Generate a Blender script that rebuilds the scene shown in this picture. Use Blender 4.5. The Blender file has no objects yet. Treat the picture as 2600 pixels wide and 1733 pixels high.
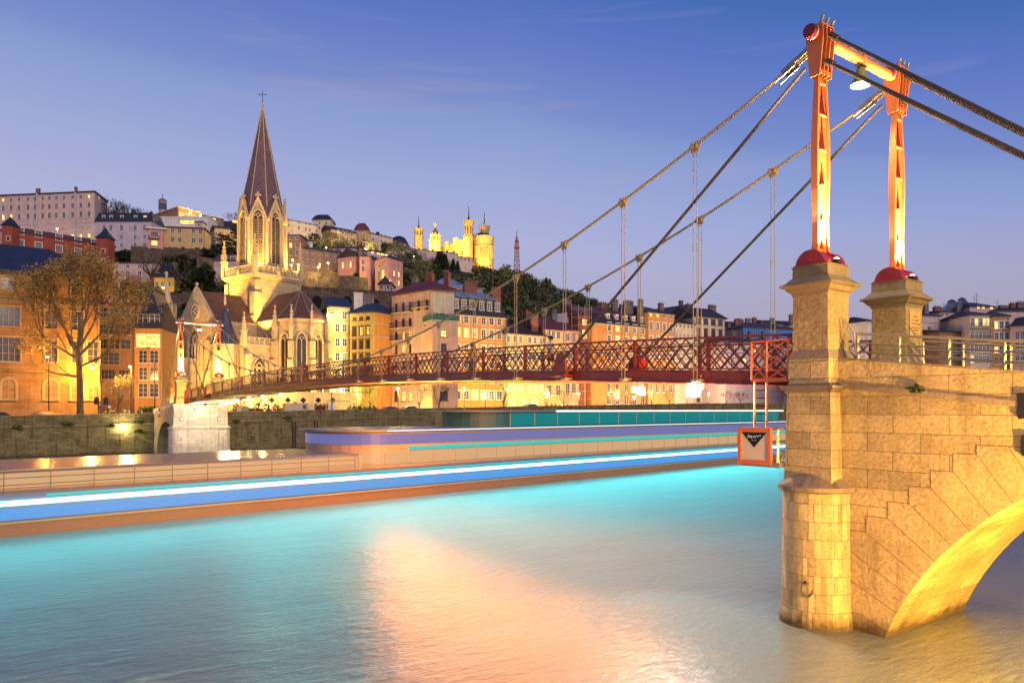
import bpy, bmesh, math, random
import numpy as np
from mathutils import Vector, Matrix
R = math.radians
S = bpy.context.scene
COL = S.collection
# ------------------------------------------------------------------ camera
cam_d = bpy.data.cameras.new("camera"); cam = bpy.data.objects.new("camera", cam_d); COL.objects.link(cam)
CZ = 6.34
cam.location = (0, 0, CZ); cam.rotation_euler = (R(90), 0, 0)
cam_d.sensor_width = 36; cam_d.lens = 25.7; cam_d.shift_y = 174.5 / 2600
cam_d.clip_start = 0.2; cam_d.clip_end = 6000
S.camera = cam
# ------------------------------------------------------------------ dusk sky
W = bpy.data.worlds.new("World"); S.world = W; W.use_nodes = True
nt = W.node_tree; nt.nodes.clear()
def wn(t, **k):
    n = nt.nodes.new(t)
    for a, v in k.items(): setattr(n, a, v)
    return n
out = wn("ShaderNodeOutputWorld"); bg = wn("ShaderNodeBackground")
sky = wn("ShaderNodeTexSky", sky_type='NISHITA', sun_disc=False, sun_elevation=R(3), sun_rotation=R(-150), altitude=200, air_density=1.2, dust_density=1.0, ozone_density=4.0)
tc = wn("ShaderNodeTexCoord"); sep = wn("ShaderNodeSeparateXYZ")
ma = wn("ShaderNodeMath", operation='MULTIPLY_ADD'); ma.inputs[1].default_value = 0.15
ramp = wn("ShaderNodeValToRGB"); r = ramp.color_ramp
stops = [(0.0, (.45, .41, .56)), (.13, (.45, .44, .64)), (.22, (.425, .45, .69)), (.30, (.335, .395, .675)), (.365, (.245, .33, .64)), (.39, (.195, .27, .60)), (.45, (.13, .205, .555)), (.484, (.10, .178, .54)), (.52, (.062, .15, .46)), (.7, (.045, .10, .36)), (1.0, (.04, .08, .28))]
r.elements[0].position = 0; r.elements[0].color = stops[0][1] + (1,)
r.elements[1].position = 1; r.elements[1].color = stops[-1][1] + (1,)
for p, c in stops[1:-1]:
    e = r.elements.new(p); e.color = c + (1,)
# thin pink wisps low over the roofs
mp = wn("ShaderNodeMapping"); mp.inputs['Scale'].default_value = (1.2, 1.2, 14)
nz = wn("ShaderNodeTexNoise"); nz.inputs['Scale'].default_value = 2.2; nz.inputs['Detail'].default_value = 4
wr = wn("ShaderNodeValToRGB"); wr.color_ramp.elements[0].position = .60; wr.color_ramp.elements[1].position = .80
wr.color_ramp.elements[1].color = (.22, .22, .22, 1)
mixw = wn("ShaderNodeMixRGB", blend_type='MIX'); mixw.inputs[2].default_value = (.50, .40, .50, 1)
mul = wn("ShaderNodeMixRGB", blend_type='ADD'); mul.inputs[0].default_value = .10
L = nt.links.new
mxx = wn("ShaderNodeMath", operation='MAXIMUM'); mxx.inputs[1].default_value = 0
ma2 = wn("ShaderNodeMath", operation='MULTIPLY_ADD'); ma2.inputs[1].default_value = .05
L(tc.outputs['Generated'], sep.inputs[0]); L(sep.outputs[0], mxx.inputs[0]); L(mxx.outputs[0], ma.inputs[0]); L(sep.outputs[0], ma2.inputs[0]); L(sep.outputs[2], ma2.inputs[2]); L(ma2.outputs[0], ma.inputs[2])
# dusty pink band low on the downstream side
hz = wn("ShaderNodeMapRange"); hz.inputs[1].default_value = .23; hz.inputs[2].default_value = .07; hx = wn("ShaderNodeMapRange"); hx.inputs[1].default_value = -.35; hx.inputs[2].default_value = .45
hm = wn("ShaderNodeMath", operation='MULTIPLY'); hmix = wn("ShaderNodeMixRGB"); hmix.inputs[2].default_value = (.40, .335, .42, 1)
L(sep.outputs[2], hz.inputs[0]); L(sep.outputs[0], hx.inputs[0]); L(hz.outputs[0], hm.inputs[0]); L(hx.outputs[0], hm.inputs[1]); L(hm.outputs[0], hmix.inputs[0]); L(ramp.outputs[0], hmix.inputs[1])
L(ma.outputs[0], ramp.inputs[0])
L(tc.outputs['Generated'], mp.inputs[0]); L(mp.outputs[0], nz.inputs['Vector']); L(nz.outputs['Fac'], wr.inputs[0])
L(wr.outputs[0], mixw.inputs[0]); L(hmix.outputs[0], mixw.inputs[1])
skm = wn("ShaderNodeMixRGB", blend_type='MULTIPLY'); skm.inputs[0].default_value = 1; skm.inputs[2].default_value = (.03, .03, .03, 1)
L(sky.outputs[0], skm.inputs[1])
L(mixw.outputs[0], mul.inputs[1]); L(skm.outputs[0], mul.inputs[2]); L(mul.outputs[0], bg.inputs[0]); L(bg.outputs[0], out.inputs[0])
bg.inputs[1].default_value = 1.0
# ------------------------------------------------------------------ last glow of the sun, very soft and weak
sd = bpy.data.lights.new("sun", 'SUN'); sun = bpy.data.objects.new("sun", sd); COL.objects.link(sun)
sd.energy = 1.9; sd.angle = R(35); sd.color = (1, .76, .60)
sun.rotation_euler = (R(66), 0, R(33))
# ------------------------------------------------------------------ exposure
S.view_settings.view_transform = 'Standard'; S.view_settings.look = 'None'
S.view_settings.exposure = 0; S.view_settings.gamma = 1; S.view_settings.use_curve_mapping = False
S.render.engine = 'CYCLES'
cy = S.cycles
cy.use_denoising = True
try: cy.denoiser = 'OPENIMAGEDENOISE'
except Exception: pass
cy.max_bounces = 5; cy.diffuse_bounces = 2; cy.glossy_bounces = 3; cy.transmission_bounces = 3; cy.transparent_max_bounces = 6
cy.sample_clamp_indirect = 6; cy.caustics_reflective = False; cy.caustics_refractive = False
# ================================================================== helpers
F, CX, HY = 1856.0, 1300.0, 1041.0
def at(ox, oy, Y): return Vector(((ox - CX) / F * Y, Y, CZ + (HY - oy) / F * Y))
def xy(ox, Y): return Vector(((ox - CX) / F * Y, Y))
def zz(oy, Y): return CZ + (HY - oy) / F * Y
def wloc(o):
    v = Vector((0, 0, 0))
    while o is not None: v += o.location; o = o.parent
    return v
def tag(o, label=None, cat=None, group=None, kind=None):
    if label: o['label'] = label
    if cat: o['category'] = cat
    if group: o['group'] = group
    if kind: o['kind'] = kind
    return o
def thing(name, label, cat, loc=(0, 0, 0), group=None, rz=0):
    o = bpy.data.objects.new(name, None); COL.objects.link(o); o.empty_display_size = .3
    o.location = loc; o.rotation_euler.z = rz
    return tag(o, label, cat, group)
def copy_tree(o, parent=None):
    c = o.copy(); COL.objects.link(c); c.parent = parent
    for ch in list(o.children): copy_tree(ch, c)
    return c
class MB:
    """collects faces of one mesh"""
    def __init__(s): s.v = []; s.f = []; s.m = []; s.mi = 0
    def add(s, vs, fs):
        b = len(s.v); s.v.extend([tuple(p) for p in vs]); s.f.extend([tuple(i + b for i in f) for f in fs]); s.m.extend([s.mi] * len(fs)); return s
    def quad(s, a, b, c, d): return s.add([a, b, c, d], [(0, 1, 2, 3)])
    def poly(s, ps): return s.add(ps, [tuple(range(len(ps)))])
    def box(s, c, d, rz=0, M=None):
        x, y, z = d[0] / 2, d[1] / 2, d[2] / 2
        vs = [Vector(p) for p in ((-x, -y, -z), (x, -y, -z), (x, y, -z), (-x, y, -z), (-x, -y, z), (x, -y, z), (x, y, z), (-x, y, z))]
        if M is None: M = Matrix.Rotation(rz, 3, 'Z')
        c = Vector(c)
        return s.add([M @ p + c for p in vs], [(0, 3, 2, 1), (4, 5, 6, 7), (0, 1, 5, 4), (1, 2, 6, 5), (2, 3, 7, 6), (3, 0, 4, 7)])
    def bar(s, a, b, w, h=None, up=(0, 0, 1)):
        a = Vector(a); b = Vector(b); d = b - a; l = d.length
        if l < 1e-6: return s
        x = d / l; up = Vector(up)
        if abs(x.dot(up)) > .98: up = Vector((1, 0, 0))
        y = up.cross(x).normalized(); z = x.cross(y)
        M = Matrix((x, y, z)).transposed()
        return s.box((a + b) / 2, (l, w, h or w), M=M)
    def tube(s, a, b, r0, r1=None, n=8, caps=True):
        return s.ptube([a, b], [r0, r0 if r1 is None else r1], n, caps)
    def ptube(s, pts, rad, n=8, caps=True):
        pts = [Vector(p) for p in pts]
        if not isinstance(rad, (list, tuple)): rad = [rad] * len(pts)
        vs = []; fs = []
        d0 = (pts[1] - pts[0]).normalized()
        u = Vector((0, 0, 1)) if abs(d0.z) < .95 else Vector((1, 0, 0))
        u = (u - d0 * u.dot(d0)).normalized()
        for i, p in enumerate(pts):
            if i == 0: d = pts[1] - pts[0]
            elif i == len(pts) - 1: d = pts[-1] - pts[-2]
            else: d = pts[i + 1] - pts[i - 1]
            d = d.normalized(); u = u - d * u.dot(d)
            u = u.normalized() if u.length > 1e-6 else d.orthogonal().normalized()
            w = d.cross(u)
            for k in range(n):
                t = 2 * math.pi * k / n
                vs.append(p + (u * math.cos(t) + w * math.sin(t)) * rad[i])
        for i in range(len(pts) - 1):
            for k in range(n):
                k2 = (k + 1) % n
                fs.append((i * n + k, i * n + k2, (i + 1) * n + k2, (i + 1) * n + k))
        if caps:
            fs.append(tuple(reversed(range(n)))); fs.append(tuple((len(pts) - 1) * n + k for k in range(n)))
        return s.add(vs, fs)
    def lathe(s, prof, c, n=16, a0=0, axis=None, caps=True):
        """prof [(r,z)] turned about a vertical axis through c"""
        c = Vector(c); vs = []; fs = []
        M = Matrix.Identity(3) if axis is None else Vector((0, 0, 1)).rotation_difference(Vector(axis)).to_matrix()
        for (r, z) in prof:
            for k in range(n):
                t = a0 + 2 * math.pi * k / n
                vs.append(M @ Vector((r * math.cos(t), r * math.sin(t), z)) + c)
        for i in range(len(prof) - 1):
            for k in range(n):
                k2 = (k + 1) % n
                fs.append((i * n + k, i * n + k2, (i + 1) * n + k2, (i + 1) * n + k))
        if caps:
            if prof[0][0] > 1e-4: fs.append(tuple(reversed(range(n))))
            if prof[-1][0] > 1e-4: fs.append(tuple((len(prof) - 1) * n + k for k in range(n)))
        return s.add(vs, fs)
    def prism(s, poly, z0, z1, top=True, bot=True):
        """vertical prism over a plan polygon (counter-clockwise)"""
        n = len(poly)
        vs = [(p[0], p[1], z0) for p in poly] + [(p[0], p[1], z1) for p in poly]
        fs = [(i, (i + 1) % n, n + (i + 1) % n, n + i) for i in range(n)]
        if top: fs.append(tuple(range(n, 2 * n)))
        if bot: fs.append(tuple(reversed(range(n))))
        return s.add(vs, fs)
    def extrude(s, pts, d):
        """closed 3-D outline swept along d, both caps"""
        d = Vector(d); n = len(pts); pts = [Vector(p) for p in pts]
        vs = pts + [p + d for p in pts]
        return s.add(vs, [(i, (i + 1) % n, n + (i + 1) % n, n + i) for i in range(n)] + [tuple(reversed(range(n))), tuple(range(n, 2 * n))])
    def ring(s, outer, inner, d):
        """frame between two outlines of the same count, swept along d"""
        d = Vector(d); n = len(outer); o = [Vector(p) for p in outer]; i_ = [Vector(p) for p in inner]
        vs = o + i_ + [p + d for p in o] + [p + d for p in i_]
        fs = []
        for k in range(n):
            j = (k + 1) % n
            fs += [(k, n + k, n + j, j), (2 * n + k, 2 * n + j, 3 * n + j, 3 * n + k), (k, j, 2 * n + j, 2 * n + k), (n + k, 3 * n + k, 3 * n + j, n + j)]
        return s.add(vs, fs)
    def mesh(s, name, mats, o=Vector((0, 0, 0)), smooth=False, fix=True):
        me = bpy.data.meshes.new(name)
        V = np.array(s.v, dtype=np.float64).reshape(-1, 3) - np.array(o)[None, :]
        me.from_pydata(V.tolist(), [], s.f)
        if not isinstance(mats, (list, tuple)): mats = [mats]
        for m in mats: me.materials.append(m)
        if len(mats) > 1: me.polygons.foreach_set("material_index", s.m)
        if fix and len(s.f) < 60000:
            bm = bmesh.new(); bm.from_mesh(me); bmesh.ops.recalc_face_normals(bm, faces=bm.faces); bm.to_mesh(me); bm.free()
        if smooth: me.polygons.foreach_set("use_smooth", [True] * len(me.polygons))
        box_uv(me, o)
        me.update(); return me
    def build(s, name, mats, parent=None, smooth=False, label=None, fix=True):
        o = wloc(parent)
        me = s.mesh(name, mats, o, smooth, fix)
        ob = bpy.data.objects.new(name, me); COL.objects.link(ob); ob.parent = parent
        if label: ob['label'] = label
        return ob
def box_uv(me, o=(0, 0, 0)):
    n = len(me.loops)
    if n == 0: return
    co = np.empty(len(me.vertices) * 3); me.vertices.foreach_get("co", co); co = co.reshape(-1, 3) + np.array(o)[None, :]
    li = np.empty(n, dtype=np.int64); me.loops.foreach_get("vertex_index", li)
    pn = np.empty(len(me.polygons) * 3); me.polygons.foreach_get("normal", pn); pn = pn.reshape(-1, 3)
    tot = np.empty(len(me.polygons), dtype=np.int64); me.polygons.foreach_get("loop_total", tot)
    N = np.repeat(pn, tot, axis=0); P = co[li]
    hor = np.hypot(N[:, 0], N[:, 1]); flat = np.abs(N[:, 2]) > .9
    tx = np.where(hor > 1e-6, -N[:, 1] / np.maximum(hor, 1e-6), 1); ty = np.where(hor > 1e-6, N[:, 0] / np.maximum(hor, 1e-6), 0)
    sl = np.sqrt(np.maximum(1 - N[:, 2] ** 2, .05))
    u = np.where(flat, P[:, 0], P[:, 0] * tx + P[:, 1] * ty); v = np.where(flat, P[:, 1], P[:, 2] / sl)
    uv = me.uv_layers.new(name="UVMap"); uv.data.foreach_set("uv", np.stack([u, v], 1).ravel())
def obj(name, me, parent=None, loc=(0, 0, 0), rz=0, scale=None):
    ob = bpy.data.objects.new(name, me); COL.objects.link(ob); ob.parent = parent; ob.location = loc; ob.rotation_euler.z = rz
    if scale: ob.scale = scale
    return ob
def point(parent, loc, watts, color, r=.12, name="lamp_light"):
    d = bpy.data.lights.new(name, 'POINT'); d.energy = watts; d.color = color; d.shadow_soft_size = r
    ob = bpy.data.objects.new(name, d); COL.objects.link(ob); ob.parent = parent; ob.location = Vector(loc) - wloc(parent); return ob
def spot(parent, loc, target, watts, color, angle=80, blend=.5, r=.1, name="flood_light"):
    d = bpy.data.lights.new(name, 'SPOT'); d.energy = watts; d.color = color; d.shadow_soft_size = r; d.spot_size = R(angle); d.spot_blend = blend
    ob = bpy.data.objects.new(name, d); COL.objects.link(ob); ob.parent = parent
    v = Vector(target) - Vector(loc); ob.rotation_euler = v.to_track_quat('-Z', 'Y').to_euler(); ob.location = Vector(loc) - wloc(parent); return ob
def v3(p, z): return Vector((p[0], p[1], z))

# ================================================================== materials
_mat = {}
def nodes(name):
    m = bpy.data.materials.new(name); m.use_nodes = True; t = m.node_tree
    return m, t, t.nodes['Principled BSDF']
def N(t, typ, **k):
    n = t.nodes.new(typ)
    for a, v in k.items():
        if a in n.inputs.keys() if hasattr(n, 'inputs') else False: n.inputs[a].default_value = v
        else: setattr(n, a, v)
    return n
def tint(c, k): return tuple(min(1, x * k) for x in c[:3]) + (1,)
def plaster(name, col, rough=.85, var=.22, bump=.25, scale=1.0):
    """painted render: soft blotches, rain streaks, fine grain"""
    if name in _mat: return _mat[name]
    m, t, b = nodes(name); l = t.links.new
    tc = N(t, 'ShaderNodeTexCoord')
    n1 = N(t, 'ShaderNodeTexNoise', Scale=.35 * scale, Detail=6.0, Roughness=.65); l(tc.outputs['UV'], n1.inputs['Vector'])
    mp = N(t, 'ShaderNodeMapping', Scale=(2.2, .22, 1)); l(tc.outputs['UV'], mp.inputs[0])
    n2 = N(t, 'ShaderNodeTexNoise', Scale=1.0 * scale, Detail=5.0); l(mp.outputs[0], n2.inputs['Vector'])
    ad = N(t, 'ShaderNodeMath', operation='ADD'); l(n1.outputs['Fac'], ad.inputs[0]); l(n2.outputs['Fac'], ad.inputs[1])
    mr = N(t, 'ShaderNodeMapRange'); l(ad.outputs[0], mr.inputs[0]); mr.inputs[1].default_value = .65; mr.inputs[2].default_value = 1.35
    mx = N(t, 'ShaderNodeMixRGB'); mx.inputs[1].default_value = tint(col, 1 - var * 1.5); mx.inputs[2].default_value = tint(col, 1 + var * .6)
    l(mr.outputs[0], mx.inputs[0]); l(mx.outputs[0], b.inputs['Base Color'])
    n3 = N(t, 'ShaderNodeTexNoise', Scale=9.0 * scale, Detail=5.0); l(tc.outputs['UV'], n3.inputs['Vector'])
    bp = N(t, 'ShaderNodeBump', Strength=bump, Distance=.05); l(n3.outputs['Fac'], bp.inputs['Height']); l(bp.outputs[0], b.inputs['Normal'])
    b.inputs['Roughness'].default_value = rough; b.inputs['Specular IOR Level'].default_value = .25
    _mat[name] = m; return m
def stone(name, col, bw=.9, bh=.4, mortar=.02, mcol=None, rough=.9, var=.35, bump=.6, grain=6.0, stain=.0, depth=.06, wet=False, pit=0):
    """coursed masonry in metres, per-block tint, weathering noise"""
    if name in _mat: return _mat[name]
    m, t, b = nodes(name); l = t.links.new
    tc = N(t, 'ShaderNodeTexCoord')
    wv = N(t, 'ShaderNodeTexNoise', Scale=1.3, Detail=2.0); l(tc.outputs['UV'], wv.inputs['Vector'])
    wm = N(t, 'ShaderNodeVectorMath', operation='MULTIPLY_ADD'); wm.inputs[1].default_value = (.05, .03, 0); l(wv.outputs['Color'], wm.inputs[0]); l(tc.outputs['UV'], wm.inputs[2])
    br = N(t, 'ShaderNodeTexBrick', offset=.5, squash=1.0); br.inputs['Scale'].default_value = 1
    br.inputs['Brick Width'].default_value = bw; br.inputs['Row Height'].default_value = bh
    br.inputs['Mortar Size'].default_value = mortar; br.inputs['Mortar Smooth'].default_value = .3; br.inputs['Bias'].default_value = 0
    br.inputs['Color1'].default_value = tint(col, 1 - var * .7); br.inputs['Color2'].default_value = tint(col, 1 + var * .5)
    br.inputs['Mortar'].default_value = tint(mcol or col, .5 if mcol is None else 1)
    l(wm.outputs[0], br.inputs['Vector'])
    n1 = N(t, 'ShaderNodeTexNoise', Scale=.5, Detail=8.0, Roughness=.7); l(tc.outputs['UV'], n1.inputs['Vector'])
    r1 = N(t, 'ShaderNodeMapRange'); r1.inputs[1].default_value = .35; r1.inputs[2].default_value = .7; r1.inputs[3].default_value = 1 - var; r1.inputs[4].default_value = 1.12
    l(n1.outputs['Fac'], r1.inputs[0])
    mx = N(t, 'ShaderNodeMixRGB', blend_type='MULTIPLY'); mx.inputs[0].default_value = 1; l(br.outputs['Color'], mx.inputs[1]); l(r1.outputs[0], mx.inputs[2])
    last = mx.outputs[0]
    if stain > 0:
        mp = N(t, 'ShaderNodeMapping', Scale=(1.6, .14, 1)); l(tc.outputs['UV'], mp.inputs[0])
        n2 = N(t, 'ShaderNodeTexNoise', Scale=1.4, Detail=6.0); l(mp.outputs[0], n2.inputs['Vector'])
        r2 = N(t, 'ShaderNodeMapRange'); r2.inputs[1].default_value = .52; r2.inputs[2].default_value = .72; r2.inputs[4].default_value = stain; l(n2.outputs['Fac'], r2.inputs[0])
        m2 = N(t, 'ShaderNodeMixRGB'); l(r2.outputs[0], m2.inputs[0]); l(last, m2.inputs[1]); m2.inputs[2].default_value = (col[0] * .22, col[1] * .22, col[2] * .2, 1); last = m2.outputs[0]
    if wet:   # tide line of weed and wet stone just above the water
        g = N(t, 'ShaderNodeNewGeometry'); sp = N(t, 'ShaderNodeSeparateXYZ'); l(g.outputs['Position'], sp.inputs[0])
        nn = N(t, 'ShaderNodeTexNoise', Scale=1.5, Detail=5.0); l(tc.outputs['UV'], nn.inputs['Vector'])
        aa = N(t, 'ShaderNodeMath', operation='MULTIPLY_ADD'); aa.inputs[1].default_value = -.7; l(nn.outputs['Fac'], aa.inputs[0]); l(sp.outputs[2], aa.inputs[2])
        rr = N(t, 'ShaderNodeMapRange'); rr.inputs[1].default_value = -.25; rr.inputs[2].default_value = .12; rr.inputs[3].default_value = .85; rr.inputs[4].default_value = 0; l(aa.outputs[0], rr.inputs[0])
        m3 = N(t, 'ShaderNodeMixRGB'); l(rr.outputs[0], m3.inputs[0]); l(last, m3.inputs[1]); m3.inputs[2].default_value = (.05, .035, .02, 1); last = m3.outputs[0]
    n3 = N(t, 'ShaderNodeTexNoise', Scale=grain, Detail=7.0, Roughness=.65); l(tc.outputs['UV'], n3.inputs['Vector'])
    if pit:   # chipped, pitted face
        pm = N(t, 'ShaderNodeMapRange'); pm.inputs[1].default_value = .38; pm.inputs[2].default_value = .56; pm.inputs[3].default_value = 1 - pit; pm.inputs[4].default_value = 1.08; l(n3.outputs['Fac'], pm.inputs[0])
        po = N(t, 'ShaderNodeMixRGB', blend_type='MULTIPLY'); po.inputs[0].default_value = 1; l(last, po.inputs[1]); l(pm.outputs[0], po.inputs[2]); last = po.outputs[0]
    l(last, b.inputs['Base Color'])
    sb = N(t, 'ShaderNodeMath', operation='MULTIPLY_ADD'); sb.inputs[1].default_value = -1.2; l(br.outputs['Fac'], sb.inputs[0]); l(n3.outputs['Fac'], sb.inputs[2])
    bp = N(t, 'ShaderNodeBump', Strength=bump, Distance=depth); l(sb.outputs[0], bp.inputs['Height']); l(bp.outputs[0], b.inputs['Normal'])
    b.inputs['Roughness'].default_value = rough; b.inputs['Specular IOR Level'].default_value = .25
    _mat[name] = m; return m
def tiles(name, col, bw=.3, bh=.35, rough=.6, metal=0.0, mortar=.03):
    if name in _mat: return _mat[name]
    m = stone(name, col, bw, bh, mortar, None, rough, .35, .5, 9.0, 0, .03)
    b = m.node_tree.nodes['Principled BSDF']; b.inputs['Metallic'].default_value = metal; b.inputs['Specular IOR Level'].default_value = .5
    return m
def paint(name, col, rough=.4, metal=0.0, var=.15, spec=.5):
    if name in _mat: return _mat[name]
    m, t, b = nodes(name); l = t.links.new
    tc = N(t, 'ShaderNodeTexCoord'); n1 = N(t, 'ShaderNodeTexNoise', Scale=2.5, Detail=6.0); l(tc.outputs['UV'], n1.inputs['Vector'])
    mx = N(t, 'ShaderNodeMixRGB'); mx.inputs[1].default_value = tint(col, 1 - var); mx.inputs[2].default_value = tint(col, 1 + var); l(n1.outputs['Fac'], mx.inputs[0]); l(mx.outputs[0], b.inputs['Base Color'])
    r = N(t, 'ShaderNodeMapRange'); r.inputs[3].default_value = rough * .8; r.inputs[4].default_value = min(1, rough * 1.3); l(n1.outputs['Fac'], r.inputs[0]); l(r.outputs[0], b.inputs['Roughness'])
    b.inputs['Metallic'].default_value = metal; b.inputs['Specular IOR Level'].default_value = spec
    _mat[name] = m; return m
def glow(name, col, e, base=(.02, .02, .02), vary=False):
    if name in _mat: return _mat[name]
    m, t, b = nodes(name)
    b.inputs['Base Color'].default_value = tuple(base) + (1,); b.inputs['Emission Color'].default_value = tuple(col) + (1,); b.inputs['Emission Strength'].default_value = e
    if vary:   # curtains and furniture seen through a lit pane
        l = t.links.new; tc = N(t, 'ShaderNodeTexCoord'); n1 = N(t, 'ShaderNodeTexNoise', Scale=1.6, Detail=3.0); l(tc.outputs['Object'], n1.inputs['Vector'])
        oi = N(t, 'ShaderNodeObjectInfo'); ad = N(t, 'ShaderNodeVectorMath', operation='ADD'); l(tc.outputs['Object'], ad.inputs[0]); l(oi.outputs['Location'], ad.inputs[1]); l(ad.outputs[0], n1.inputs['Vector'])
        r = N(t, 'ShaderNodeMapRange'); r.inputs[1].default_value = .3; r.inputs[2].default_value = .7; r.inputs[3].default_value = e * .35; r.inputs[4].default_value = e * 1.4; l(n1.outputs['Fac'], r.inputs[0]); l(r.outputs[0], b.inputs['Emission Strength'])
    _mat[name] = m; return m
def glass(name, col, rough=.12, spec=.8):
    if name in _mat: return _mat[name]
    m, t, b = nodes(name); l = t.links.new
    oi = N(t, 'ShaderNodeObjectInfo'); mx = N(t, 'ShaderNodeMixRGB'); mx.inputs[1].default_value = tint(col, .45); mx.inputs[2].default_value = tint(col, 1.6); l(oi.outputs['Random'], mx.inputs[0]); l(mx.outputs[0], b.inputs['Base Color'])
    b.inputs['Roughness'].default_value = rough; b.inputs['Specular IOR Level'].default_value = spec
    _mat[name] = m; return m
def leafmat(name, col, var=.5, rough=.7, trans=0):
    if name in _mat: return _mat[name]
    m, t, b = nodes(name); l = t.links.new
    g = N(t, 'ShaderNodeNewGeometry'); r = N(t, 'ShaderNodeValToRGB')
    r.color_ramp.elements[0].color = tint(col, 1 - var); r.color_ramp.elements[1].color = tint(col, 1 + var)
    l(g.outputs['Random Per Island'], r.inputs[0]); l(r.outputs[0], b.inputs['Base Color'])
    b.inputs['Roughness'].default_value = rough; b.inputs['Specular IOR Level'].default_value = .2
    _mat[name] = m; return m
def bark(name, col): return plaster(name, col, .95, .45, .8, 4.0)
def flatpaint(name, col, rough=.5, metal=0.0):
    m, t, b = nodes(name); b.inputs['Base Color'].default_value = tuple(col) + (1,); b.inputs['Roughness'].default_value = rough; b.inputs['Metallic'].default_value = metal; _mat[name] = m; return m
M_IRON = paint('dark_iron', (.03, .028, .03), .5, .6)
M_GALV = paint('galvanised_steel', (.30, .27, .22), .45, .5)
M_WHITE = paint('white_joinery', (.72, .68, .62), .5)
M_DIM = glass('dark_window_glass', (.045, .055, .085))
M_LIT = glow('lit_window', (1, .62, .13), 2.2, vary=True)
M_LITD = glow('dim_lit_window', (1, .52, .12), .8, vary=True)
# ================================================================== setting: river, quay, hill
q = Vector((.81, .588)); qn = Vector((-.588, .81)); Q0 = Vector((-52, 107.5))
QP = [(Q0 + q * -170, 5.2), (Q0 + q * -45, 5.35), (Q0 + q * -19, 5.62), (Q0, 5.95), (Q0 + q * 40, 6.65), (Q0 + q * 85, 7.45), (Q0 + q * 118, 8.0), (Vector((60, 186)), 8.2), (Vector((90, 193)), 8.1), (Vector((170, 180)), 7.6), (Vector((420, 90)), 7.5)]
def quay(ox):
    """depth of the quay edge and its top along a sight line"""
    r = (ox - CX) / F
    for (a, za), (b, zb) in zip(QP, QP[1:]):
        fa = a.x - r * a.y; fb = b.x - r * b.y
        if fa <= 0 <= fb or fb <= 0 <= fa:
            u = fa / (fa - fb); p = a + (b - a) * u; return p.y, za + (zb - za) * u
    return (60, 5.2) if r < 0 else (200, 7.6)
HT = {0: [(150, 985), (175, 900), (210, 790), (260, 690), (300, 640), (335, 598), (380, 560), (450, 540)],
      300: [(150, 985), (180, 880), (210, 780), (240, 735), (285, 680), (320, 630), (350, 612), (400, 575), (460, 548)],
      450: [(178, 990), (195, 850), (215, 775), (240, 735), (285, 690), (325, 640), (365, 610), (410, 575), (470, 552)],
      600: [(182, 990), (200, 830), (225, 765), (262, 720), (310, 650), (370, 610), (420, 580), (480, 560)],
      760: [(185, 1000), (205, 850), (228, 770), (262, 730), (310, 690), (370, 625), (425, 592), (480, 575)],
      900: [(190, 1000), (212, 850), (240, 775), (275, 740), (320, 690), (380, 630), (430, 600), (490, 590)],
      1050: [(205, 1000), (230, 880), (270, 780), (330, 720), (400, 690), (470, 668), (560, 655), (640, 642)],
      1180: [(215, 1000), (250, 880), (300, 800), (370, 740), (450, 705), (540, 676), (590, 664), (660, 650)],
      1300: [(225, 1010), (265, 900), (330, 830), (410, 775), (500, 735), (570, 715), (650, 700)],
      1430: [(240, 1015), (300, 920), (380, 850), (470, 795), (560, 760), (650, 750)],
      1560: [(260, 1025), (330, 950), (420, 880), (520, 825), (620, 800)],
      1700: [(280, 1030), (400, 960), (520, 900), (640, 870)],
      1850: [(300, 1033), (520, 1010), (700, 990)]}
HK = sorted(HT)
def colz(k, Y):
    pts = HT[k]; zs = [(y, zz(o, y)) for y, o in pts]
    if Y <= zs[0][0]: return None
    for (y0, z0), (y1, z1) in zip(zs, zs[1:]):
        if Y <= y1: return z0 + (z1 - z0) * (Y - y0) / (y1 - y0)
    return zs[-1][1]
def tz(ox, Y):
    """height of the ground"""
    yq, zq = quay(ox); st = zq - 1.0
    if ox >= 1950: return st
    o = min(max(ox, 0), 1949)
    if o >= 1850: a, b, u = 1850, 1850, 0
    else:
        i = max(j for j in range(len(HK)) if HK[j] <= o); a = HK[i]; b = HK[min(i + 1, len(HK) - 1)]; u = (o - a) / max(1, b - a)
    za, zb = colz(a, Y), colz(b, Y)
    za = st if za is None else max(st, za); zb = st if zb is None else max(st, zb)
    z = za + (zb - za) * u
    if o > 1850: z = z + (st - z) * (o - 1850) / 100
    return z
def invY(ox, oy, Y0=125):
    Y = Y0
    while Y < 700:
        if HY - (tz(ox, Y) - CZ) * F / Y <= oy: return Y
        Y += 1.0
    return 600
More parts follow.
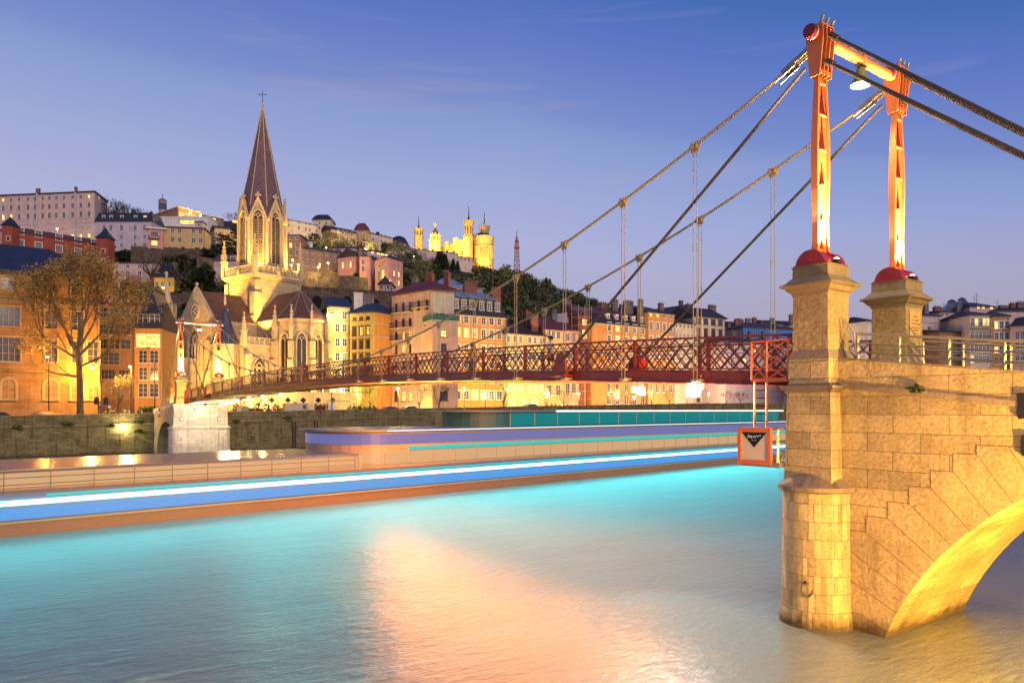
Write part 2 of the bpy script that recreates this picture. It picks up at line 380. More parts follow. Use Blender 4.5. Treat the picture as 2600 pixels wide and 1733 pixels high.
# --- river
def water_mat():
    m, t, b = nodes('river_water'); l = t.links.new
    g = N(t, 'ShaderNodeNewGeometry')
    mp = N(t, 'ShaderNodeMapping', Scale=(1, 1, 1)); mp.inputs['Rotation'].default_value = (0, 0, R(-36)); l(g.outputs['Position'], mp.inputs[0])
    m2 = N(t, 'ShaderNodeMapping', Scale=(.55, 1.25, 1)); l(mp.outputs[0], m2.inputs[0])
    n1 = N(t, 'ShaderNodeTexNoise', Scale=2.6, Detail=5.0, Roughness=.6); l(m2.outputs[0], n1.inputs['Vector'])
    n2 = N(t, 'ShaderNodeTexNoise', Scale=.22, Detail=3.0); l(m2.outputs[0], n2.inputs['Vector'])
    s = N(t, 'ShaderNodeMath', operation='MULTIPLY_ADD'); s.inputs[1].default_value = 2.5; l(n2.outputs['Fac'], s.inputs[0]); l(n1.outputs['Fac'], s.inputs[2])
    bp = N(t, 'ShaderNodeBump', Strength=.5, Distance=.12); l(s.outputs[0], bp.inputs['Height']); l(bp.outputs[0], b.inputs['Normal'])
    mx = N(t, 'ShaderNodeMixRGB'); mx.inputs[1].default_value = (.145, .18, .175, 1); mx.inputs[2].default_value = (.175, .21, .20, 1); l(n2.outputs['Fac'], mx.inputs[0]); l(mx.outputs[0], b.inputs['Base Color'])
    b.inputs['Roughness'].default_value = .31; b.inputs['IOR'].default_value = 1.46; b.inputs['Specular IOR Level'].default_value = .55
    return m
mb = MB(); mb.quad((-500, -80, 0), (800, -80, 0), (800, 330, 0), (-500, 330, 0))
tag(mb.build('water', water_mat()), 'smooth turquoise river water filling the foreground', 'water', kind='structure')
# --- land behind the far quay: one sheet to the horizon
M_EARTH = plaster('hillside_earth', (.055, .05, .035), .95, .5, .6, .6)
M_ASPH = plaster('quay_asphalt', (.075, .065, .055), .9, .3, .3, 1.0)
oxs = list(range(-900, 0, 150)) + list(range(0, 1950, 50)) + list(range(1950, 4600, 150))
mb = MB(); rows = []
for ox in oxs:
    yq, zq = quay(ox); c = []
    ys = [yq + .35, yq + 8, yq + 16, yq + 30] + [v for v in range(int(yq) + 45, 700, 12)]
    rows.append([(ox, y) for y in ys])
nmin = min(len(c) for c in rows)
for ox in oxs:
    pass
NS = 60
vs = []
for ox in oxs:
    yq, zq = quay(ox)
    for j in range(NS):
        f = j / (NS - 1); Y = yq + .3 + (680 - yq) * f ** 1.35
        if j == NS - 1: Y = 4500
        z = tz(ox, min(Y, 680)) if Y < 4000 else min(tz(ox, 680), 60)
        p = xy(ox, Y); vs.append((p.x, p.y, z))
fs = []; mi = []
for i in range(len(oxs) - 1):
    for j in range(NS - 1):
        a = i * NS + j; fs.append((a, a + NS, a + NS + 1, a + 1))
mb.add(vs, fs)
mb.m = [1 if (vs[f[0]][1] - quay(oxs[f[0] // NS])[0] < 34) else 0 for f in fs]
tag(mb.build('ground', [M_EARTH, M_ASPH], fix=False), 'street along the quay and the wooded hillside rising behind it', 'ground', kind='structure')
# --- quay wall
M_QUAY = stone('old_quay_masonry', (.27, .225, .11), .8, .21, .012, None, .95, .4, .9, 5.0, .75, .1, wet=True, pit=.35)
M_COPE = stone('quay_coping', (.30, .25, .14), 1.6, .5, .015, None, .9, .35, .5, 5.0, .5)
qw = thing('quay_wall', 'long mossy stone quay wall rising from the river on the far bank', 'wall', (Q0.x, Q0.y, 0))
def strip(name, mat, off0, off1, zb, zt, seg=8):
    mb = MB(); pts = []
    for (a, za), (b, zc) in zip(QP, QP[1:]):
        n = max(1, int((b - a).length / seg))
        for i in range(n): pts.append((a + (b - a) * i / n, za + (zc - za) * i / n))
    pts.append(QP[-1])
    L_ = []
    for i, (p, z) in enumerate(pts):
        d = (pts[min(i + 1, len(pts) - 1)][0] - pts[max(i - 1, 0)][0]).normalized(); n = Vector((d.y, -d.x))
        L_.append((p + n * off0, p + n * off1, zb(z), zt(z)))
    for (a0, a1, z0, z1), (b0, b1, y0, y1) in zip(L_, L_[1:]):
        mb.add([v3(a0, z0), v3(b0, y0), v3(b0, y1), v3(a0, z1), v3(a1, z0), v3(b1, y0), v3(b1, y1), v3(a1, z1)],
               [(0, 1, 2, 3), (5, 4, 7, 6), (3, 2, 6, 7), (1, 0, 4, 5)])
    return mb.build(name, mat, qw)
strip('masonry_face', M_QUAY, .25, -.35, lambda z: -1.2, lambda z: z - 1.62)
strip('ledge', M_COPE, .42, -.3, lambda z: z - 1.62, lambda z: z - 1.42)
strip('parapet', M_QUAY, .12, -.33, lambda z: z - 1.42, lambda z: z - .14)
strip('coping', M_COPE, .22, -.42, lambda z: z - .14, lambda z: z)
# --- near bank under the camera
NB = Vector((0, .7)); mb = MB(); poly = [NB + q * -200, NB + q * 260]
a, b = poly; dn = Vector((.588, -.81)) * 120
mb.prism([a + dn, b + dn, b, a], -1.5, 4.7)
tag(mb.build('near_bank_pavement', M_ASPH), 'paved near bank of the river', 'bank', kind='structure')
M_WEED = leafmat('wall_weeds', (.06, .085, .02), .6)
def tuft(c, n, r, size, rng, mb, flat=(1, 1, .5)):
    c = Vector(c)
    for i in range(n):
        p = c + Vector((rng.gauss(0, r) * flat[0], rng.gauss(0, r) * flat[1], abs(rng.gauss(0, r)) * flat[2]))
        a = Vector((rng.uniform(-1, 1), rng.uniform(-1, 1), rng.uniform(-.6, 1))).normalized(); b = a.orthogonal().normalized()
        s = size * rng.uniform(.5, 1.4)
        mb.quad(p - b * s * .5, p + a * s * .6, p + b * s * .5, p - a * s * .6)
rng = random.Random(5)
for i, (ox, dz, lab) in enumerate([(42, 1.6, 'on the wall by the left picture edge'), (167, 1.3, 'under the big plane tree'), (280, 1.7, 'left of the wall lamp'), (352, 1.3, 'around the wall lamp'), (352, 2.6, 'below the wall lamp'), (596, 1.5, 'right of the floodlit pier'), (728, 1.2, 'under the parked delivery van')]):
    yq, zq = quay(ox); p = xy(ox, yq)
    mb = MB(); tuft((p.x + .3, p.y - .45, zq - dz - .1), 220, .3, .25, rng, mb, (1, .3, .45))
    tag(mb.build('weed_tuft', M_WEED, fix=False), 'small weeds growing from the quay wall ' + lab, 'plant', 'weeds on the quay wall')

for i, (ox, lab) in enumerate(((195, 'iron mooring ring low on the quay wall under the plane tree'), (342, 'iron mooring ring low on the quay wall below the wall lamp'), (640, 'iron mooring ring on the quay wall right of the white pier'), (700, 'iron mooring ring on the quay wall left of the mooring pipes'))):
    p = xy(ox, quay(ox)[0] - .45); mb = MB(); c = Vector((p.x + .25, p.y - .2, 2.0 + .3 * (i % 2))); mb.ptube([c + Vector((.26 * math.cos(a), -.02, .26 * math.sin(a))) for a in [2 * math.pi * k / 14 for k in range(15)]], .04, 5); mb.tube(c + Vector((0, .4, .26)), c + Vector((0, -.06, .26)), .06, n=6); tag(mb.build('mooring_ring', M_IRON), lab, 'mooring ring', 'mooring rings on the quay wall')
# ================================================================== footbridge
RZ = math.atan2(.81, -.587)
BO = Vector((11.19, 23.45, 0)); BU = Vector((-.587, .81)); BW = Vector((.81, .587))
def BP(s, t, z): return Vector((BO.x + BU.x * s + BW.x * t, BO.y + BU.y * s + BW.y * t, z))   # world point: s along the span, t across (negative = camera side)
def Lc(s, t, z): return Vector((s, -t, z))                                                    # the same point in the bridge's own axes
SP = 88.0
def zb(s): return 7.5 + 1.2 * (1 - ((s - 44) / 44) ** 2)
def zc(s): return 9.27 + 8.15 * ((s - 44) / 44) ** 2
M_RED = paint('bridge_red_paint', (.29, .035, .015), .45, 0, .3)
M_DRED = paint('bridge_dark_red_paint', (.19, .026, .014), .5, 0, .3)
M_ORANGE = paint('bridge_orange_paint', (.62, .13, .03), .42, 0, .2)
M_CABLE = flatpaint('cable_steel', (.40, .31, .17), .6)
M_DCABLE = flatpaint('dark_cable_sheath', (.07, .055, .04), .6)
M_DECK = plaster('deck_planks', (.09, .07, .055), .9, .4)
M_PIER = stone('warm_pier_limestone', (.50, .39, .21), 1.45, .52, .011, None, .92, .35, .65, 9.0, .45, .09, wet=True, pit=.2)
M_PIER2 = stone('pale_pier_limestone', (.58, .52, .44), 1.0, .42, .012, None, .9, .25, .6, 6.0, .5, .05, wet=True)
M_RUST = stone('rusticated_limestone', (.46, .35, .19), 1.6, .98, .006, None, .95, .35, 1.0, 7.0, .3, .15, pit=.3)
M_LIMEG = stone('weathered_grey_limestone', (.26, .205, .15), 2.0, 1.0, .004, None, .95, .3, .8, 6.0, .5)
br = thing('suspension_footbridge', 'dark red iron suspension footbridge with lattice railings arching over the river', 'footbridge', BO, rz=RZ)
def bl(mb, name, mat, parent=None, smooth=False, label=None):
    me = mb.mesh(name, mat, Vector((0, 0, 0)), smooth); ob = bpy.data.objects.new(name, me); COL.objects.link(ob); ob.parent = parent or br
    if label: ob['label'] = label
    return ob
def sweep(mb, s0, s1, n, t0, t1, z0, z1):
    """box-section member following the deck's camber"""
    vs = []
    for i in range(n + 1):
        s = s0 + (s1 - s0) * i / n; z = zb(s)
        vs += [Lc(s, t0, z + z0), Lc(s, t1, z + z0), Lc(s, t1, z + z1), Lc(s, t0, z + z1)]
    fs = []
    for i in range(n):
        a = i * 4
        for k in range(4): fs.append((a + k, a + (k + 1) % 4, a + 4 + (k + 1) % 4, a + 4 + k))
    fs += [(3, 2, 1, 0), (n * 4, n * 4 + 1, n * 4 + 2, n * 4 + 3)]
    mb.add(vs, fs)
mb = MB(); sweep(mb, -.6, 88.6, 60, -1.86, 1.86, -.16, -.03); bl(mb, 'deck', M_DECK)
for t in (-1.95, 1.95):
    sg = -1 if t < 0 else 1
    mb = MB(); sweep(mb, .3, 87.7, 60, t - .03, t + .03, -.42, -.0); sweep(mb, .3, 87.7, 60, t - .12, t + .12, -.45, -.42); sweep(mb, .3, 87.7, 60, t - .12, t + .12, 0, .03)
    bl(mb, 'girder', M_RED)
mb0 = MB(); mb0.box((0, 0, 0), (.12, 3.8, .22)); xb_me = mb0.mesh('cross_beam', M_GALV)
for i in range(36):
    s = 1.5 + i * 2.43; ob = bpy.data.objects.new('cross_beam', xb_me); COL.objects.link(ob); ob.parent = br; ob.location = Lc(s, 0, zb(s) - .30)
# lattice railings, one panel between two posts
posts = [.7] + [4.5 + 3.6 * k for k in range(23)] + [87.3]
def lattice(t, mat, pmat):
    rail = MB(); sweep(rail, .6, 87.4, 60, t - .05, t + .05, 1.15, 1.22); sweep(rail, .6, 87.4, 60, t - .03, t + .03, .06, .11)
    r_ = bl(rail, 'handrail', pmat)
    for a, b in zip(posts, posts[1:]):
        mb = MB(); n = 7 if b - a > 3 else max(2, round((b - a) / .52)); w = (b - a) / n
        h0, h1 = .1, 1.15
        for k in range(-2, n + 1):
            for sg in (1, -1):
                s0 = a + k * w; s1 = s0 + 2 * w
                if sg < 0: s0, s1 = s1, s0
                p0 = [s0, h0]; p1 = [s1, h1]
                # clip to the panel
                for e in (p0, p1):
                    o_ = p1 if e is p0 else p0
                    for lim, lo in ((a, True), (b, False)):
                        if (lo and e[0] < lim) or (not lo and e[0] > lim):
                            if abs(o_[0] - e[0]) < 1e-6: continue
                            u = (lim - e[0]) / (o_[0] - e[0])
                            if 0 < u < 1: e[1] += (o_[1] - e[1]) * u; e[0] = lim
                if not (a - .01 <= p0[0] <= b + .01 and a - .01 <= p1[0] <= b + .01) or abs(p0[0] - p1[0]) < .05: continue
                off = .012 * sg
                mb.bar(Lc(p0[0], t + off, zb(p0[0]) + p0[1]), Lc(p1[0], t + off, zb(p1[0]) + p1[1]), .02, .05)
        bl(mb, 'lattice_panel', mat)
    for s in posts:
        mb = MB(); z = zb(s); mb.bar(Lc(s, t, z - .02), Lc(s, t, z + 1.2), .12, .10, up=(1, 0, 0)); bl(mb, 'railing_post', pmat)
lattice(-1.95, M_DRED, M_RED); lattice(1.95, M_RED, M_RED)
# inner bicycle rails
for t in (-1.7, 1.7):
    mb = MB(); sweep(mb, .8, 87.2, 60, t - .02, t + .02, .98, 1.02); sweep(mb, .8, 87.2, 60, t - .012, t + .012, .62, .645); bl(mb, 'inner_rail', M_GALV)
# main cables, hangers, stays
HS = [4.8 + 3.6 * k for k in range(9)]; HS = HS + [88 - s for s in HS]
for t in (-2.3, 2.3):
    mb = MB(); ss = [.35 + (87.3) * i / 56 for i in range(57)]
    mb.ptube([Lc(s, t, zc(s)) for s in ss], .052, 8); bl(mb, 'main_cable', M_CABLE, smooth=True)
    sg = -1 if t < 0 else 1
    for s in HS:
        z = zc(s); zd = zb(s) - .35; h = MB()
        d = Vector((1, 0, (zc(s + .1) - zc(s - .1)) / .2)).normalized()
        h.tube(Lc(s, t, z) - d * .22, Lc(s, t, z) + d * .22, .085, n=8)
        for e in (-.10, .10): h.box(Lc(s + e, t, z), (.07, .2, .2))
        h.box(Lc(s, t, z - .17), (.34, .06, .12))
        if z - zd > .9:
            for e in (-.085, .085):
                h.tube(Lc(s + e, t, z - .15), Lc(s + e, t, zd), .016, n=5); h.tube(Lc(s + e, t, z - .35), Lc(s + e, t, z - .2), .03, n=6); h.tube(Lc(s + e, t, zd + (z - zd) * .55), Lc(s + e, t, zd + (z - zd) * .55 + .25), .026, n=6)
        h.box(Lc(s, t - sg * .12, zd), (.3, .42, .1))
        bl(h, 'hanger', M_CABLE)
    for s_top, s_bot in ((.5, 12.3), (87.5, 75.7)):
        mb = MB(); zt = zb(s_bot) + .35
        mb.ptube([Lc(s_top, t * 1.0, 16.85), Lc(s_bot, t * .985, zt)], .055, 8)
        mb.tube(Lc(s_bot, t * .985, zt), Lc(s_bot + (.5 if s_bot < 44 else -.5) * -1, t * .99, zt + .38), .10, .075)
        bl(mb, 'stay_cable', M_DCABLE)
        g = MB(); z = zb(s_bot); y0 = t - sg * .12
        pr = [(-.42, -.30), (.42, -.30), (.42, -.05), (.24, .62), (.12, .78), (-.12, .78), (-.24, .62), (-.42, -.05)]
        g.extrude([Lc(s_bot + a, y0, z + b) for a, b in pr], (0, -sg * .16, 0))
        g.box(Lc(s_bot, t - sg * .05, z - .22), (.95, .5, .08))
        for e in (-.08, .08): g.tube(Lc(s_bot + e, t + sg * .08, z + .42), Lc(s_bot + e, t - sg * .2, z + .42), .035, n=8)
        bl(g, 'stay_bracket', M_RED)
for t, k in ((-2.3, 0), (2.3, 1)):
    for s0, sgn in ((-.25, -1), (88.25, 1)):
        for j, (z0, sl) in enumerate(((17.6, .88), (16.75, .83))):
            ln = 12.0; a = Lc(s0, t + (-.12 if j else .12), z0); b = Lc(s0 + sgn * ln, t + (-.12 if j else .12), z0 - sl * ln)
            mb = MB(); mb.tube(a, b, .062, n=10); d = (b - a)
            for f in (.50, ): mb.tube(a + d * f, a + d * (f + .045), .092, n=10)
            mb.tube(a, a + d * .02, .10, n=10)
            bl(mb, 'backstay_cable', M_DCABLE if sgn < 0 else M_CABLE)
# diamond plates at midspan
for t in (-2.42, 2.42):
    mb = MB(); z = 9.28; mb.extrude([Lc(44, t, z + .82), Lc(44.45, t, z), Lc(44, t, z - .82), Lc(43.55, t, z)], (0, .05, 0)); bl(mb, 'diamond_plate', M_ORANGE)
# --- the four pylons (template turned into the bridge's axes)
def hw(z): return [(10.95, .37), (11.3, .30), (12.0, .285), (13.0, .325), (13.8, .345), (14.6, .33), (15.6, .27), (16.2, .235), (16.55, .225)]
def hwi(z):
    P_ = hw(z)
    for (a, x), (b, y) in zip(P_, P_[1:]):
        if z <= b: return x + (y - x) * max(0, (z - a) / (b - a))
    return P_[-1][1]
M_PYL = paint('pylon_orange_red_paint', (.68, .19, .05), .42, 0, .12)
M_PYLR = flatpaint('shade_triangle_red', (.16, .006, .003), .7)  # dark red standing for the stiffeners' shadow on the web
M_PYLD = paint('pylon_dark_red_paint', (.20, .011, .009), .3, 0, .15)
def pylon(sc, t):
    p = thing('pylon', None, None); del_keys = None; p.parent = br; p.location = (0, 0, 0)
    zsl = [10.95 + .2 * i for i in range(29)]
    def member(y0f, y1f, hx0, hx1):
        mb = MB(); vs = []
        for z in zsl:
            h = hwi(z); a = y0f(h); b = y1f(h)
            k = h / .31; vs += [Vector((sc + hx0 * k, -t + a, z)), Vector((sc + hx1 * k, -t + a, z)), Vector((sc + hx1 * k, -t + b, z)), Vector((sc + hx0 * k, -t + b, z))]
        fs = []
        for i in range(len(zsl) - 1):
            for k in range(4): fs.append((i * 4 + k, i * 4 + (k + 1) % 4, i * 4 + 4 + (k + 1) % 4, i * 4 + 4 + k))
        n = (len(zsl) - 1) * 4; fs += [(3, 2, 1, 0), (n, n + 1, n + 2, n + 3)]
        return mb.add(vs, fs)
    bl(member(lambda h: -h, lambda h: -h + .07, -.10, .10), 'flange', M_PYL, p)
    bl(member(lambda h: h - .07, lambda h: h, -.10, .10), 'flange', M_PYL, p)
    bl(member(lambda h: -h + .07, lambda h: h - .07, -.025, .025), 'web', M_PYL, p)
    for z, hs in ((12.05, .075), (13.1, .13), (14.15, .19), (15.2, .235), (16.15, .2)):
        h = min(hs, hwi(z) - .075)
        for sg in (-1, 1):
            mb = MB(); mb.extrude([(sc + sg * .025, -t - h, z), (sc + sg * .025, -t + h, z), (sc + sg * .095, -t + h, z), (sc + sg * .115, -t, z), (sc + sg * .095, -t - h, z)], (0, 0, .035)); bl(mb, 'stiffener', M_PYL, p)
    for z, hs, H in ((12.085, .08, .2), (13.135, .13, .66), (14.185, .18, .96), (15.235, .19, .84), (11.2, .10, .3)):   # uplight shadow above each stiffener, put in as flared red plates
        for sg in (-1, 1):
            pr = [(-1, 0), (1, 0), (.5, .3), (.2, .62), (0, 1), (-.2, .62), (-.5, .3)]; mb = MB(); mb.extrude([(sc + sg * .05, -t + a * hs, z + b * H) for a, b in pr], (-sg * .04, 0, 0)); bl(mb, 'shade_triangle', M_PYLR, p)
    mb = MB()
    for y0, y1, r in ((-.58, -.20, .47), (.20, .58, .47), (-.2, .2, .40)):
        pts = [(sc + r * math.cos(a), -t + y0, 10.65 + r * math.sin(a)) for a in [math.pi * i / 16 for i in range(17)]]
        mb.extrude(pts, (0, y1 - y0, 0))
    mb.box((sc, -t, 10.67), (1.05, 1.2, .05))
    for y in (-.6, .6): mb.tube((sc, -t + y - .02, 10.88), (sc, -t + y + .02, 10.88), .10, n=16)
    bl(mb, 'pivot_shoe', M_PYLD, p)
    mb = MB()
    for y in (-.30, -.10, .10, .30):
        pr = [(-.16, 16.35), (.16, 16.35), (.28, 17.45), (.26, 17.8), (-.26, 17.8), (-.28, 17.45)]
        mb.extrude([(sc + a, -t + y - .022, z) for a, z in pr], (0, .045, 0))
    mb.box((sc, -t, 16.5), (.30, .56, .12)); mb.box((sc, -t, 17.86), (.5, .66, .05))
    bl(mb, 'head_plates', M_PYL, p)
    mb = MB(); mb.tube((sc, -t - .62, 17.62), (sc, -t + .62, 17.62), .20, n=20); bl(mb, 'pin', M_PYLD, p)
    mb = MB()
    for y in (-.5, .44): mb.tube((sc, -t + y, 17.62), (sc, -t + y + .08, 17.62), .23, n=20)
    for y in (-.28, .0, .28):
        mb.tube((sc - .12, -t + y, 17.8), (sc - .26, -t + y, 18.08), .05, n=8); mb.tube((sc + .12, -t + y, 17.8), (sc + .2, -t + y, 17.98), .04, n=8)
    bl(mb, 'cable_clamps', M_GALV, p)
    # socket that catches the main cable on the river side
    sg = 1 if sc < 44 else -1
    mb = MB(); a = Vector((sc + sg * .35, -t, 17.35)); b = Vector((sc + sg * 1.25, -t, zc(abs((0 if sc < 44 else 88) - sc) + 1.25)))
    for y in (-.12, .12):
        mb.bar(a + Vector((0, y, 0)), b + Vector((0, y, .0)), .05, .14)
        mb.tube(a + (b - a) * .5 + Vector((0, y, -.12)), b + (b - a) * .25 + Vector((0, y, -.12)), .035, n=8)
    bl(mb, 'cable_socket', M_GALV, p)
    return p
for sc in (0, 88):
    for t in (-2.3, 2.3):
        p = pylon(sc, t)
    mb = MB(); mb.tube((sc, -1.95, 17.55), (sc, 1.95, 17.55), .16, n=20); mb.tube((sc, -.06, 17.55), (sc, .06, 17.55), .19, n=20)
    bl(mb, 'crossbeam', M_PYL)
# --- lamps on the bridge
M_SHADE = paint('olive_lamp_shade', (.22, .24, .05), .4)
M_BULB = glow('sodium_bulb', (1, .92, .45), 70)
M_BULBW = glow('white_flood_glass', (1, .93, .85), 120)
for sc, lab, w in ((0, 'olive bell lamp hanging from the crossbeam between the near pylons', 500), (88, 'small bell lamp hanging from the crossbeam of the far pylons', 2600)):
    c = BP(sc, 0, 0); z0 = 16.75
    lp = thing('pendant_lamp', lab, 'lamp', (c.x, c.y, z0), 'bell lamps under the pylon crossbeams')
    mb = MB(); mb.lathe([(.31, 0), (.27, .12), (.19, .26), (.145, .34), (.14, .52), (.09, .57), (.03, .6)], (c.x, c.y, z0), 20, caps=False); mb.lathe([(.29, .015), (.25, .13), (.17, .27), (.12, .35)], (c.x, c.y, z0), 20, caps=False); mb.build('lamp_shade', M_SHADE, lp, smooth=True)
    mb = MB(); mb.tube((c.x, c.y, z0 + .58), (c.x, c.y, 17.4), .018, n=6); mb.box((c.x, c.y, 17.36), (.16, .5, .03), RZ); mb.build('stem', M_IRON, lp)
    mb = MB(); mb.lathe([(.0, -.05), (.16, -.02), (.28, .06)], (c.x, c.y, z0 - .03), 20); mb.build('bulb', M_BULB, lp)
    spot(lp, (c.x, c.y, z0 - .08), (c.x, c.y, 0), w * 2.4, (1, .85, .4), 150, .4, .15)
# uplights on the pylon shoes
mbu = MB(); mbu.box((0, 0, .06), (.16, .22, .12)); mbu.box((.0, 0, .14), (.12, .18, .06)); up_me = mbu.mesh('housing', M_IRON)
mbl = MB(); mbl.box((0, 0, .18), (.09, .14, .02)); ul_me = mbl.mesh('lens', glow('uplight_lens', (1, .8, .5), 30))
for sc in (0, 88):
    for t in (-2.3, 2.3):
        for sg in (-1, 1):
            p = BP(sc + sg * .52, t, 10.66)
            lab = ('near' if sc == 0 else 'far') + ' pylon ' + ('on the upstream side' if t < 0 else 'on the downstream side') + (', bank face' if (sg < 0) == (sc == 0) else ', river face')
            u_ = thing('uplight', 'small floodlight at the foot of the ' + lab, 'floodlight', p, 'uplights at the feet of the pylons', RZ)
            obj('housing', up_me, u_); obj('lens', ul_me, u_)
            for yy in (-.27, .27):
                d = bpy.data.lights.new('uplight_beam', 'SPOT'); d.energy = 5200 if sc == 0 else 11000; d.color = (1, .64, .38); d.spot_size = R(84); d.spot_blend = .9; d.shadow_soft_size = .03
                lo = bpy.data.objects.new('uplight_beam', d); COL.objects.link(lo); lo.parent = u_; lo.location = (-sg * .02, yy, .40)
                vv = Vector((-sg * 1.0, -yy * .3, 3.0)); lo.rotation_euler = vv.to_track_quat('-Z', 'Y').to_euler()
# white floods slung under the deck
def under_flood(ox, oy, Y, lab, sz, n=1):
    p = at(ox, oy, Y)
    f = thing('deck_floodlight', lab, 'floodlight', p, 'white floodlights under the deck')
    mb = MB(); mb.box(p + Vector((.0, .12, .06)), (sz * 1.15, .14, sz * 1.15), .2); mb.bar(p + Vector((0, .12, .06)), p + Vector((0, .12, .5)), .05); mb.build('housing', M_GALV, f)
    mb = MB(); mb.lathe([(sz * .5, -.02), (sz * .5, .03), (sz * .3, .09), (0, .12)], p + Vector((0, .04, .05)), 16, axis=(0, -1, .0)); mb.build('lens', M_BULBW, f)
    return f, p
f, p = under_flood(1763, 994, 26.3, 'dazzling white floodlight slung under the bridge deck near the pier', .46)
spot(f, p + Vector((0, -.3, -.1)), (4.3, 19.4, 0), 2300, (1, .9, .76), 105, 1.0, .3)
point(f, p + Vector((.4, .4, -.1)), 260, (1, .9, .8), .1)
f, p = under_flood(1612, 992, 29.2, 'left one of a pair of white floodlights under the deck', .22)
f, p = under_flood(1628, 995, 28.6, 'right and larger one of a pair of white floodlights under the deck', .3)
spot(f, p + Vector((0, -.3, -.1)), p + Vector((-2, -6, -8)), 350, (1, .9, .8), 150, .6, .2)
f, p = under_flood(1782, 986, 26.0, 'small white lamp beside the dazzling floodlight under the deck', .12)
point(f, p + Vector((.5, .6, -.2)), 160, (1, .92, .85), .1)
mbs = MB(); mbs.lathe([(.05, .1), (.13, .02), (.14, -.06), (.08, -.12), (0, -.14)], (0, 0, 0), 10); sl_me = mbs.mesh('bulb', M_BULB)
mbs = MB(); mbs.box((0, 0, .14), (.2, .2, .06)); sh_me = mbs.mesh('housing', M_IRON)
for i, s in enumerate((83.5, 82.3, 80.2, 78.4, 76.6, 72, 67, 61)):
    p = BP(s, 1.6, zb(s) - .55); l_ = thing('soffit_lamp', 'small yellow lamp in the row under the far end of the deck', 'lamp', p, 'yellow lamps under the far end of the deck')
    obj('bulb', sl_me, l_, scale=(1.3, 1.3, 1.3) if i < 4 else None); obj('housing', sh_me, l_)
    if i in (0, 2, 4, 6): point(l_, p - Vector((0, 0, .25)), 420, (1, .72, .2))
# amber lamps added on the underside to colour the water in mid-river
for i, s in enumerate((9.5, 14, 18.5, 23, 27.5, 32)):
    p = BP(s, 0, zb(s) - .30); l_ = thing('soffit_lamp', ['added amber lamp under the deck closest to the near pier', 'second added amber lamp under the deck from the near pier', 'third added amber lamp under the deck from the near pier', 'fourth added amber lamp under the deck from the near pier', 'fifth added amber lamp under the deck from the near pier', 'added amber lamp under the deck closest to midspan'][i], 'lamp', p, 'added amber lamps under the deck')
    obj('bulb', sl_me, l_, scale=(.25, .25, .25)); obj('housing', sh_me, l_, scale=(.4, .4, .4))
    point(l_, p - Vector((0, 0, .75)), 2500, (1, .31, .04), 1.1)
# ================================================================== stone piers and abutments (bridge axes)
def frusta(mb, prof, s0, t0, ax=1, ay=1):
    """stacked square rings [(half, z)] in the bridge's axes"""
    vs = []; fs = []
    for h, z in prof:
        for a, b in ((-1, -1), (1, -1), (1, 1), (-1, 1)): vs.append(BP(s0 + a * h * ax, t0 + b * h * ay, z))
    n = len(prof)
    for i in range(n - 1):
        for k in range(4): fs.append((i * 4 + k, i * 4 + (k + 1) % 4, i * 4 + 4 + (k + 1) % 4, i * 4 + 4 + k))
    fs += [(3, 2, 1, 0), tuple((n - 1) * 4 + k for k in range(4))]
    return mb.add(vs, fs)
def stadium(R_, half, n=20):
    pts = []
    for i in range(n + 1):
        a = math.pi * i / n; pts.append((R_ * math.cos(a), half + R_ * math.sin(a)))
    for i in range(n + 1):
        a = math.pi + math.pi * i / n; pts.append((R_ * math.cos(a), -half + R_ * math.sin(a)))
    return pts
def rings(mb, prof, s0, n=20):
    """[(R, half, z)] stacked stadium outlines"""
    vs = []; fs = []; m = None
    for R_, h, z in prof:
        ps = stadium(R_, h, n); m = len(ps); vs += [BP(s0 + a, b, z) for a, b in ps]
    for i in range(len(prof) - 1):
        for k in range(m): fs.append((i * m + k, i * m + (k + 1) % m, (i + 1) * m + (k + 1) % m, (i + 1) * m + k))
    fs += [tuple(reversed(range(m))), tuple((len(prof) - 1) * m + k for k in range(m))]
    return mb.add(vs, fs)
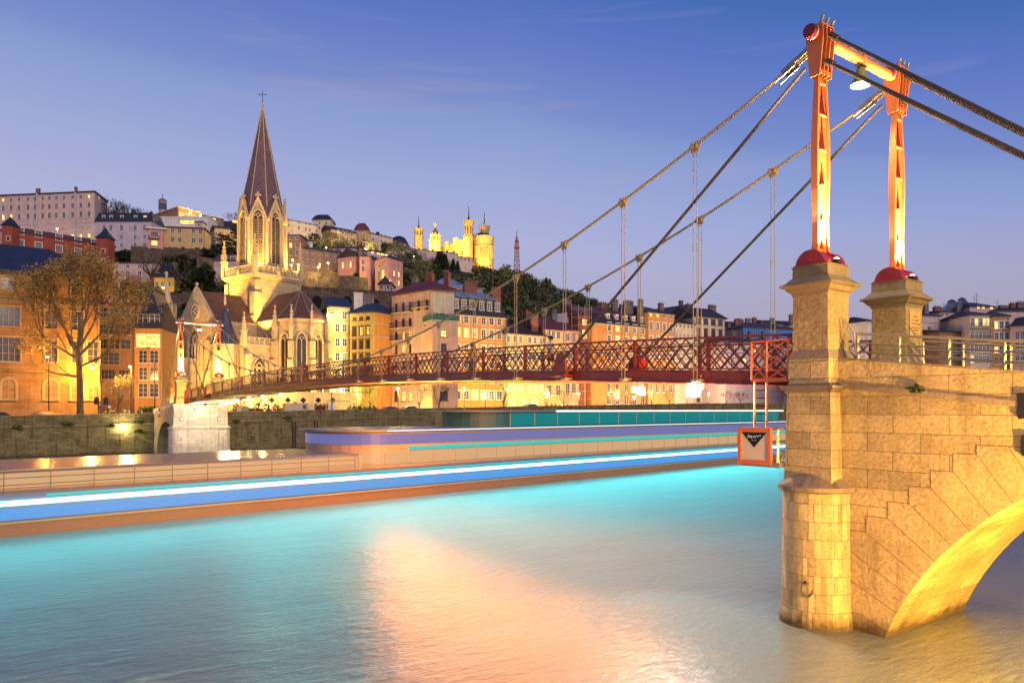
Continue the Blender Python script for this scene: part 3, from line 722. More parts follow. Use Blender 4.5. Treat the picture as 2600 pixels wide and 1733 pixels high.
def pier(s0, lab, mat, ext):
    root = thing('bridge_pier', lab, 'pier', BP(s0, 0, 0))
    mb = MB(); rings(mb, [(1.12, 2.45 + ext, -1.5), (1.10, 2.45 + ext, .15), (1.04, 2.45 + ext, .6), (1.0, 2.45 + ext, 3.92)], s0); mb.build('pier_base', mat, root)
    mb = MB(); rings(mb, [(1.0, 2.45 + ext, 3.92), (1.13, 2.45 + ext, 3.98), (1.14, 2.45 + ext, 4.1), (.72, 2.45 + ext, 4.38), (.62, 2.3 + ext, 4.5)], s0); mb.build('cutwater_cap', M_LIMEG if not ext else mat, root)
    e = ext
    mb = MB(); vs = [BP(s0 + a, b, z) for z, h, w in ((3.9, .78, 3.02 + e), (6.86, .70, 2.95 + e)) for a, b in ((-h, -w), (h, -w), (h, w), (-h, w))]
    mb.add(vs, [(3, 2, 1, 0), (4, 5, 6, 7)] + [(k, (k + 1) % 4, 4 + (k + 1) % 4, 4 + k) for k in range(4)]); mb.build('pier_shaft', mat, root)
    mb = MB()
    for h, w, z0, z1 in ((.76, 3.0 + e, 6.86, 6.95), (.86, 3.1 + e, 6.95, 7.06), (.70, 2.96 + e, 7.06, 7.14)): mb.prism([BP(s0 - h, -w, 0), BP(s0 + h, -w, 0), BP(s0 + h, w, 0), BP(s0 - h, w, 0)][::-1], z0, z1)
    mb.build('cornice', mat if ext else M_LIMEG, root)
    for t in (-2.3, 2.3):
        mb = MB(); frusta(mb, [(.66, 7.14), (.655, 7.86)], s0, t); mb.build('column_pedestal', M_PIER, root)
        mb = MB(); frusta(mb, [(.665, 7.86), (.665, 7.9), (.585, 8.12)], s0, t); so = mb.build('set_off', M_LIMEG, root)
        mb = MB(); frusta(mb, [(.575, 8.10), (.56, 9.78)], s0, t); mb.build('column_shaft', M_RUST if not ext else M_PIER, root)
        mb = MB(); frusta(mb, [(.565, 9.76), (.59, 9.8), (.60, 9.86), (.66, 9.9), (.74, 10.0), (.84, 10.05), (.85, 10.1), (.72, 10.17), (.63, 10.28), (.575, 10.32), (.57, 10.62), (.60, 10.64), (.60, 10.66)], s0, t); mb.build('capital', M_LIMEG if not ext else M_PIER, root)
    return root
np_ = pier(0, 'golden-lit stone bridge pier with rounded cutwater and two square columns beside the ramp', M_PIER, 0)
fp = pier(88, 'white-lit stone bridge pier standing in the river by the far quay', M_PIER2, .3)
# engraved plaque on the near column: illegible worn lettering
mb = MB(); c = BP(-.575, 2.3, 0); vs = [BP(-.585, 2.3 + a, z) for a, z in ((-.36, 8.75), (.36, 8.75), (.36, 9.62), (-.36, 9.62))]; d = -Vector((BU.x, BU.y, 0)) * .02
mb.extrude(vs, d); pl = mb.build('plaque', plaster('plaque_stone', (.45, .30, .13), .8, .2), np_)
mb = MB(); rng = random.Random(3)
for z, w in ((9.45, .08), (9.33, .24), (9.21, .30), (9.08, .27), (9.0, .24), (8.88, .16)):
    x = -w
    while x < w:
        l_ = rng.uniform(.015, .04); a = BP(-.608, 2.3 + x, z); b = BP(-.608, 2.3 + x + l_, z + rng.uniform(-.01, .01))
        mb.bar(a, b, .004, .045 if rng.random() < .6 else .02); x += l_ + .014
mb.build('worn_lettering', plaster('engraving', (.16, .10, .05), .9), pl)
# iron mooring ring on the near cutwater
p = BP(-.25, -3.47, 1.15); mb = MB(); mb.ptube([p + Vector((.16 * math.cos(a), .05 * math.sin(a) - .06, .19 * math.sin(a))) for a in [2 * math.pi * i / 16 for i in range(17)]], .025, 6); mb.tube(p + Vector((0, .1, .19)), p + Vector((0, -.08, .19)), .04)
tag(mb.build('mooring_ring', M_IRON), 'rusty mooring ring on the rounded cutwater of the near pier', 'mooring ring')
# lamp boxes and cable tray on the far pier
for i, (t, lab) in enumerate(((-2.35, 'left'), (2.2, 'right'))):
    p = BP(87.2, t, 5.2); g_ = thing('junction_box', 'grey electrical box hanging on the %s of the white-lit far pier' % lab, 'electrical box', p)
    mb = MB(); mb.box(p, (.42, .2, .6), RZ + R(90)); mb.build('case', M_GALV, g_); mb = MB(); mb.box(p + Vector((.587, -.81, 0)) * .12, (.22, .04, .3), RZ + R(90)); mb.build('door', M_WHITE, g_)
    mb = MB(); mb.tube(p + Vector((0, 0, .3)), p + Vector((0, 0, 1.6)), .04, n=6); mb.tube(p + Vector((.2, .1, .3)), p + Vector((.2, .1, 1.6)), .03, n=6); mb.build('conduit', M_GALV, g_)
p = BP(87.1, 0, 6.7); g_ = thing('cable_tray', 'steel cable tray with a lamp box across the top of the far pier', 'cable tray', p)
mb = MB(); mb.bar(BP(87.1, -3, 6.72), BP(87.1, 3, 6.72), .12, .1); mb.build('tray', M_GALV, g_); mb = MB(); mb.box(BP(87.05, -.3, 6.5), (1.1, .3, .3), RZ + R(90)); mb.build('lamp_box', M_GALV, g_)
# white flood that lights the far pier, mounted under the deck
p = BP(82.5, -.6, zb(82.5) - .7); f_ = thing('deck_floodlight', 'floodlight under the deck aimed at the white far pier', 'floodlight', p, 'white floodlights under the deck')
mb = MB(); mb.box(p, (.4, .3, .3), RZ); mb.build('housing', M_IRON, f_); mb = MB(); mb.box(p + Vector((BU.x, BU.y, 0)) * .21 + Vector((0, 0, -.02)), (.02, .24, .22), RZ); mb.build('lens', glow('flood_lens', (1, .85, .7), 12), f_)
spot(f_, p + Vector((BU.x, BU.y, 0)) * .3 - Vector((0, 0, .1)), BP(88, -.3, 3.2), 1700, (1, .84, .70), 130, .8, .2)
# --- near abutment: half arch and ramp to the bank
AC = (10.18, -3.07); AR = 8.72
def arcp(a, r=AR): return (AC[0] + r * math.cos(a), AC[1] + r * math.sin(a))
a0 = math.atan2(.2 - AC[1], 2.1 - AC[0]); a1 = math.radians(80)
def zstr(r): return 7.1 - .129 * (min(r, 7.5) - .7)
ab = thing('abutment_arch', 'floodlit stone ramp arch joining the near pier to the bank', 'bridge abutment', BP(-6, 0, 0))
arc = [arcp(a0 + (a1 - a0) * i / 28) for i in range(29)]
prof = [(.66, -1.2), (2.0, -1.2)] + [(2.02, .0)] + arc + [(11.9, arc[-1][1] - .3), (11.9, zstr(11.9)), (7.5, zstr(7.5)), (.66, zstr(.66))]
mb = MB(); mb.extrude([BP(-r, -2.45, z) for r, z in prof], Vector((BW.x, BW.y, 0)) * 4.9); mb.build('spandrel', M_PIER, ab)
M_VOUS = stone('voussoir_stone', (.52, .40, .21), 9, 9, .0, None, .92, .3, .65, 9.0, .45, .09, wet=True, pit=.2)
nv = 19; M_JOINT = flatpaint('dark_mortar', (.16, .10, .045), .95)
def zt_(i): return min(2.4 + .47 * (i - 1), 5.45)
def on_z(b, z): return (AC[0] + (z - AC[1]) / math.tan(b), z)
def on_x(b, x): return (x, AC[1] + (x - AC[0]) * math.tan(b))
for i in range(nv):
    b0 = a0 + (a1 - a0) * i / nv; b1 = a0 + (a1 - a0) * (i + 1) / nv
    P1 = on_z(b1, zt_(i)); P3 = on_z(b0, zt_(i - 1)) if i else on_x(b0, .72)
    P1 = P1 if P1[0] > .72 else on_x(b1, .72); P3 = P3 if P3[0] > .72 else on_x(b0, .72)
    pts = [arcp(b0), arcp((b0 + b1) / 2), arcp(b1), P1, (P3[0], P1[1]), P3]
    mb = MB(); dd = Vector((BW.x, BW.y, 0)); mb.extrude([BP(-r, -2.45 - .010 - .003 * (i % 3), z) for r, z in pts], dd * .12); mb.mi = 1; jt = -2.461
    for (r0, z0), (r1, z1) in ((pts[2], P1), (P1, pts[4]), (pts[4], P3)):
        if abs(r0 - r1) + abs(z0 - z1) > .05: mb.bar(BP(-r0, jt, z0), BP(-r1, jt, z1), .012, .017)
    mb.build('voussoir', [M_VOUS, M_JOINT], ab)
for t, sg in ((-2.45, -1), (2.45, 1)):
    for nm, mat, dz0, dz1, t0, t1 in (('string_course', M_LIMEG, -.10, .06, .10, -.30), ('parapet', M_PIER, .06, .74, .02, -.32), ('coping', M_LIMEG, .74, .80, .05, -.36)):
        mb = MB()
        rs = [.66, 2.5, 5, 7.5, 11.9]
        for ra, rb in zip(rs, rs[1:]):
            vs = [BP(-r, t + sg * tt, zstr(r) + dz) for r in (ra, rb) for tt, dz in ((t0, dz0), (t1, dz0), (t1, dz1), (t0, dz1))]
            mb.add(vs, [(0, 1, 2, 3), (7, 6, 5, 4)] + [(k, (k + 1) % 4, 4 + (k + 1) % 4, 4 + k) for k in range(4)])
        mb.build(nm, mat, ab)
mb = MB()
for ra, rb in ((.3, 2.5), (2.5, 5), (5, 7.5), (7.5, 12)):
    mb.add([BP(-ra, -2.1, zstr(ra) + .5), BP(-rb, -2.1, zstr(rb) + .5), BP(-rb, 2.1, zstr(rb) + .5), BP(-ra, 2.1, zstr(ra) + .5)], [(0, 1, 2, 3)])
mb.build('walkway', M_DECK, ab)
p = BP(-5.55, -2.53, 6.45); mb = MB(); mb.box(p, (.5, .12, .62), RZ); mb.box(p + Vector((0, 0, -.95)), (.34, .12, .5), RZ); tag(mb.build('wall_box', M_IRON), 'dark metal box on the ramp wall at the right picture edge', 'metal box')
mb = MB(); tuft(BP(-2.95, -2.5, zstr(2.95) + .02), 130, .12, .10, rng, mb, (1, .5, .8)); tag(mb.build('weed_tuft', M_WEED, fix=False), 'small green weed growing on the ramp string course', 'plant')
for t, lab in ((-2.0, 'steel pipe railing along the near side of the ramp'), (2.0, 'steel pipe railing along the far side of the ramp')):
    rl = thing('ramp_railing', lab, 'railing', BP(-2, t, 7.5), 'pipe railings of the ramp')
    def zr(r): return zstr(r) + .80
    for k, dz in enumerate((.72, .45, .2)):
        mb = MB(); mb.ptube([BP(-r, t, zr(r) + dz) for r in ([1.0, 7.5, 11.5] if k else [1.0, 1.0, 7.5, 11.5])], .038 if k == 0 else .026, 8); mb.build('top_rail' if k == 0 else 'rail', M_GALV, rl)
    for r in (1.0, 2.2, 3.5, 4.8, 6.2, 7.8): 
        mb = MB(); mb.bar(BP(-r, t, zr(r) - .12), BP(-r, t, zr(r) + .72), .06, .06, up=(1, 0, 0)); mb.box(BP(-r, t, zr(r) - .06), (.2, .2, .03), RZ); mb.build('post', M_GALV, rl)
    mb = MB(); pts = [BP(-.7, t - .25, zr(.7) + 1.15), BP(-.95, t - .12, zr(1) + .78), BP(-1.0, t - .1, zr(1) + .1)]
    mb.ptube(pts, .03, 6); mb.ptube([p - Vector((0, 0, .32)) for p in pts[:2]], .02, 6); mb.ptube([p - Vector((0, 0, .6)) for p in pts[:2]], .02, 6); mb.build('end_bracket', M_GALV, rl)
# --- access cage, ladder and navigation sign on the near pier
cg = thing('access_cage', 'orange lattice cage on the outside of the railing at the near pier', 'cage', BP(1.4, -2.35, 7.4))
s0, s1, t0, t1, z0, z1 = .78, 2.1, -2.78, -2.0, 7.32, 8.52
mb = MB()
for a, b in ((s0, t0), (s1, t0), ((s0 + s1) / 2 + .1, t0), (s0, t1), (s1, t1)): mb.bar(BP(a, b, z0), BP(a, b, z1), .055, .055, up=(1, 0, 0))
for z in (z0, z1):
    for a, b, c, d in ((s0, t0, s1, t0), (s1, t0, s1, t1), (s0, t0, s0, t1)): mb.bar(BP(a, b, z), BP(c, d, z), .055, .06)
mb.build('frame', M_ORANGE, cg)
mb = MB(); sm = (s0 + s1) / 2 + .1
h = (z1 - z0) / 3
for (a, b, n) in ((s0, sm, 3), (sm, s1, 2)):
    for k in range(n):
        hh = (z1 - z0) / n; mb.bar(BP(a, t0, z0 + hh * k), BP(b, t0, z0 + hh * (k + 1)), .02, .04); mb.bar(BP(b, t0 + .02, z0 + hh * k), BP(a, t0 + .02, z0 + hh * (k + 1)), .02, .04)
for s in (s0, s1):
    for k in range(2):
        hh = (z1 - z0) / 2; mb.bar(BP(s, t0, z0 + hh * k), BP(s, t1, z0 + hh * (k + 1)), .02, .04); mb.bar(BP(s, t1, z0 + hh * k), BP(s, t0, z0 + hh * (k + 1)), .02, .04)
mb.build('lattice', M_ORANGE, cg)
mb = MB(); mb.prism([BP(s0, t0, 0), BP(s0, t1, 0), BP(s1, t1, 0), BP(s1, t0, 0)], z0 - .07, z0 - .02); mb.build('floor_plate', M_ORANGE, cg)
ld = thing('access_ladder', 'rusty steel ladder between the orange cage and the sign platform', 'ladder', BP(1.8, -2.6, 5.8))
for s in (1.58, 2.02):
    mb = MB(); mb.bar(BP(s, -2.72, 5.8), BP(s, -2.72, 7.28), .05, .06, up=(1, 0, 0)); mb.build('stile', M_ORANGE, ld)
for k in range(6):
    mb = MB(); z = 5.98 + k * .25; mb.tube(BP(1.58, -2.72, z), BP(2.02, -2.72, z), .016, n=6); mb.build('rung', M_IRON, ld)
pf = thing('sign_platform', 'steel service platform bracketed off the near pier', 'platform', BP(1.4, -2.6, 4.7))
mb = MB()
for s in (.85, 2.2): mb.bar(BP(s, -3.25, 4.66), BP(s, -1.4, 4.66), .07, .14)
mb.bar(BP(.75, -3.25, 4.66), BP(2.25, -3.25, 4.66), .07, .14); mb.bar(BP(.2, -2.2, 4.66), BP(2.25, -2.2, 4.66), .07, .14); mb.build('floor_frame', M_GALV, pf)
mb = MB(); mb.prism([BP(.8, -3.2, 0), BP(.8, -1.5, 0), BP(2.2, -1.5, 0), BP(2.2, -3.2, 0)], 5.74, 5.79); mb.build('top_plate', M_GALV, pf)
for s, t in ((.85, -3.2), (.85, -2.2), (2.15, -2.2)):
    mb = MB(); mb.bar(BP(s, t, 4.6), BP(s, t, 5.76), .06, .06, up=(1, 0, 0)); mb.build('post', M_GALV, pf)
mb = MB(); mb.bar(BP(.65, -1.75, 4.45), BP(.65, -1.75, 7.0), .17, .17, up=(1, 0, 0)); mb.build('mast', M_DCABLE, pf)
mb = MB()
for z in (5.05, 5.35): mb.bar(BP(.85, -3.2, z), BP(.85, -1.5, z), .035); mb.bar(BP(.85, -2.2, z), BP(2.15, -2.2, z), .035)
mb.bar(BP(.85, -3.1, 4.75), BP(.85, -2.2, 5.6), .035); mb.build('guard_rail', M_GALV, pf)
mb = MB()
for z in (5.95, 6.35, 6.95): mb.bar(BP(.2, -2.3, z), BP(1.5, -2.3, z), .03)
mb.bar(BP(.9, -2.4, 6.6), BP(1.5, -2.4, 7.15), .03); mb.bar(BP(1.0, -2.0, 7.1), BP(.1, -2.0, 6.5), .05); mb.build('red_brace', M_RED, pf)
sg_ = thing('navigation_sign', 'square orange-framed river sign with a black triangle pointing down', 'sign', BP(1.6, -3.3, 4.7))
sa, sb, za, zb_ = 1.02, 2.22, 4.66, 5.80
def sq(a, b, c, d, t): return [BP(a, t, c), BP(b, t, c), BP(b, t, d), BP(a, t, d)]
mb = MB(); mb.ring(sq(sb, sa, za, zb_, -3.34), sq(sb - .12, sa + .12, za + .12, zb_ - .12, -3.34), Vector((BW.x, BW.y, 0)) * .10); mb.build('frame', M_ORANGE, sg_)
mb = MB(); mb.extrude(sq(sb - .1, sa + .1, za + .1, zb_ - .1, -3.315), Vector((BW.x, BW.y, 0)) * .05); mb.build('panel', plaster('sign_cream', (.62, .50, .38), .6, .1), sg_)
mb = MB(); mb.extrude([BP(sb - .14, -3.322, zb_ - .14), BP(sa + .14, -3.322, zb_ - .14), BP((sa + sb) / 2, -3.322, zb_ - .62)], Vector((BW.x, BW.y, 0)) * .012); tr = mb.build('triangle', plaster('sign_black', (.012, .012, .014), .6, .1), sg_)
mb = MB(); cx_, cz_ = (sa + sb) / 2, zb_ - .27
scr = [(.24, -.05), (.20, .05), (.17, -.05), (.14, .03), (.12, -.04), (.10, .02), (.07, -.08), (.09, .0), (.03, .0), (.0, -.05), (-.03, .02), (-.06, -.03), (-.1, .03), (-.14, -.02), (-.18, .04), (-.22, .0), (-.26, .05)]
for (a, b), (c, d) in zip(scr, scr[1:]): mb.bar(BP(cx_ + a, -3.327, cz_ + b), BP(cx_ + c, -3.327, cz_ + d), .006, .014)
for a, b, c, d in ((.08, -.12, .02, -.13), (-.02, -.13, -.08, -.11)): mb.bar(BP(cx_ + a, -3.327, cz_ + b), BP(cx_ + c, -3.327, cz_ + d), .006, .012)
mb.build('white_scribble', M_WHITE, tr)
# --- far abutment arch between pier and quay, and its railing
fa = thing('far_abutment_arch', 'narrow stone arch linking the white pier to the far quay wall', 'bridge abutment', BP(95, 0, 0))
def farprof():
    P_ = [(88.7, -1.2), (90.2, -1.2)]
    for i in range(21):
        a = math.pi - math.pi * i / 20; P_.append((96.3 + 6.0 * math.cos(a), .4 + 4.4 * math.sin(a)))
    return P_ + [(103, -1.2), (105.4, -1.2), (105.4, 5.9), (88.7, 7.0)]
mb = MB(); mb.extrude([BP(a, -2.5, z) for a, z in farprof()], Vector((BW.x, BW.y, 0)) * 5.0); mb.build('spandrel', stone('far_arch_stone', (.42, .34, .22), .9, .4, .015, None, .9, .3, .6, 6, .4), fa)
for t in (-2.5, 2.15):
    mb = MB(); vs = [BP(s, t + tt, z) for s, z0, z1 in ((88.7, 7.0, 7.6), (105.4, 5.9, 6.5)) for tt, z in ((0, z0), (.35, z0), (.35, z1), (0, z1))]
    mb.add(vs, [(0, 1, 2, 3), (7, 6, 5, 4)] + [(k, (k + 1) % 4, 4 + (k + 1) % 4, 4 + k) for k in range(4)]); mb.build('parapet', M_PIER2, fa)
for t, lab in ((-2.3, 'white pipe railing on the near side of the far ramp'), (2.3, 'white pipe railing on the far side of the far ramp')):
    rl = thing('ramp_railing', lab, 'railing', BP(95, t, 7.3))
    for dz in (.3, .62, .95):
        mb = MB(); mb.tube(BP(88.7, t, 7.6 + dz), BP(101, t, 6.8 + dz), .035, n=6); mb.build('rail', M_WHITE, rl)
    for s in (90, 93, 96, 99): 
        mb = MB(); mb.tube(BP(s, t, 7.3), BP(s, t, 7.5 + .9 - (s - 88.7) * .065), .03, n=6); mb.build('post', M_WHITE, rl)
ap = thing('anchor_post', 'red and white striped post at the foot of the far backstays', 'post', BP(100.4, -2.3, 5.5))
for k in range(3):
    mb = MB(); mb.lathe([(.42, 0), (.42, .42)], BP(100.4, -2.3, 5.35 + .42 * k), 12); mb.build('band', M_WHITE if k == 1 else paint('post_red', (.6, .05, .02), .5), ap)

for t, lab in ((-2.3, 'small golden floodlight aimed at the left column of the far pier'), (2.3, 'small golden floodlight aimed at the right column of the far pier')):
    p = BP(83.6, t * 1.12, zb(83.6) + .1); g_ = thing('column_floodlight', lab, 'floodlight', p, 'golden floodlights of the far columns'); mb = MB(); mb.box(p, (.2, .2, .16), RZ); mb.bar(p, BP(83.6, t * .86, zb(83.6)), .05); mb.build('housing', M_IRON, g_)
    mb = MB(); mb.box(p + Vector((BU.x, BU.y, .3)) * .11, (.03, .14, .12), RZ); mb.build('lens', glow('golden_lens', (1, .7, .2), 8), g_); spot(g_, p + Vector((BU.x, BU.y, 0)) * .25 + Vector((0, 0, .1)), BP(88, t, 9.0), 2200, (1, .60, .10), 80, .6, .08)
# ================================================================== long passenger boat with light strips
Bd = Vector((.7195, .6945)); Bm = Vector((-.6945, .7195)); B0 = Vector((-25.5, 36.4))
def V_(u, m, z): p = B0 + Bd * u + Bm * m; return Vector((p.x, p.y, z))
boat = thing('passenger_boat', 'very long low river boat with glowing cyan and blue light strips passing under the footbridge', 'boat', V_(33, 5.5, 0))
def outline(u0, u1, m0, m1, nose=0):
    pts = []
    if nose:
        for i in range(9):
            a = math.pi / 2 * i / 8; pts.append((u0 + nose * (1 - math.sin(a)), m0 + (m1 - m0) / 2 * (1 - math.cos(a))))
        pts = [(u0 + nose * (1 - math.sin(math.pi / 2 * i / 8)) , (m0 + m1) / 2 - (m1 - m0) / 2 * (1 - math.cos(math.pi / 2 * i / 8)) ) for i in range(8, -1, -1)]
        pts = [(u0 + nose * (1 - math.cos(t)), (m0 + m1) / 2 + (m1 - m0) / 2 * -math.sin(t)) for t in [-math.pi / 2 + math.pi * i / 16 for i in range(17)]]
        return pts + [(u1, m0), (u1, m1)]
    return [(u0, m0), (u1, m0), (u1, m1), (u0, m1)]
def bprism(name, mat, u0, u1, m0, m1, z0, z1, nose=0):
    mb = MB(); mb.prism([V_(a, b, 0) for a, b in outline(u0, u1, m0, m1, nose)], z0, z1); return mb.build(name, mat, boat)
U0, U1 = -26, 92
bprism('lower_hull', paint('hull_brown', (.30, .17, .09), .5), U0, U1, .05, 11, -.5, .62, 9)
bprism('rubbing_strake', paint('hull_tan', (.42, .30, .16), .5), U0, U1, -.03, 11.05, .62, .74, 9)
bprism('hull_side', paint('hull_blue_grey', (.13, .19, .30), .4), U0, U1, .05, 11, .74, 2.15, 9)
bprism('main_deck', paint('deck_grey', (.20, .19, .20), .35), U0 + .3, U1 - .3, .3, 10.7, 2.15, 2.2, 9)
def sideband(name, mat, u0, u1, m, z0, z1, th=.05):
    mb = MB(); mb.add([V_(a, b, z) for z in (z0, z1) for a, b in ((u0, m), (u1, m), (u1, m + th), (u0, m + th))], [(0, 3, 2, 1), (4, 5, 6, 7)] + [(k, (k + 1) % 4, 4 + (k + 1) % 4, 4 + k) for k in range(4)]); return mb.build(name, mat, boat)
G_CY = glow('cyan_light_strip', (.30, .90, 1), 5.5); G_BL = glow('blue_light_strip', (.10, .40, .88), .68, (.02, .06, .2)); G_TE = glow('teal_light_strip', (.0, .62, .58), 1.0); G_WH = glow('white_light_line', (.75, .85, 1), 1.3)
G_VI = glow('violet_light_panel', (.22, .24, .60), .55, (.05, .05, .12)); G_TG = glow('teal_glazing', (.0, .30, .30), .55, (.0, .05, .05)); G_WARM = glow('warm_saloon_windows', (1, .60, .30), .55, (.1, .07, .03))
sideband('light_strip', G_BL, U0 + 9, U1 - 1, -.02, .82, 1.38, .08)
sideband('light_strip', G_CY, U0 + 9, U1 - 1, -.06, 1.55, 1.78, .12)
sideband('light_strip', G_TE, 2, U1 - 1, -.0, 1.92, 2.04, .08)
cab0 = 20.5
bprism('fore_saloon', paint('cabin_warm_tan', (.46, .34, .22), .5), -12, cab0 + 1, .9, 10, 2.2, 3.2, 3); bprism('fore_roof', paint('glossy_roof', (.16, .17, .20), .2), -12.3, cab0 + .6, .7, 10.2, 3.2, 3.3, 3.3)
G_WARM = glow('warm_saloon_windows', (1, .60, .30), .55, (.1, .07, .03))
bprism('window_band', G_WARM, -12.06, cab0 + .9, .84, 10.06, 2.36, 3.1, 3.06)
bprism('saloon', paint('cabin_warm_tan', (.46, .34, .22), .5), cab0, U1 - 3, .75, 10.2, 2.2, 4.78, 3)
bprism('window_band', G_WARM, cab0 - .06, U1 - 3.1, .69, 10.26, 2.42, 3.3, 3.06)
sideband('light_strip', G_TE, cab0 + 5, U1 - 3.2, .64, 3.42, 3.66, .12)
bprism('light_panel', G_VI, cab0 - .05, U1 - 3.1, .70, 10.25, 3.86, 4.6, 3.05)
bprism('saloon_roof', paint('roof_grey', (.20, .22, .26), .5), cab0 - .6, U1 - 2.6, .45, 10.5, 4.78, 4.92, 3.4)
sideband('light_line', G_WH, cab0 + 2.8, U1 - 2.8, .38, 4.80, 4.88, .08)
top0 = 36
bprism('upper_saloon', paint('upper_cabin_teal', (.03, .12, .12), .4), top0 - 3, U1 - 6, 1.3, 9.7, 4.92, 6.2, 3.4)
sideband('window_band', G_TG, top0 + .4, U1 - 6.4, 1.24, 5.02, 6.1, .07)
bprism('upper_roof', paint('roof_grey', (.20, .22, .26), .5), top0 - 3.8, U1 - 5.5, 1.0, 10.0, 6.2, 6.34, 4)
sideband('light_strip', G_CY, top0 + 6, U1 - 5.6, .90, 6.22, 6.32, .1)
for nm, u0, u1, m, z0, z1, st in (('mullions', cab0 + .6, U1 - 3.5, .68, 2.4, 3.3, 2.2), ('mullions', top0 + .4, U1 - 6.4, 1.21, 4.95, 6.15, 3.0)):
    mb = MB(); u = u0
    while u <= u1: mb.bar(V_(u, m, z0), V_(u, m, z1), .08, .05, up=(1, 0, 0)); u += st
    mb.build(nm, paint('mullion_tan', (.40, .27, .16), .5), boat)
mb = MB()
for z in (2.55, 2.9, 3.2): mb.tube(V_(-14, .25, z), V_(cab0, .25, z), .025, n=5)
for i in range(18): mb.tube(V_(-14 + i * 2.03, .25, 2.15), V_(-14 + i * 2.03, .25, 3.22), .03, n=5)
mb.build('deck_railing', M_GALV, boat)
for nm, u, z in (('mast', 34.5, 6.0),):
    mb = MB(); mb.tube(V_(u, 5, 4.9), V_(u, 5, 6.6), .07, n=8); mb.tube(V_(u, 4.4, 6.2), V_(u, 5.6, 6.2), .04, n=6); mb.build(nm, M_GALV, boat)
d = bpy.data.lights.new('strip_spill', 'AREA'); d.shape = 'RECTANGLE'; d.size = 112; d.size_y = .25; d.energy = 2300; d.color = (.05, .78, .80)   # the strips' own spill on the river
lo = bpy.data.objects.new('strip_spill', d); COL.objects.link(lo); lo.location = V_(33, -.12, 1.66)
zax = Vector((Bm.x, Bm.y, .55)).normalized(); xax = Vector((Bd.x, Bd.y, 0)); lo.rotation_euler = Matrix((xax, zax.cross(xax), zax)).transposed().to_euler(); lo.parent = boat; lo.location = lo.location - boat.location
d2 = d.copy(); d2.size = 76; d2.energy = 2500; lo2 = bpy.data.objects.new('strip_spill', d2); COL.objects.link(lo2); lo2.rotation_euler = lo.rotation_euler; lo2.parent = boat; lo2.location = V_(50, .30, 5.2) - boat.location
# ================================================================== houses
_wm = {}
def win_meshes(w, h, style):
    key = (round(w, 2), round(h, 2), style)
    if key in _wm: return _wm[key]
    fr = MB(); b = .07; y0, y1 = .06, .14
    def rect(x0, x1, z0, z1, yy): return [(x0, yy, z0), (x1, yy, z0), (x1, yy, z1), (x0, yy, z1)]
    X, Z = w / 2, h / 2
    if style.startswith('arch'):
        n = 8; zs = Z - X; o = [(-X, 0, -Z), (X, 0, -Z)] + [(X * math.cos(math.pi * i / n), 0, zs + X * math.sin(math.pi * i / n)) for i in range(n + 1)]
        k = (w - .2) / w; inn = [(x * k, 0, -Z + .1 if z < -Z + .01 else zs + (z - zs) * k) for x, _, z in o]
        ou = [(x * 1.28, 0, -Z if z < -Z + .01 else zs + (z - zs) * 1.28) for x, _, z in o]
        fr.ring([(x, -.07, z) for x, _, z in ou], [(x, -.07, z) for x, _, z in o], (0, .1, 0))
        fr.ring([(x, -.02, z) for x, _, z in o], [(x, -.02, z) for x, _, z in inn], (0, .05, 0))
        fr.box((0, 0, 0), (.07, .05, h - .1)); fr.box((0, 0, zs), (w, .05, .07)); fr.box((0, 0, (zs - Z) / 2), (w, .05, .06)); fr.box((0, -.1, -Z - .06), (w * 1.35, .2, .12))
        pn = MB(); pn.poly([(x, .025, z) for x, _, z in o]); pn.poly([(x, .03, z) for x, _, z in reversed(o)])
    else:
        fr.ring(rect(-X, X, -Z, Z, y0), rect(-X + b, X - b, -Z + b, Z - b, y0), (0, y1 - y0, 0))
        if w > .7: fr.box((0, .10, 0), (.06, .07, h - .1))
        if h > 1.1:
            for f in ((-.16, .17) if h > 1.7 else (0,)): fr.box((0, .10, h * f), (w - .1, .06, .05))
        if w > 1.9:
            for f in (-.25, .25): fr.box((w * f, .10, 0), (.05, .06, h - .1))
        fr.box((0, -.05, -Z - .06), (w + .3, .26, .11))
        if 'trim' in style:
            t = .17
            for sx in (-1, 1): fr.box((sx * (X + t / 2 + .002), -.03, .02), (t, .10, h + .08))
            fr.box((0, -.05, Z + .14), (w + .5, .16, .2))
        pn = MB(); pn.box((0, .165, 0), (w - .02, .03, h - .02))
    r = (fr.mesh('window', M_WHITE), pn.mesh('pane', M_DIM))
    _wm[key] = r; return r
_pv = {}
def pane_variant(me, mat):
    k = (me.name, mat.name)
    if k not in _pv:
        m = me.copy(); m.materials.clear(); m.materials.append(mat); _pv[k] = m
    return _pv[k]
def frame_variant(me, mat):
    return pane_variant(me, mat)
M_SHUT = [paint('shutter_brown', (.12, .05, .03), .7), paint('shutter_grey', (.22, .21, .22), .7), paint('shutter_green', (.05, .09, .06), .7)]
M_DARKF = paint('dark_joinery', (.10, .05, .035), .5)
_shut = {}
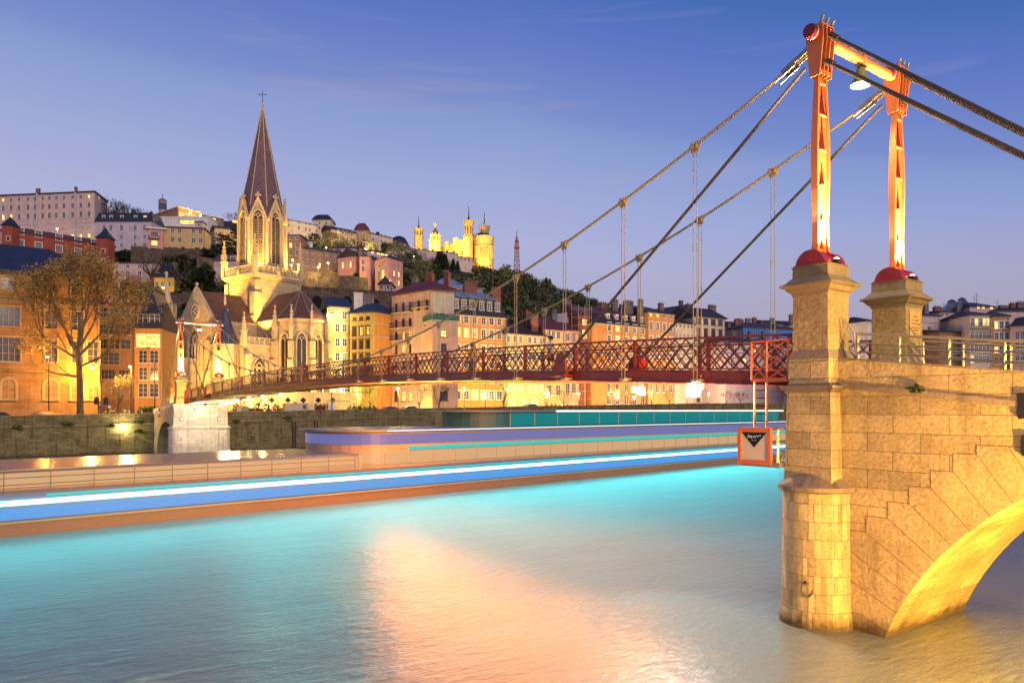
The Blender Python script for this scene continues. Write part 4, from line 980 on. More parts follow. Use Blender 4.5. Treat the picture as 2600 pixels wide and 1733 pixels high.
def facade(mb, P0, P1, z0, z1, wins, depth=.22):
    """wall from P0 to P1 (left to right seen from outside) with real openings; wins [(u, z, w, h)]"""
    P0 = Vector(P0[:2]); P1 = Vector(P1[:2]); L_ = (P1 - P0).length; t = (P1 - P0) / L_; inn = Vector((-t.y, t.x))
    us = {0, L_}; vs_ = {z0, z1}; rects = []
    for u, z, w, h in wins:
        a, b, c, d = max(.01, u - w / 2), min(L_ - .01, u + w / 2), max(z0 + .01, z - h / 2), min(z1 - .01, z + h / 2)
        if b - a < .1 or d - c < .1: continue
        rects.append((a, b, c, d)); us |= {a, b}; vs_ |= {c, d}
    us = sorted(us); vs_ = sorted(vs_)
    def p(u, z, y=0): x = P0 + t * u + inn * y; return (x.x, x.y, z)
    for c, d in zip(vs_, vs_[1:]):
        if d - c < 1e-5: continue
        row = [r for r in rects if r[2] < (c + d) / 2 < r[3]]
        run = None
        for a, b in zip(us, us[1:]):
            if b - a < 1e-5: continue
            m = (a + b) / 2
            if any(r[0] < m < r[1] for r in row):
                if run is not None: mb.quad(p(run, c), p(a, c), p(a, d), p(run, d)); run = None
            elif run is None: run = a
        if run is not None: mb.quad(p(run, c), p(L_, c), p(L_, d), p(run, d))
    for a, b, c, d in rects:
        mb.quad(p(a, c), p(b, c), p(b, c, depth), p(a, c, depth)); mb.quad(p(b, d), p(a, d), p(a, d, depth), p(b, d, depth))
        mb.quad(p(a, d), p(a, c), p(a, c, depth), p(a, d, depth)); mb.quad(p(b, c), p(b, d), p(b, d, depth), p(b, c, depth))
    return L_, t
def on_face(P0, P1, ox):
    r = (ox - CX) / F; d = P1 - P0
    return -(P0.x - r * P0.y) / (d.x - r * d.y)
def inset_poly(fp, d):
    n = len(fp); out_ = []
    for i in range(n):
        a, b, c = fp[i - 1], fp[i], fp[(i + 1) % n]
        e1 = (b - a).normalized(); e2 = (c - b).normalized(); n1 = Vector((-e1.y, e1.x)); n2 = Vector((-e2.y, e2.x))
        k = (n1 + n2); k = k / max(.2, k.dot(n1)) if k.length > 1e-5 else n1
        out_.append(b + k * d)
    return out_
M_CHIM = stone('chimney_brick', (.32, .10, .055), .25, .09, .012, (.30, .26, .22), .9, .4, .5, 9)
M_CHIMG = stone('chimney_grey_render', (.24, .21, .19), .8, .3, .01, None, .9, .4, .5, 7, .5)
M_POT = paint('clay_pots', (.35, .12, .06), .8)
def chimney(parent, p, z0, z1, w=1.0, d=.7, mat=None, rz=0, pots=3):
    mb = MB(); mb.box((p[0], p[1], (z0 + z1) / 2), (w, d, z1 - z0), rz); mb.box((p[0], p[1], z1 - .35), (w + .12, d + .12, .12), rz); mb.box((p[0], p[1], z1 + .05), (w + .18, d + .18, .14), rz)
    c = math.cos(rz); s = math.sin(rz)
    for i in range(pots):
        x = (i - (pots - 1) / 2) * w / max(1, pots); mb.lathe([(.13, 0), (.10, .45)], (p[0] + c * x, p[1] + s * x, z1 + .1), 6)
    return mb.build('chimney', mat or M_CHIM, parent)
def roof(parent, fp, z, kind, h, mat, ov=.45, mat2=None, h1=0, ridge=.32, ins=1.0):
    e = inset_poly(fp, -ov); mb = MB()
    def slab(ps, za, zb2): mb.prism(ps, za, zb2)
    if kind == 'flat':
        mb.prism(e, z, z + h); return mb.build('roof', mat, parent)
    if kind == 'mansard':
        i1 = inset_poly(fp, ins); o = inset_poly(fp, -.12); n = len(fp)
        mb.prism(inset_poly(fp, -.3), z - .05, z + .18); 
        mb.mi = 0
        for k in range(n):
            j = (k + 1) % n; mb.quad(v3(o[k], z + .18), v3(o[j], z + .18), v3(i1[j], z + h1), v3(i1[k], z + h1))
        r_ = mb.build('roof', mat, parent)
        mb = MB(); e2 = inset_poly(i1, -.18); m0 = (e2[0] + e2[3]) / 2; m1 = (e2[1] + e2[2]) / 2; a = m0 + (m1 - m0) * .2; b = m1 - (m1 - m0) * .2
        mb.prism(e2, z + h1 - .1, z + h1 + .05)
        zt = z + h1 + .05; A, B = v3(a, zt + h), v3(b, zt + h); E = [v3(p, zt) for p in e2]
        mb.poly([E[0], E[1], B, A]); mb.poly([E[1], E[2], B]); mb.poly([E[2], E[3], A, B]); mb.poly([E[3], E[0], A])
        mb.build('upper_roof', mat2 or mat, r_); return r_
    i_ = ridge if kind == 'hip' else 0
    mb.prism(e, z - .02, z + .16)
    if kind == 'shed':
        E = [v3(p, z + .16) for p in e]; A, B = v3(e[3], z + .16 + h), v3(e[2], z + .16 + h)
        mb.poly([E[0], E[1], B, A]); mb.poly([E[1], E[2], B]); mb.poly([E[3], E[0], A]); mb.poly([E[2], E[3], A, B]); return mb.build('roof', mat, parent)
    sw = kind == 'gablex'
    if sw: e = e[1:] + e[:1]
    m0 = (e[0] + e[3]) / 2; m1 = (e[1] + e[2]) / 2; a = m0 + (m1 - m0) * i_; b = m1 - (m1 - m0) * i_
    zt = z + .16; A, B = v3(a, zt + h), v3(b, zt + h); E = [v3(p, zt) for p in e]
    mb.poly([E[0], E[1], B, A]); mb.poly([E[2], E[3], A, B]); mb.poly([E[1], E[2], B]); mb.poly([E[3], E[0], A])
    r_ = mb.build('roof', mat, parent)
    return r_
HOUSES = {}
def house(name, label, pts, z0, eave, wall, roofspec, faces=(), group=None, cat='house', depth=9, base_oy=None, chim=(), trim=None, bands=(), lit=.12, fmat=None, win_parts=True, ref=0, corn=True, ws=1, eave_z=None, wallside=None):
    """pts: two points (plain front) or three (left, nearest corner, right) as (ox, depth)"""
    P = [xy(*p) for p in pts]; rng = random.Random(label)
    if len(P) == 2:
        t = (P[1] - P[0]).normalized(); back = Vector((-t.y, t.x)) * depth
        fp = [P[0], P[1], P[1] + back, P[0] + back]; edges = [(P[0], P[1])]
    else:
        fp = [P[0], P[1], P[2], P[0] + P[2] - P[1]]; edges = [(P[0], P[1]), (P[1], P[2])]
    ze = eave_z if eave_z is not None else zz(eave, pts[ref][1])
    if z0 is None: z0 = min(tz(p[0], p[1]) for p in pts) - 2.0
    root = thing(name, label, cat, (P[0].x, P[0].y, z0), group)
    mb = MB(); fr = []
    for fi, (a, b) in enumerate(edges):
        L_ = (b - a).length; t = (b - a) / L_; spec = faces[fi] if fi < len(faces) else None; wins = []
        if spec:
            ym = (a.y + b.y) / 2
            for ri, row in enumerate(spec['rows']):
                oy, w, h = row[0], row[1] * ws, row[2] * ws; z = zz(oy, ym); st = row[3] if len(row) > 3 else spec.get('style', 'plain'); lr = row[4] if len(row) > 4 else None; cols = row[5] if len(row) > 5 else spec['cols']
                for ci, ox in enumerate(cols):
                    u = on_face(a, b, ox) * L_
                    if u < w / 2 + .05 or u > L_ - w / 2 - .05: continue
                    if z - h / 2 < z0: continue
                    wins.append((u, z, w, h, st, (ci in lr) if lr is not None else None))
        fm_ = MB() if fi and wallside else mb; facade(fm_, a, b, z0, ze, [x[:4] for x in wins if not x[4].startswith('arch')])
        if fm_ is not mb: fm_.build('side_wall', wallside, root, fix=False)
        fr.append((a, t, wins))
    if len(P) == 2: rest = [(fp[1], fp[2]), (fp[2], fp[3]), (fp[3], fp[0])]
    else: rest = [(fp[2], fp[3]), (fp[3], fp[0])]
    for a, b in rest: mb.quad(v3(a, z0), v3(b, z0), v3(b, ze), v3(a, ze))
    mb.poly([v3(p, ze - .02) for p in fp])
    kind = roofspec[0]
    if kind in ('gable', 'gablex'):
        e = fp if kind == 'gable' else fp[1:] + fp[:1]; h = roofspec[1]
        m0 = (e[0] + e[3]) / 2; m1 = (e[1] + e[2]) / 2
        mb.poly([v3(e[3], ze), v3(e[0], ze), v3(m0, ze + h)]); mb.poly([v3(e[1], ze), v3(e[2], ze), v3(m1, ze + h)])
    mb.build('wall', wall, root, fix=False)
    rf = roof(root, fp, ze + (.0), *roofspec[:3], **(roofspec[3] if len(roofspec) > 3 else {}))
    if corn or bands:
        tm = trim or wall
        for zb_ in ([ze - .18] if corn else []) + [zz(o, (edges[0][0].y + edges[0][1].y) / 2) for o in bands]:
            for a, b in edges:
                t = (b - a).normalized(); o = Vector((t.y, -t.x)); c = MB(); hh = .3 if abs(zb_ - ze + .18) < .01 else .18
                c.add([v3(a + o * yy, zb_ + z_) for z_ in (-hh / 2, hh / 2) for yy in (.003, .14)] + [v3(b + o * yy, zb_ + z_) for z_ in (-hh / 2, hh / 2) for yy in (.003, .14)], [(0, 1, 3, 2), (4, 6, 7, 5), (0, 4, 5, 1), (1, 5, 7, 3), (3, 7, 6, 2), (2, 6, 4, 0)])
                c.build('cornice' if hh > .2 else 'string_course', tm, root)
    if len(P) == 2 and ze - z0 > 9:
        t = (P[1] - P[0]).normalized(); p = P[1] - t * .25 + Vector((t.y, -t.x)) * .12; c = MB(); c.tube(v3(p, z0), v3(p, ze), .07, n=5); c.build('drainpipe', M_GALV, root)
    wl = wloc(root); nw = 0
    for a, t, wins in fr:
        rz = math.atan2(t.y, t.x)
        for u, z, w, h, st, lt in wins:
            fm, pm = win_meshes(w, h, st)
            p = a + t * u; is_lit = lt if lt is not None else rng.random() < lit
            m = (M_LIT if rng.random() < .65 or lt else M_LITD) if is_lit else M_DIM
            if not is_lit and 'shut' in st: m = M_SHUT[rng.randrange(3)] if rng.random() < .6 else m
            f = obj('window', fm if fmat is None else frame_variant(fm, fmat), root, Vector((p.x, p.y, z)) - wl, rz)
            obj('pane', pm if m is M_DIM else pane_variant(pm, m), f); nw += 1
    for c in chim:
        ox, oyt, Y = c[0], c[1], c[2]; w = c[3] if len(c) > 3 else 1.2; mt = c[4] if len(c) > 4 else M_CHIM
        p = xy(ox, Y); chimney(rf, p, min(ze, zz(oyt, Y) - 2) , zz(oyt, Y), w, .8, mt, math.atan2(edges[0][1].y - edges[0][0].y, edges[0][1].x - edges[0][0].x), c[5] if len(c) > 5 else 3)
    HOUSES[label] = (root, edges, ze, fp, rf)
    return root, edges, ze, fp, rf
def balcony(root, edge, ox0, ox1, oy, proj=.9, mat=None, hgt=1.0):
    a, b = edge; L_ = (b - a).length; t = (b - a) / L_; o = Vector((t.y, -t.x)); ym = (a.y + b.y) / 2; z = zz(oy, ym)
    u0, u1 = on_face(a, b, ox0) * L_, on_face(a, b, ox1) * L_
    mb = MB(); c = [a + t * u0, a + t * u1, a + t * u1 + o * proj, a + t * u0 + o * proj]
    mb.prism([c[0], c[3], c[2], c[1]], z - .16, z); bal = mb.build('balcony', M_CREAM, root)
    mb = MB(); pp = [c[0], c[3], c[2], c[1]]
    for p0, p1 in zip(pp, pp[1:]):
        mb.bar(v3(p0, z + hgt), v3(p1, z + hgt), .06); mb.bar(v3(p0, z + .1), v3(p1, z + .1), .04)
        n = max(1, int((p1 - p0).length / .25))
        for i in range(n + 1): x = p0 + (p1 - p0) * i / n; mb.bar(v3(x, z), v3(x, z + hgt), .03, up=(1, 0, 0))
    mb.build('railing', mat or M_IRON, bal)
def dormers(rf, edge, oxs, oy, w, h, mat, back=1.6, lit=(), Ym=None, arch=False, setb=.5):
    a, b = edge; L_ = (b - a).length; t = (b - a) / L_; inn = Vector((-t.y, t.x)); ym = (a.y + b.y) / 2; z = zz(oy, ym); rz = math.atan2(t.y, t.x); wl = wloc(rf)
    for i, ox in enumerate(oxs):
        p = a + t * on_face(a, b, ox) * L_ + inn * setb; mb = MB()
        c = [p - t * (w / 2 + .15), p + t * (w / 2 + .15)]
        facade(mb, c[0], c[1], z - h / 2 - .15, z + h / 2 + .15, [((c[1] - c[0]).length / 2, z, w, h)], .16)
        k = inn * back
        for s in (0, 1): mb.quad(v3(c[s], z - h / 2 - .15), v3(c[s] + k, z - h / 2 - .15), v3(c[s] + k, z + h / 2 + .15), v3(c[s], z + h / 2 + .15))
        zt = z + h / 2 + .15; o = inn * -.15
        if arch:
            pts = []
            for q_ in range(9): an = math.pi * q_ / 8; pp = p + o - t * (math.cos(an) * (w / 2 + .3)); pts.append(v3(pp, zt + .32 * math.sin(an)))
            mb.extrude(pts + [v3(p + o + t * (w / 2 + .3), zt - .05), v3(p + o - t * (w / 2 + .3), zt - .05)][::1], v3(k - o, 0))
        else: mb.prism([c[0] - t * .15 + o, c[1] + t * .15 + o, c[1] + t * .15 + k, c[0] - t * .15 + k], zt, zt + .14)
        d = mb.build('dormer', mat, rf, fix=False)
        fm, pm = win_meshes(w, h, 'plain'); f = obj('window', fm, d, v3(p, z) - wl, rz); 
        pm = pane_variant(pm, M_LIT) if i in lit else pm
        # the glass is joined to the sash so that the tree stays thing > part > sub-part
        f.data = sash_with_glass(fm, pm); 
_sg = {}
def sash_with_glass(fm, pm):
    k = (fm.name, pm.name)
    if k in _sg: return _sg[k]
    bm = bmesh.new(); bm.from_mesh(fm); n0 = len(bm.faces); bm.from_mesh(pm); bm.faces.ensure_lookup_table()
    for i, f in enumerate(bm.faces): f.material_index = 0 if i < n0 else 1
    m = bpy.data.meshes.new('window'); bm.to_mesh(m); bm.free(); m.materials.append(fm.materials[0]); m.materials.append(pm.materials[0]); _sg[k] = m; return m
M_CREAM = plaster('cream_render', (.62, .50, .33))
M_TILE = tiles('terracotta_tiles', (.22, .075, .06)); M_TILED = tiles('dark_tiles', (.06, .035, .04)); M_SLATE = tiles('blue_black_slate', (.03, .033, .055), .3, .22, .45); M_ZINC = tiles('zinc_roof', (.26, .36, .46), .55, 6, .4, .3, .02); M_MAROON = tiles('maroon_tiles', (.18, .04, .055))
# ================================================================== buildings along the quay
def sy(ox, off):
    y, z = quay(ox); r = (ox - CX) / F; return y + off / (.81 - .588 * r)
P_ORST = stone('ochre_ashlar', (.34, .19, .075), 1.5, .5, .012, None, .9, .25, .4, 6, .3)
P_BROWN = plaster('brown_render', (.36, .19, .09)); P_ORANGE = plaster('orange_render', (.58, .29, .09)); P_YEL = plaster('yellow_render', (.66, .47, .10)); P_PYEL = plaster('pale_yellow_render', (.62, .50, .22)); P_ORG2 = plaster('deep_orange_render', (.62, .27, .07))
P_PINK = plaster('pink_render', (.68, .44, .33)); P_SALM = plaster('salmon_render', (.66, .40, .27)); P_CRM = plaster('ivory_render', (.62, .53, .36)); P_OCH = plaster('ochre_render', (0.69, 0.46, 0.19)); P_BEI = plaster('beige_render', (0.70, 0.58, 0.45)); P_WHT = plaster('off_white_render', (0.75, 0.70, 0.65))
P_MAUV = plaster('mauve_render', (0.58, 0.45, 0.45)); P_GREY = plaster('grey_violet_render', (0.55, 0.47, 0.50)); P_ROSE = plaster('old_rose_render', (0.65, 0.31, 0.28)); P_RED = plaster('brick_red_render', (.33, .085, .05)); P_HPNK = plaster('pinkish_stone', (0.62, 0.45, 0.41))
M_STONEF = stone('window_stone', (.46, .34, .18), 3, 3, 0, None, .9, .2, .3)
W1 = dict(fmat=M_WHITE)
house('stone_palace', 'large ochre stone building with arched ground floor windows behind the plane tree', [(-150, sy(-150, 13)), (253, sy(253, 13))], None, 690, P_ORST, ('hip', 5.5, M_SLATE, dict(ov=.7)),
      [dict(cols=[-95, 22, 130, 197], rows=[(722, 1.7, 1.8, 'trim', [], [-95, 22, 130, 197]), (806, 2.7, 2.9, 'trim', [], [-95, 22]), (806, 1.6, 2.9, 'trim', [], [130, 197]), (888, 2.9, 3.6, 'trim', [], [-95, 22]), (888, 1.6, 3.4, 'trim', [], [130, 197, 237]), (988, 1.75, 3.1, 'arch'), (988, 1.5, 3.0, 'arch', [], [237])])],
      cat='building', fmat=M_STONEF, depth=18, bands=(757, 765, 922, 944), trim=M_COPE, ref=1, lit=0, eave_z=zz(688, sy(0, 13)))
house('town_house', 'tall brown house with paired windows between the ochre stone building and the dark mansard house', [(243, sy(243, 26)), (342, sy(342, 24))], None, 772, P_BROWN, ('hip', 3, M_TILED), [dict(cols=[262, 290, 319], rows=[(793, 1.5, 1.6), (836, 1.6, 1.7), (873, 1.6, 1.7), (910, 3.4, 2.2, 'plain', [], [275, 316]), (950, 2.2, 1.7, 'plain', [], [275, 318]), (988, 2.4, 3.0, 'arch', [], [284, 318])])], depth=12, bands=(928,), lit=0, fmat=M_STONEF)
r_, e_, z_, f_, rf_ = house('town_house', 'narrow orange house with a black mansard and two bright lit windows', [(342, sy(342, 23)), (412, sy(412, 21))], None, 832, P_ORANGE, ('mansard', 1.0, M_SLATE, dict(h1=7.2, ins=2.2)), [dict(cols=[363, 391], rows=[(864, 2.3, 2.4, 'plain', [0, 1]), (905, 1.4, 2.2), (948, 1.4, 2.2), (990, 1.5, 2.4)])], depth=11, lit=.1, bands=(885,))
dormers(r_, e_[0], [362, 392], 813, 1.7, 2.2, M_SLATE, 2, (), setb=.1); dormers(r_, e_[0], [352, 366, 379, 396], 784, 1.0, .9, M_SLATE, 1.5, (), setb=1.6)
house('town_house', 'pale yellow narrow house with one bright window just right of the church', [(836, sy(836, 27)), (889, sy(889, 26))], None, 778, P_PYEL, ('gable', 2.6, M_SLATE), [dict(cols=[857, 875], rows=[(799, 1.2, 2.2, 'trim', [0]), (832, 1.2, 2.2, 'trim', []), (868, 1.2, 2.2, 'trim'), (905, 1.2, 2.2, 'trim'), (945, 1.2, 2.2, 'trim'), (985, 1.3, 2.2, 'trim')])], depth=12, lit=.1, ws=.74, trim=M_CREAM,
      chim=((909, 744, sy(909, 33), 1.9, P_WHT, 0), (931, 748, sy(931, 36), 3.2, M_CHIMG, 0)))
yl = sy(889, 24); yc = yl / 1.022; 
r_, e_, z_, f_, rf_ = house('corner_house', 'bright yellow corner house with a plain orange side wall and a wall lamp', [(889, yl), (951, yc), (1000, yc * 1.035)], None, 797, P_YEL, ('hip', 2.2, M_SLATE, dict(ov=.6)),
      [dict(cols=[900, 917, 934], rows=[(808, 1.5, 1.0, 'plain', []), (840, 1.15, 2.3, 'trim', [1, 2]), (874, 1.15, 2.3, 'trim', []), (908, 1.15, 2.3, 'trim', []), (943, 1.15, 2.3, 'trim', []), (985, 1.3, 2.4, 'arch', [])]), None],
      ws=.74, trim=M_CREAM, bands=(823, 855, 888, 924, 960), fmat=M_DARKF, wallside=P_ORG2, chim=((1012, 762, yc * 1.05, 1.6, M_CHIM, 4),))
yl = sy(995, 20); yc = yl / 1.052
r_, e_, z_, f_, rf_ = house('corner_house', 'big pink corner house with iron balconies, maroon roof and a blank cream end wall', [(995, yl), (1098, yc), (1153, yc * 1.012)], None, 751, P_PINK, ('hip', 2.3, M_MAROON, dict(ov=.7)),
      [dict(cols=[1006, 1024, 1041, 1063, 1084], rows=[(777, 1.1, 2.6, 'shut', []), (818, 1.1, 2.5, 'plain', [], [1006, 1024, 1041, 1083]), (850, 1.1, 2.5, 'plain', [1, 2], [1006, 1024, 1041]), (884, 1.1, 2.3, 'shut', [1], [1006, 1024, 1041]), (925, 1.1, 2.3, 'shut', [], [1006, 1024, 1041]), (965, 1.2, 2.3), (1005, 1.6, 2.8, 'plain', [1, 2], [1006, 1024, 1041])]), dict(cols=[1124], rows=[(808, 1.2, 2.6, 'plain', [])])],
      ws=.74, trim=M_CREAM, fmat=M_DARKF, wallside=P_CRM, chim=((1054, 706, yc * 1.06, 1.3, M_CHIMG, 4), (1091, 696, yc * 1.05, 1.9, M_CHIM, 5), (1136, 694, yc * 1.04, 1.25, M_CHIM, 4)))
for a, b, o in ((997, 1047, 790), (1050, 1092, 783), (997, 1048, 829), (997, 1046, 861)): balcony(r_, e_[0], a, b, o, .85)
# the terrace block in front of it
t0 = e_[0]; yl2 = yc * .985
r2, e2, z2, f2, rf2 = house('terrace_block', 'lower salmon block with a green railed roof terrace in front of the cream end wall', [(1058, yl * .985), (1098, yl2), (1163, yl2 * 1.015)], None, 826, P_SALM, ('flat', .25, M_CREAM, dict(ov=.3)),
      [dict(cols=[1074], rows=[(849, 1.6, 1.8, 'shut'), (885, 1.7, 2.0, 'shut'), (930, 1.6, 2.0), (970, 1.6, 2.0)]), dict(cols=[1127], rows=[(847, 1.6, 1.8, 'shut'), (881, 1.6, 2.0, 'shut'), (920, 1.6, 2.0), (960, 1.6, 2.0), (1005, 2.2, 2.4, 'plain', [])])], ws=.74, fmat=M_DARKF, trim=M_CREAM)
mb = MB(); z = z2 + .25
for a, b in e2:
    t = (b - a).normalized(); o = Vector((t.y, -t.x)) * .2; mb.bar(v3(a + o, z + .55), v3(b + o, z + .55), .05, 1.0)
mb.build('terrace_screen', paint('green_canvas', (.03, .14, .09), .7), r2)
mb = MB()
for a, b in e2:
    t = (b - a).normalized(); o = Vector((t.y, -t.x)) * .2; mb.bar(v3(a + o, z + 1.25), v3(b + o, z + 1.25), .04, .04)
mb.build('railing', M_IRON, r2)
rng = random.Random(8); M_LEAFD = leafmat('terrace_plants', (.05, .08, .03), .6)
a, b = e2[1]; p = a + (b - a) * .3; mb = MB()
for f in (.1, .3, .5, .75, .95): pp = a + (b - a) * f; tuft((pp.x, pp.y + .3, z + 1.0), 40, .35, .2, rng, mb)
tag(mb.build('terrace_plants', M_LEAFD, fix=False), 'row of potted plants along the green railed terrace', 'plants')
y0 = sy(1153, 20); y1 = sy(1285, 19)
r_, e_, z_, f_, rf_ = house('apartment_house', 'orange apartment house with black mansard, six arched dormers and blue zinc top', [(1153, y0), (1285, y1)], None, 797, P_ORG2, ('mansard', 2.4, M_SLATE, dict(h1=4.2, ins=1.5, mat2=M_ZINC)),
      [dict(cols=[1163, 1184, 1205, 1228, 1248, 1268], rows=[(813, 1.45, 2.1, 'trim', []), (847, 1.45, 2.6, 'trim', [0, 1, 2]), (886, 1.45, 2.2, 'trim', []), (925, 1.45, 2.2, 'trim'), (962, 1.45, 2.2, 'trim'), (1003, 1.8, 2.6, 'trim', [2])])], ws=.74, trim=M_CREAM, bands=(826, 866, 905), lit=.1, depth=12,
      chim=((1193, 716, y0 + 7, 3.2, M_CHIM, 6), (1258, 733, y0 + 9, 2.4, M_CHIM, 5)))
dormers(r_, e_[0], [1160, 1180, 1200, 1225, 1245, 1265], 776, 1.15, 1.75, M_GALV, 1.8, (), arch=True, setb=.35)
house('rear_house', 'pink house with a pale blue metal roof rising behind the maroon roof', [(1105, y0 + 16), (1182, y0 + 18)], None, 727, P_ROSE, ('hip', 2.6, M_ZINC), [dict(cols=[1164], rows=[(735, 1, 1)])], depth=9)
house('rear_house', 'small pink loft with a blue flat roof behind the brick chimneys', [(1196, y0 + 17), (1226, y0 + 18)], None, 732, P_ROSE, ('shed', .5, M_ZINC), [dict(cols=[1212], rows=[(744, 1.3, 1.4)])], depth=6)
y0 = sy(1285, 18); y1 = sy(1384, 18)
house('row_house', 'low yellow house with six close windows under a black roof', [(1285, y0), (1384, y1)], None, 846, P_PYEL, ('gable', 2.9, M_TILED), [dict(cols=[1291, 1307, 1322, 1345, 1359, 1374], rows=[(862, 1.15, 1.9, 'trim', []), (905, 1.15, 1.9, 'trim'), (945, 1.15, 1.9, 'trim', []), (985, 1.3, 2.3, 'arch', [2]), (1018, 1.8, 2.0, 'arch', [1], [1300, 1330, 1358])])], ws=.74, trim=M_CREAM, bands=(875, 925, 966), depth=10,
      chim=((1340, 792, y0 + 9, 1.5, M_CHIM, 3), (1356, 800, y0 + 7, 2.0, M_CHIM, 3), (1326, 795, y0 + 10, .7, M_CHIM, 1)))
house('row_house', 'ochre house with three grouped windows and a red tiled roof', [(1384, sy(1384, 18)), (1433, sy(1433, 18))], None, 836, P_OCH, ('gable', 3.0, M_MAROON), [dict(cols=[1394, 1405, 1418], rows=[(849, 1.1, 1.8, 'trim', []), (905, 1.2, 1.9), (945, 1.2, 1.9), (990, 1.4, 2.4)])], trim=M_CREAM, lit=.2, bands=(925,),
      chim=((1406, 788, sy(1406, 24), 1.4, M_CHIMG, 2), (1443, 762, sy(1443, 30), 1.8, M_CHIMG, 2)))
house('row_house', 'pinkish house with two windows left of the scaffolding', [(1433, sy(1433, 18)), (1470, sy(1470, 18))], None, 838, P_SALM, ('gable', 2.4, M_MAROON), [dict(cols=[1442, 1458], rows=[(856, 1.1, 1.9, 'plain', []), (900, 1.1, 1.9), (940, 1.1, 1.9), (985, 1.3, 2.4)])], lit=.1)
house('row_house', 'red gabled house wrapped by the scaffolding', [(1470, sy(1470, 20)), (1504, sy(1504, 20))], None, 800, P_RED, ('gable', 3.0, M_MAROON), [dict(cols=[1482, 1490], rows=[(818, .9, 1.5, 'plain', [0, 1]), (848, .9, 2.2, 'plain', [0, 1]), (900, 1, 2), (945, 1, 2)])], lit=.2)
y0 = sy(1504, 18); y1 = sy(1646, 18)
r_, e_, z_, f_, rf_ = house('apartment_house', 'wide orange apartment house with a navy mansard roof', [(1504, y0), (1646, y1)], None, 818, P_ORANGE, ('mansard', 2.0, M_SLATE, dict(h1=2.8, ins=1.8, mat2=M_MAROON)), [dict(cols=[1547, 1568, 1591, 1611, 1632], rows=[(832, 1.15, 2.0, 'trim', [1]), (864, 1.15, 2.1, 'trim', [1, 3]), (905, 1.15, 2.0, 'trim'), (945, 1.15, 2.0, 'trim'), (985, 1.15, 2.2), (1015, 1.5, 2.2)])], trim=M_CREAM, lit=.12, bands=(925,), depth=12,
      chim=((1532, 770, y0 + 12, 2.2, M_CHIM, 3), (1560, 762, y0 + 12, 2.0, M_CHIMG, 3), (1595, 765, y0 + 12, 3.0, M_CHIMG, 3), (1626, 762, y0 + 11, 1.4, M_CHIMG, 2)))
dormers(r_, e_[0], [1547, 1569, 1592, 1612, 1632], 806, .55, .9, M_WHITE, 1.0, (), setb=.3)
house('apartment_house', 'tall orange house with four windows a floor and small attic windows', [(1646, sy(1646, 17)), (1713, sy(1713, 17))], None, 792, P_ORANGE, ('shed', 3.2, M_TILED), [dict(cols=[1653, 1670, 1687, 1704], rows=[(801, .9, .9, 'plain', [0, 1]), (829, 1.15, 2.0, 'trim', []), (864, 1.15, 2.0, 'trim', []), (905, 1.15, 2.0, 'trim'), (945, 1.15, 2.0, 'trim'), (985, 1.2, 2.2)])], trim=M_CREAM, bands=(846,), lit=.1, depth=10, chim=((1678, 771, sy(1678, 22), 1.6, M_CHIMG, 2),))
house('row_house', 'narrow cream house with rows of small windows left of the loggia house', [(1713, sy(1713, 17)), (1764, sy(1764, 17))], None, 819, P_CRM, ('shed', 3.0, M_TILED), [dict(cols=[1718, 1728, 1738, 1748, 1757], rows=[(828, .65, .8, 'plain', []), (853, .75, 1.4, 'plain', []), (890, .75, 1.4), (925, .75, 1.5), (965, .75, 1.5)])], depth=9, lit=.05)
house('rear_house', 'white gabled wall with tall chimneys behind the narrow cream house', [(1688, sy(1688, 28)), (1782, sy(1782, 29))], None, 800, P_WHT, ('gablex', 3.6, M_TILED), [], depth=16, chim=((1729, 764, sy(1729, 31), 1.3, M_CHIMG, 0), (1747, 773, sy(1747, 31), 1.6, M_CHIM, 2)))
house('apartment_house', 'cream house with a glazed top loggia and four windows a floor', [(1764, sy(1764, 17)), (1841, sy(1841, 17))], None, 803, P_BEI, ('gable', 3.4, M_TILED, dict(ov=.6)), [dict(cols=[1773, 1792, 1811, 1829], rows=[(816, 1.9, 1.9, 'plain', []), (846, 1.15, 2.3, 'trim', []), (874, 1.15, 2.3, 'trim', []), (905, 1.15, 2.2, 'trim'), (940, 1.15, 2.2), (975, 1.15, 2.2), (1010, 1.4, 2.2)])], trim=M_CREAM, bands=(829, 858), lit=.05, fmat=M_DARKF, depth=12, chim=((1808, 776, sy(1808, 24), 2.6, M_CHIMG, 3),))
# scaffolding with pale netting
sc_ = thing('scaffold', 'metal scaffold tower with pale netting between ochre and orange houses', 'scaffold', v3(xy(1484, sy(1484, 16)), 7))
a, b = xy(1469, sy(1469, 15.5)), xy(1502, sy(1502, 15.5)); bk = qn * 2.5; z0, z1 = 7.0, zz(772, a.y)
mb = MB()
for p in (a, b, a + bk, b + bk, (a + b) / 2): mb.bar(v3(p, z0), v3(p, z1), .09, .09, up=(1, 0, 0))
z = z0 + 2
while z < z1:
    mb.bar(v3(a, z), v3(b, z), .07); mb.bar(v3(a + bk, z), v3(b + bk, z), .07); mb.bar(v3(a, z), v3(a + bk, z), .07); mb.bar(v3(b, z), v3(b + bk, z), .07); mb.bar(v3(a, z - 2), v3((a + b) / 2, z), .05); z += 2
mb.build('tubes', M_GALV, sc_)
mb = MB(); c = xy(1414, sy(1414, 24)); d = xy(1500, sy(1500, 24)); mb.quad(v3(c, zz(822, c.y)), v3(d, zz(822, d.y)), v3(d, zz(790, d.y)), v3(c, zz(796, c.y))); mb.quad(v3(d, zz(822, d.y)), v3(d + qn * 7, zz(822, d.y)), v3(d + qn * 7, zz(790, d.y)), v3(d, zz(790, d.y))); mb.build('netting', plaster('pale_netting', (.38, .36, .44), .8, .3), sc_, fix=False)
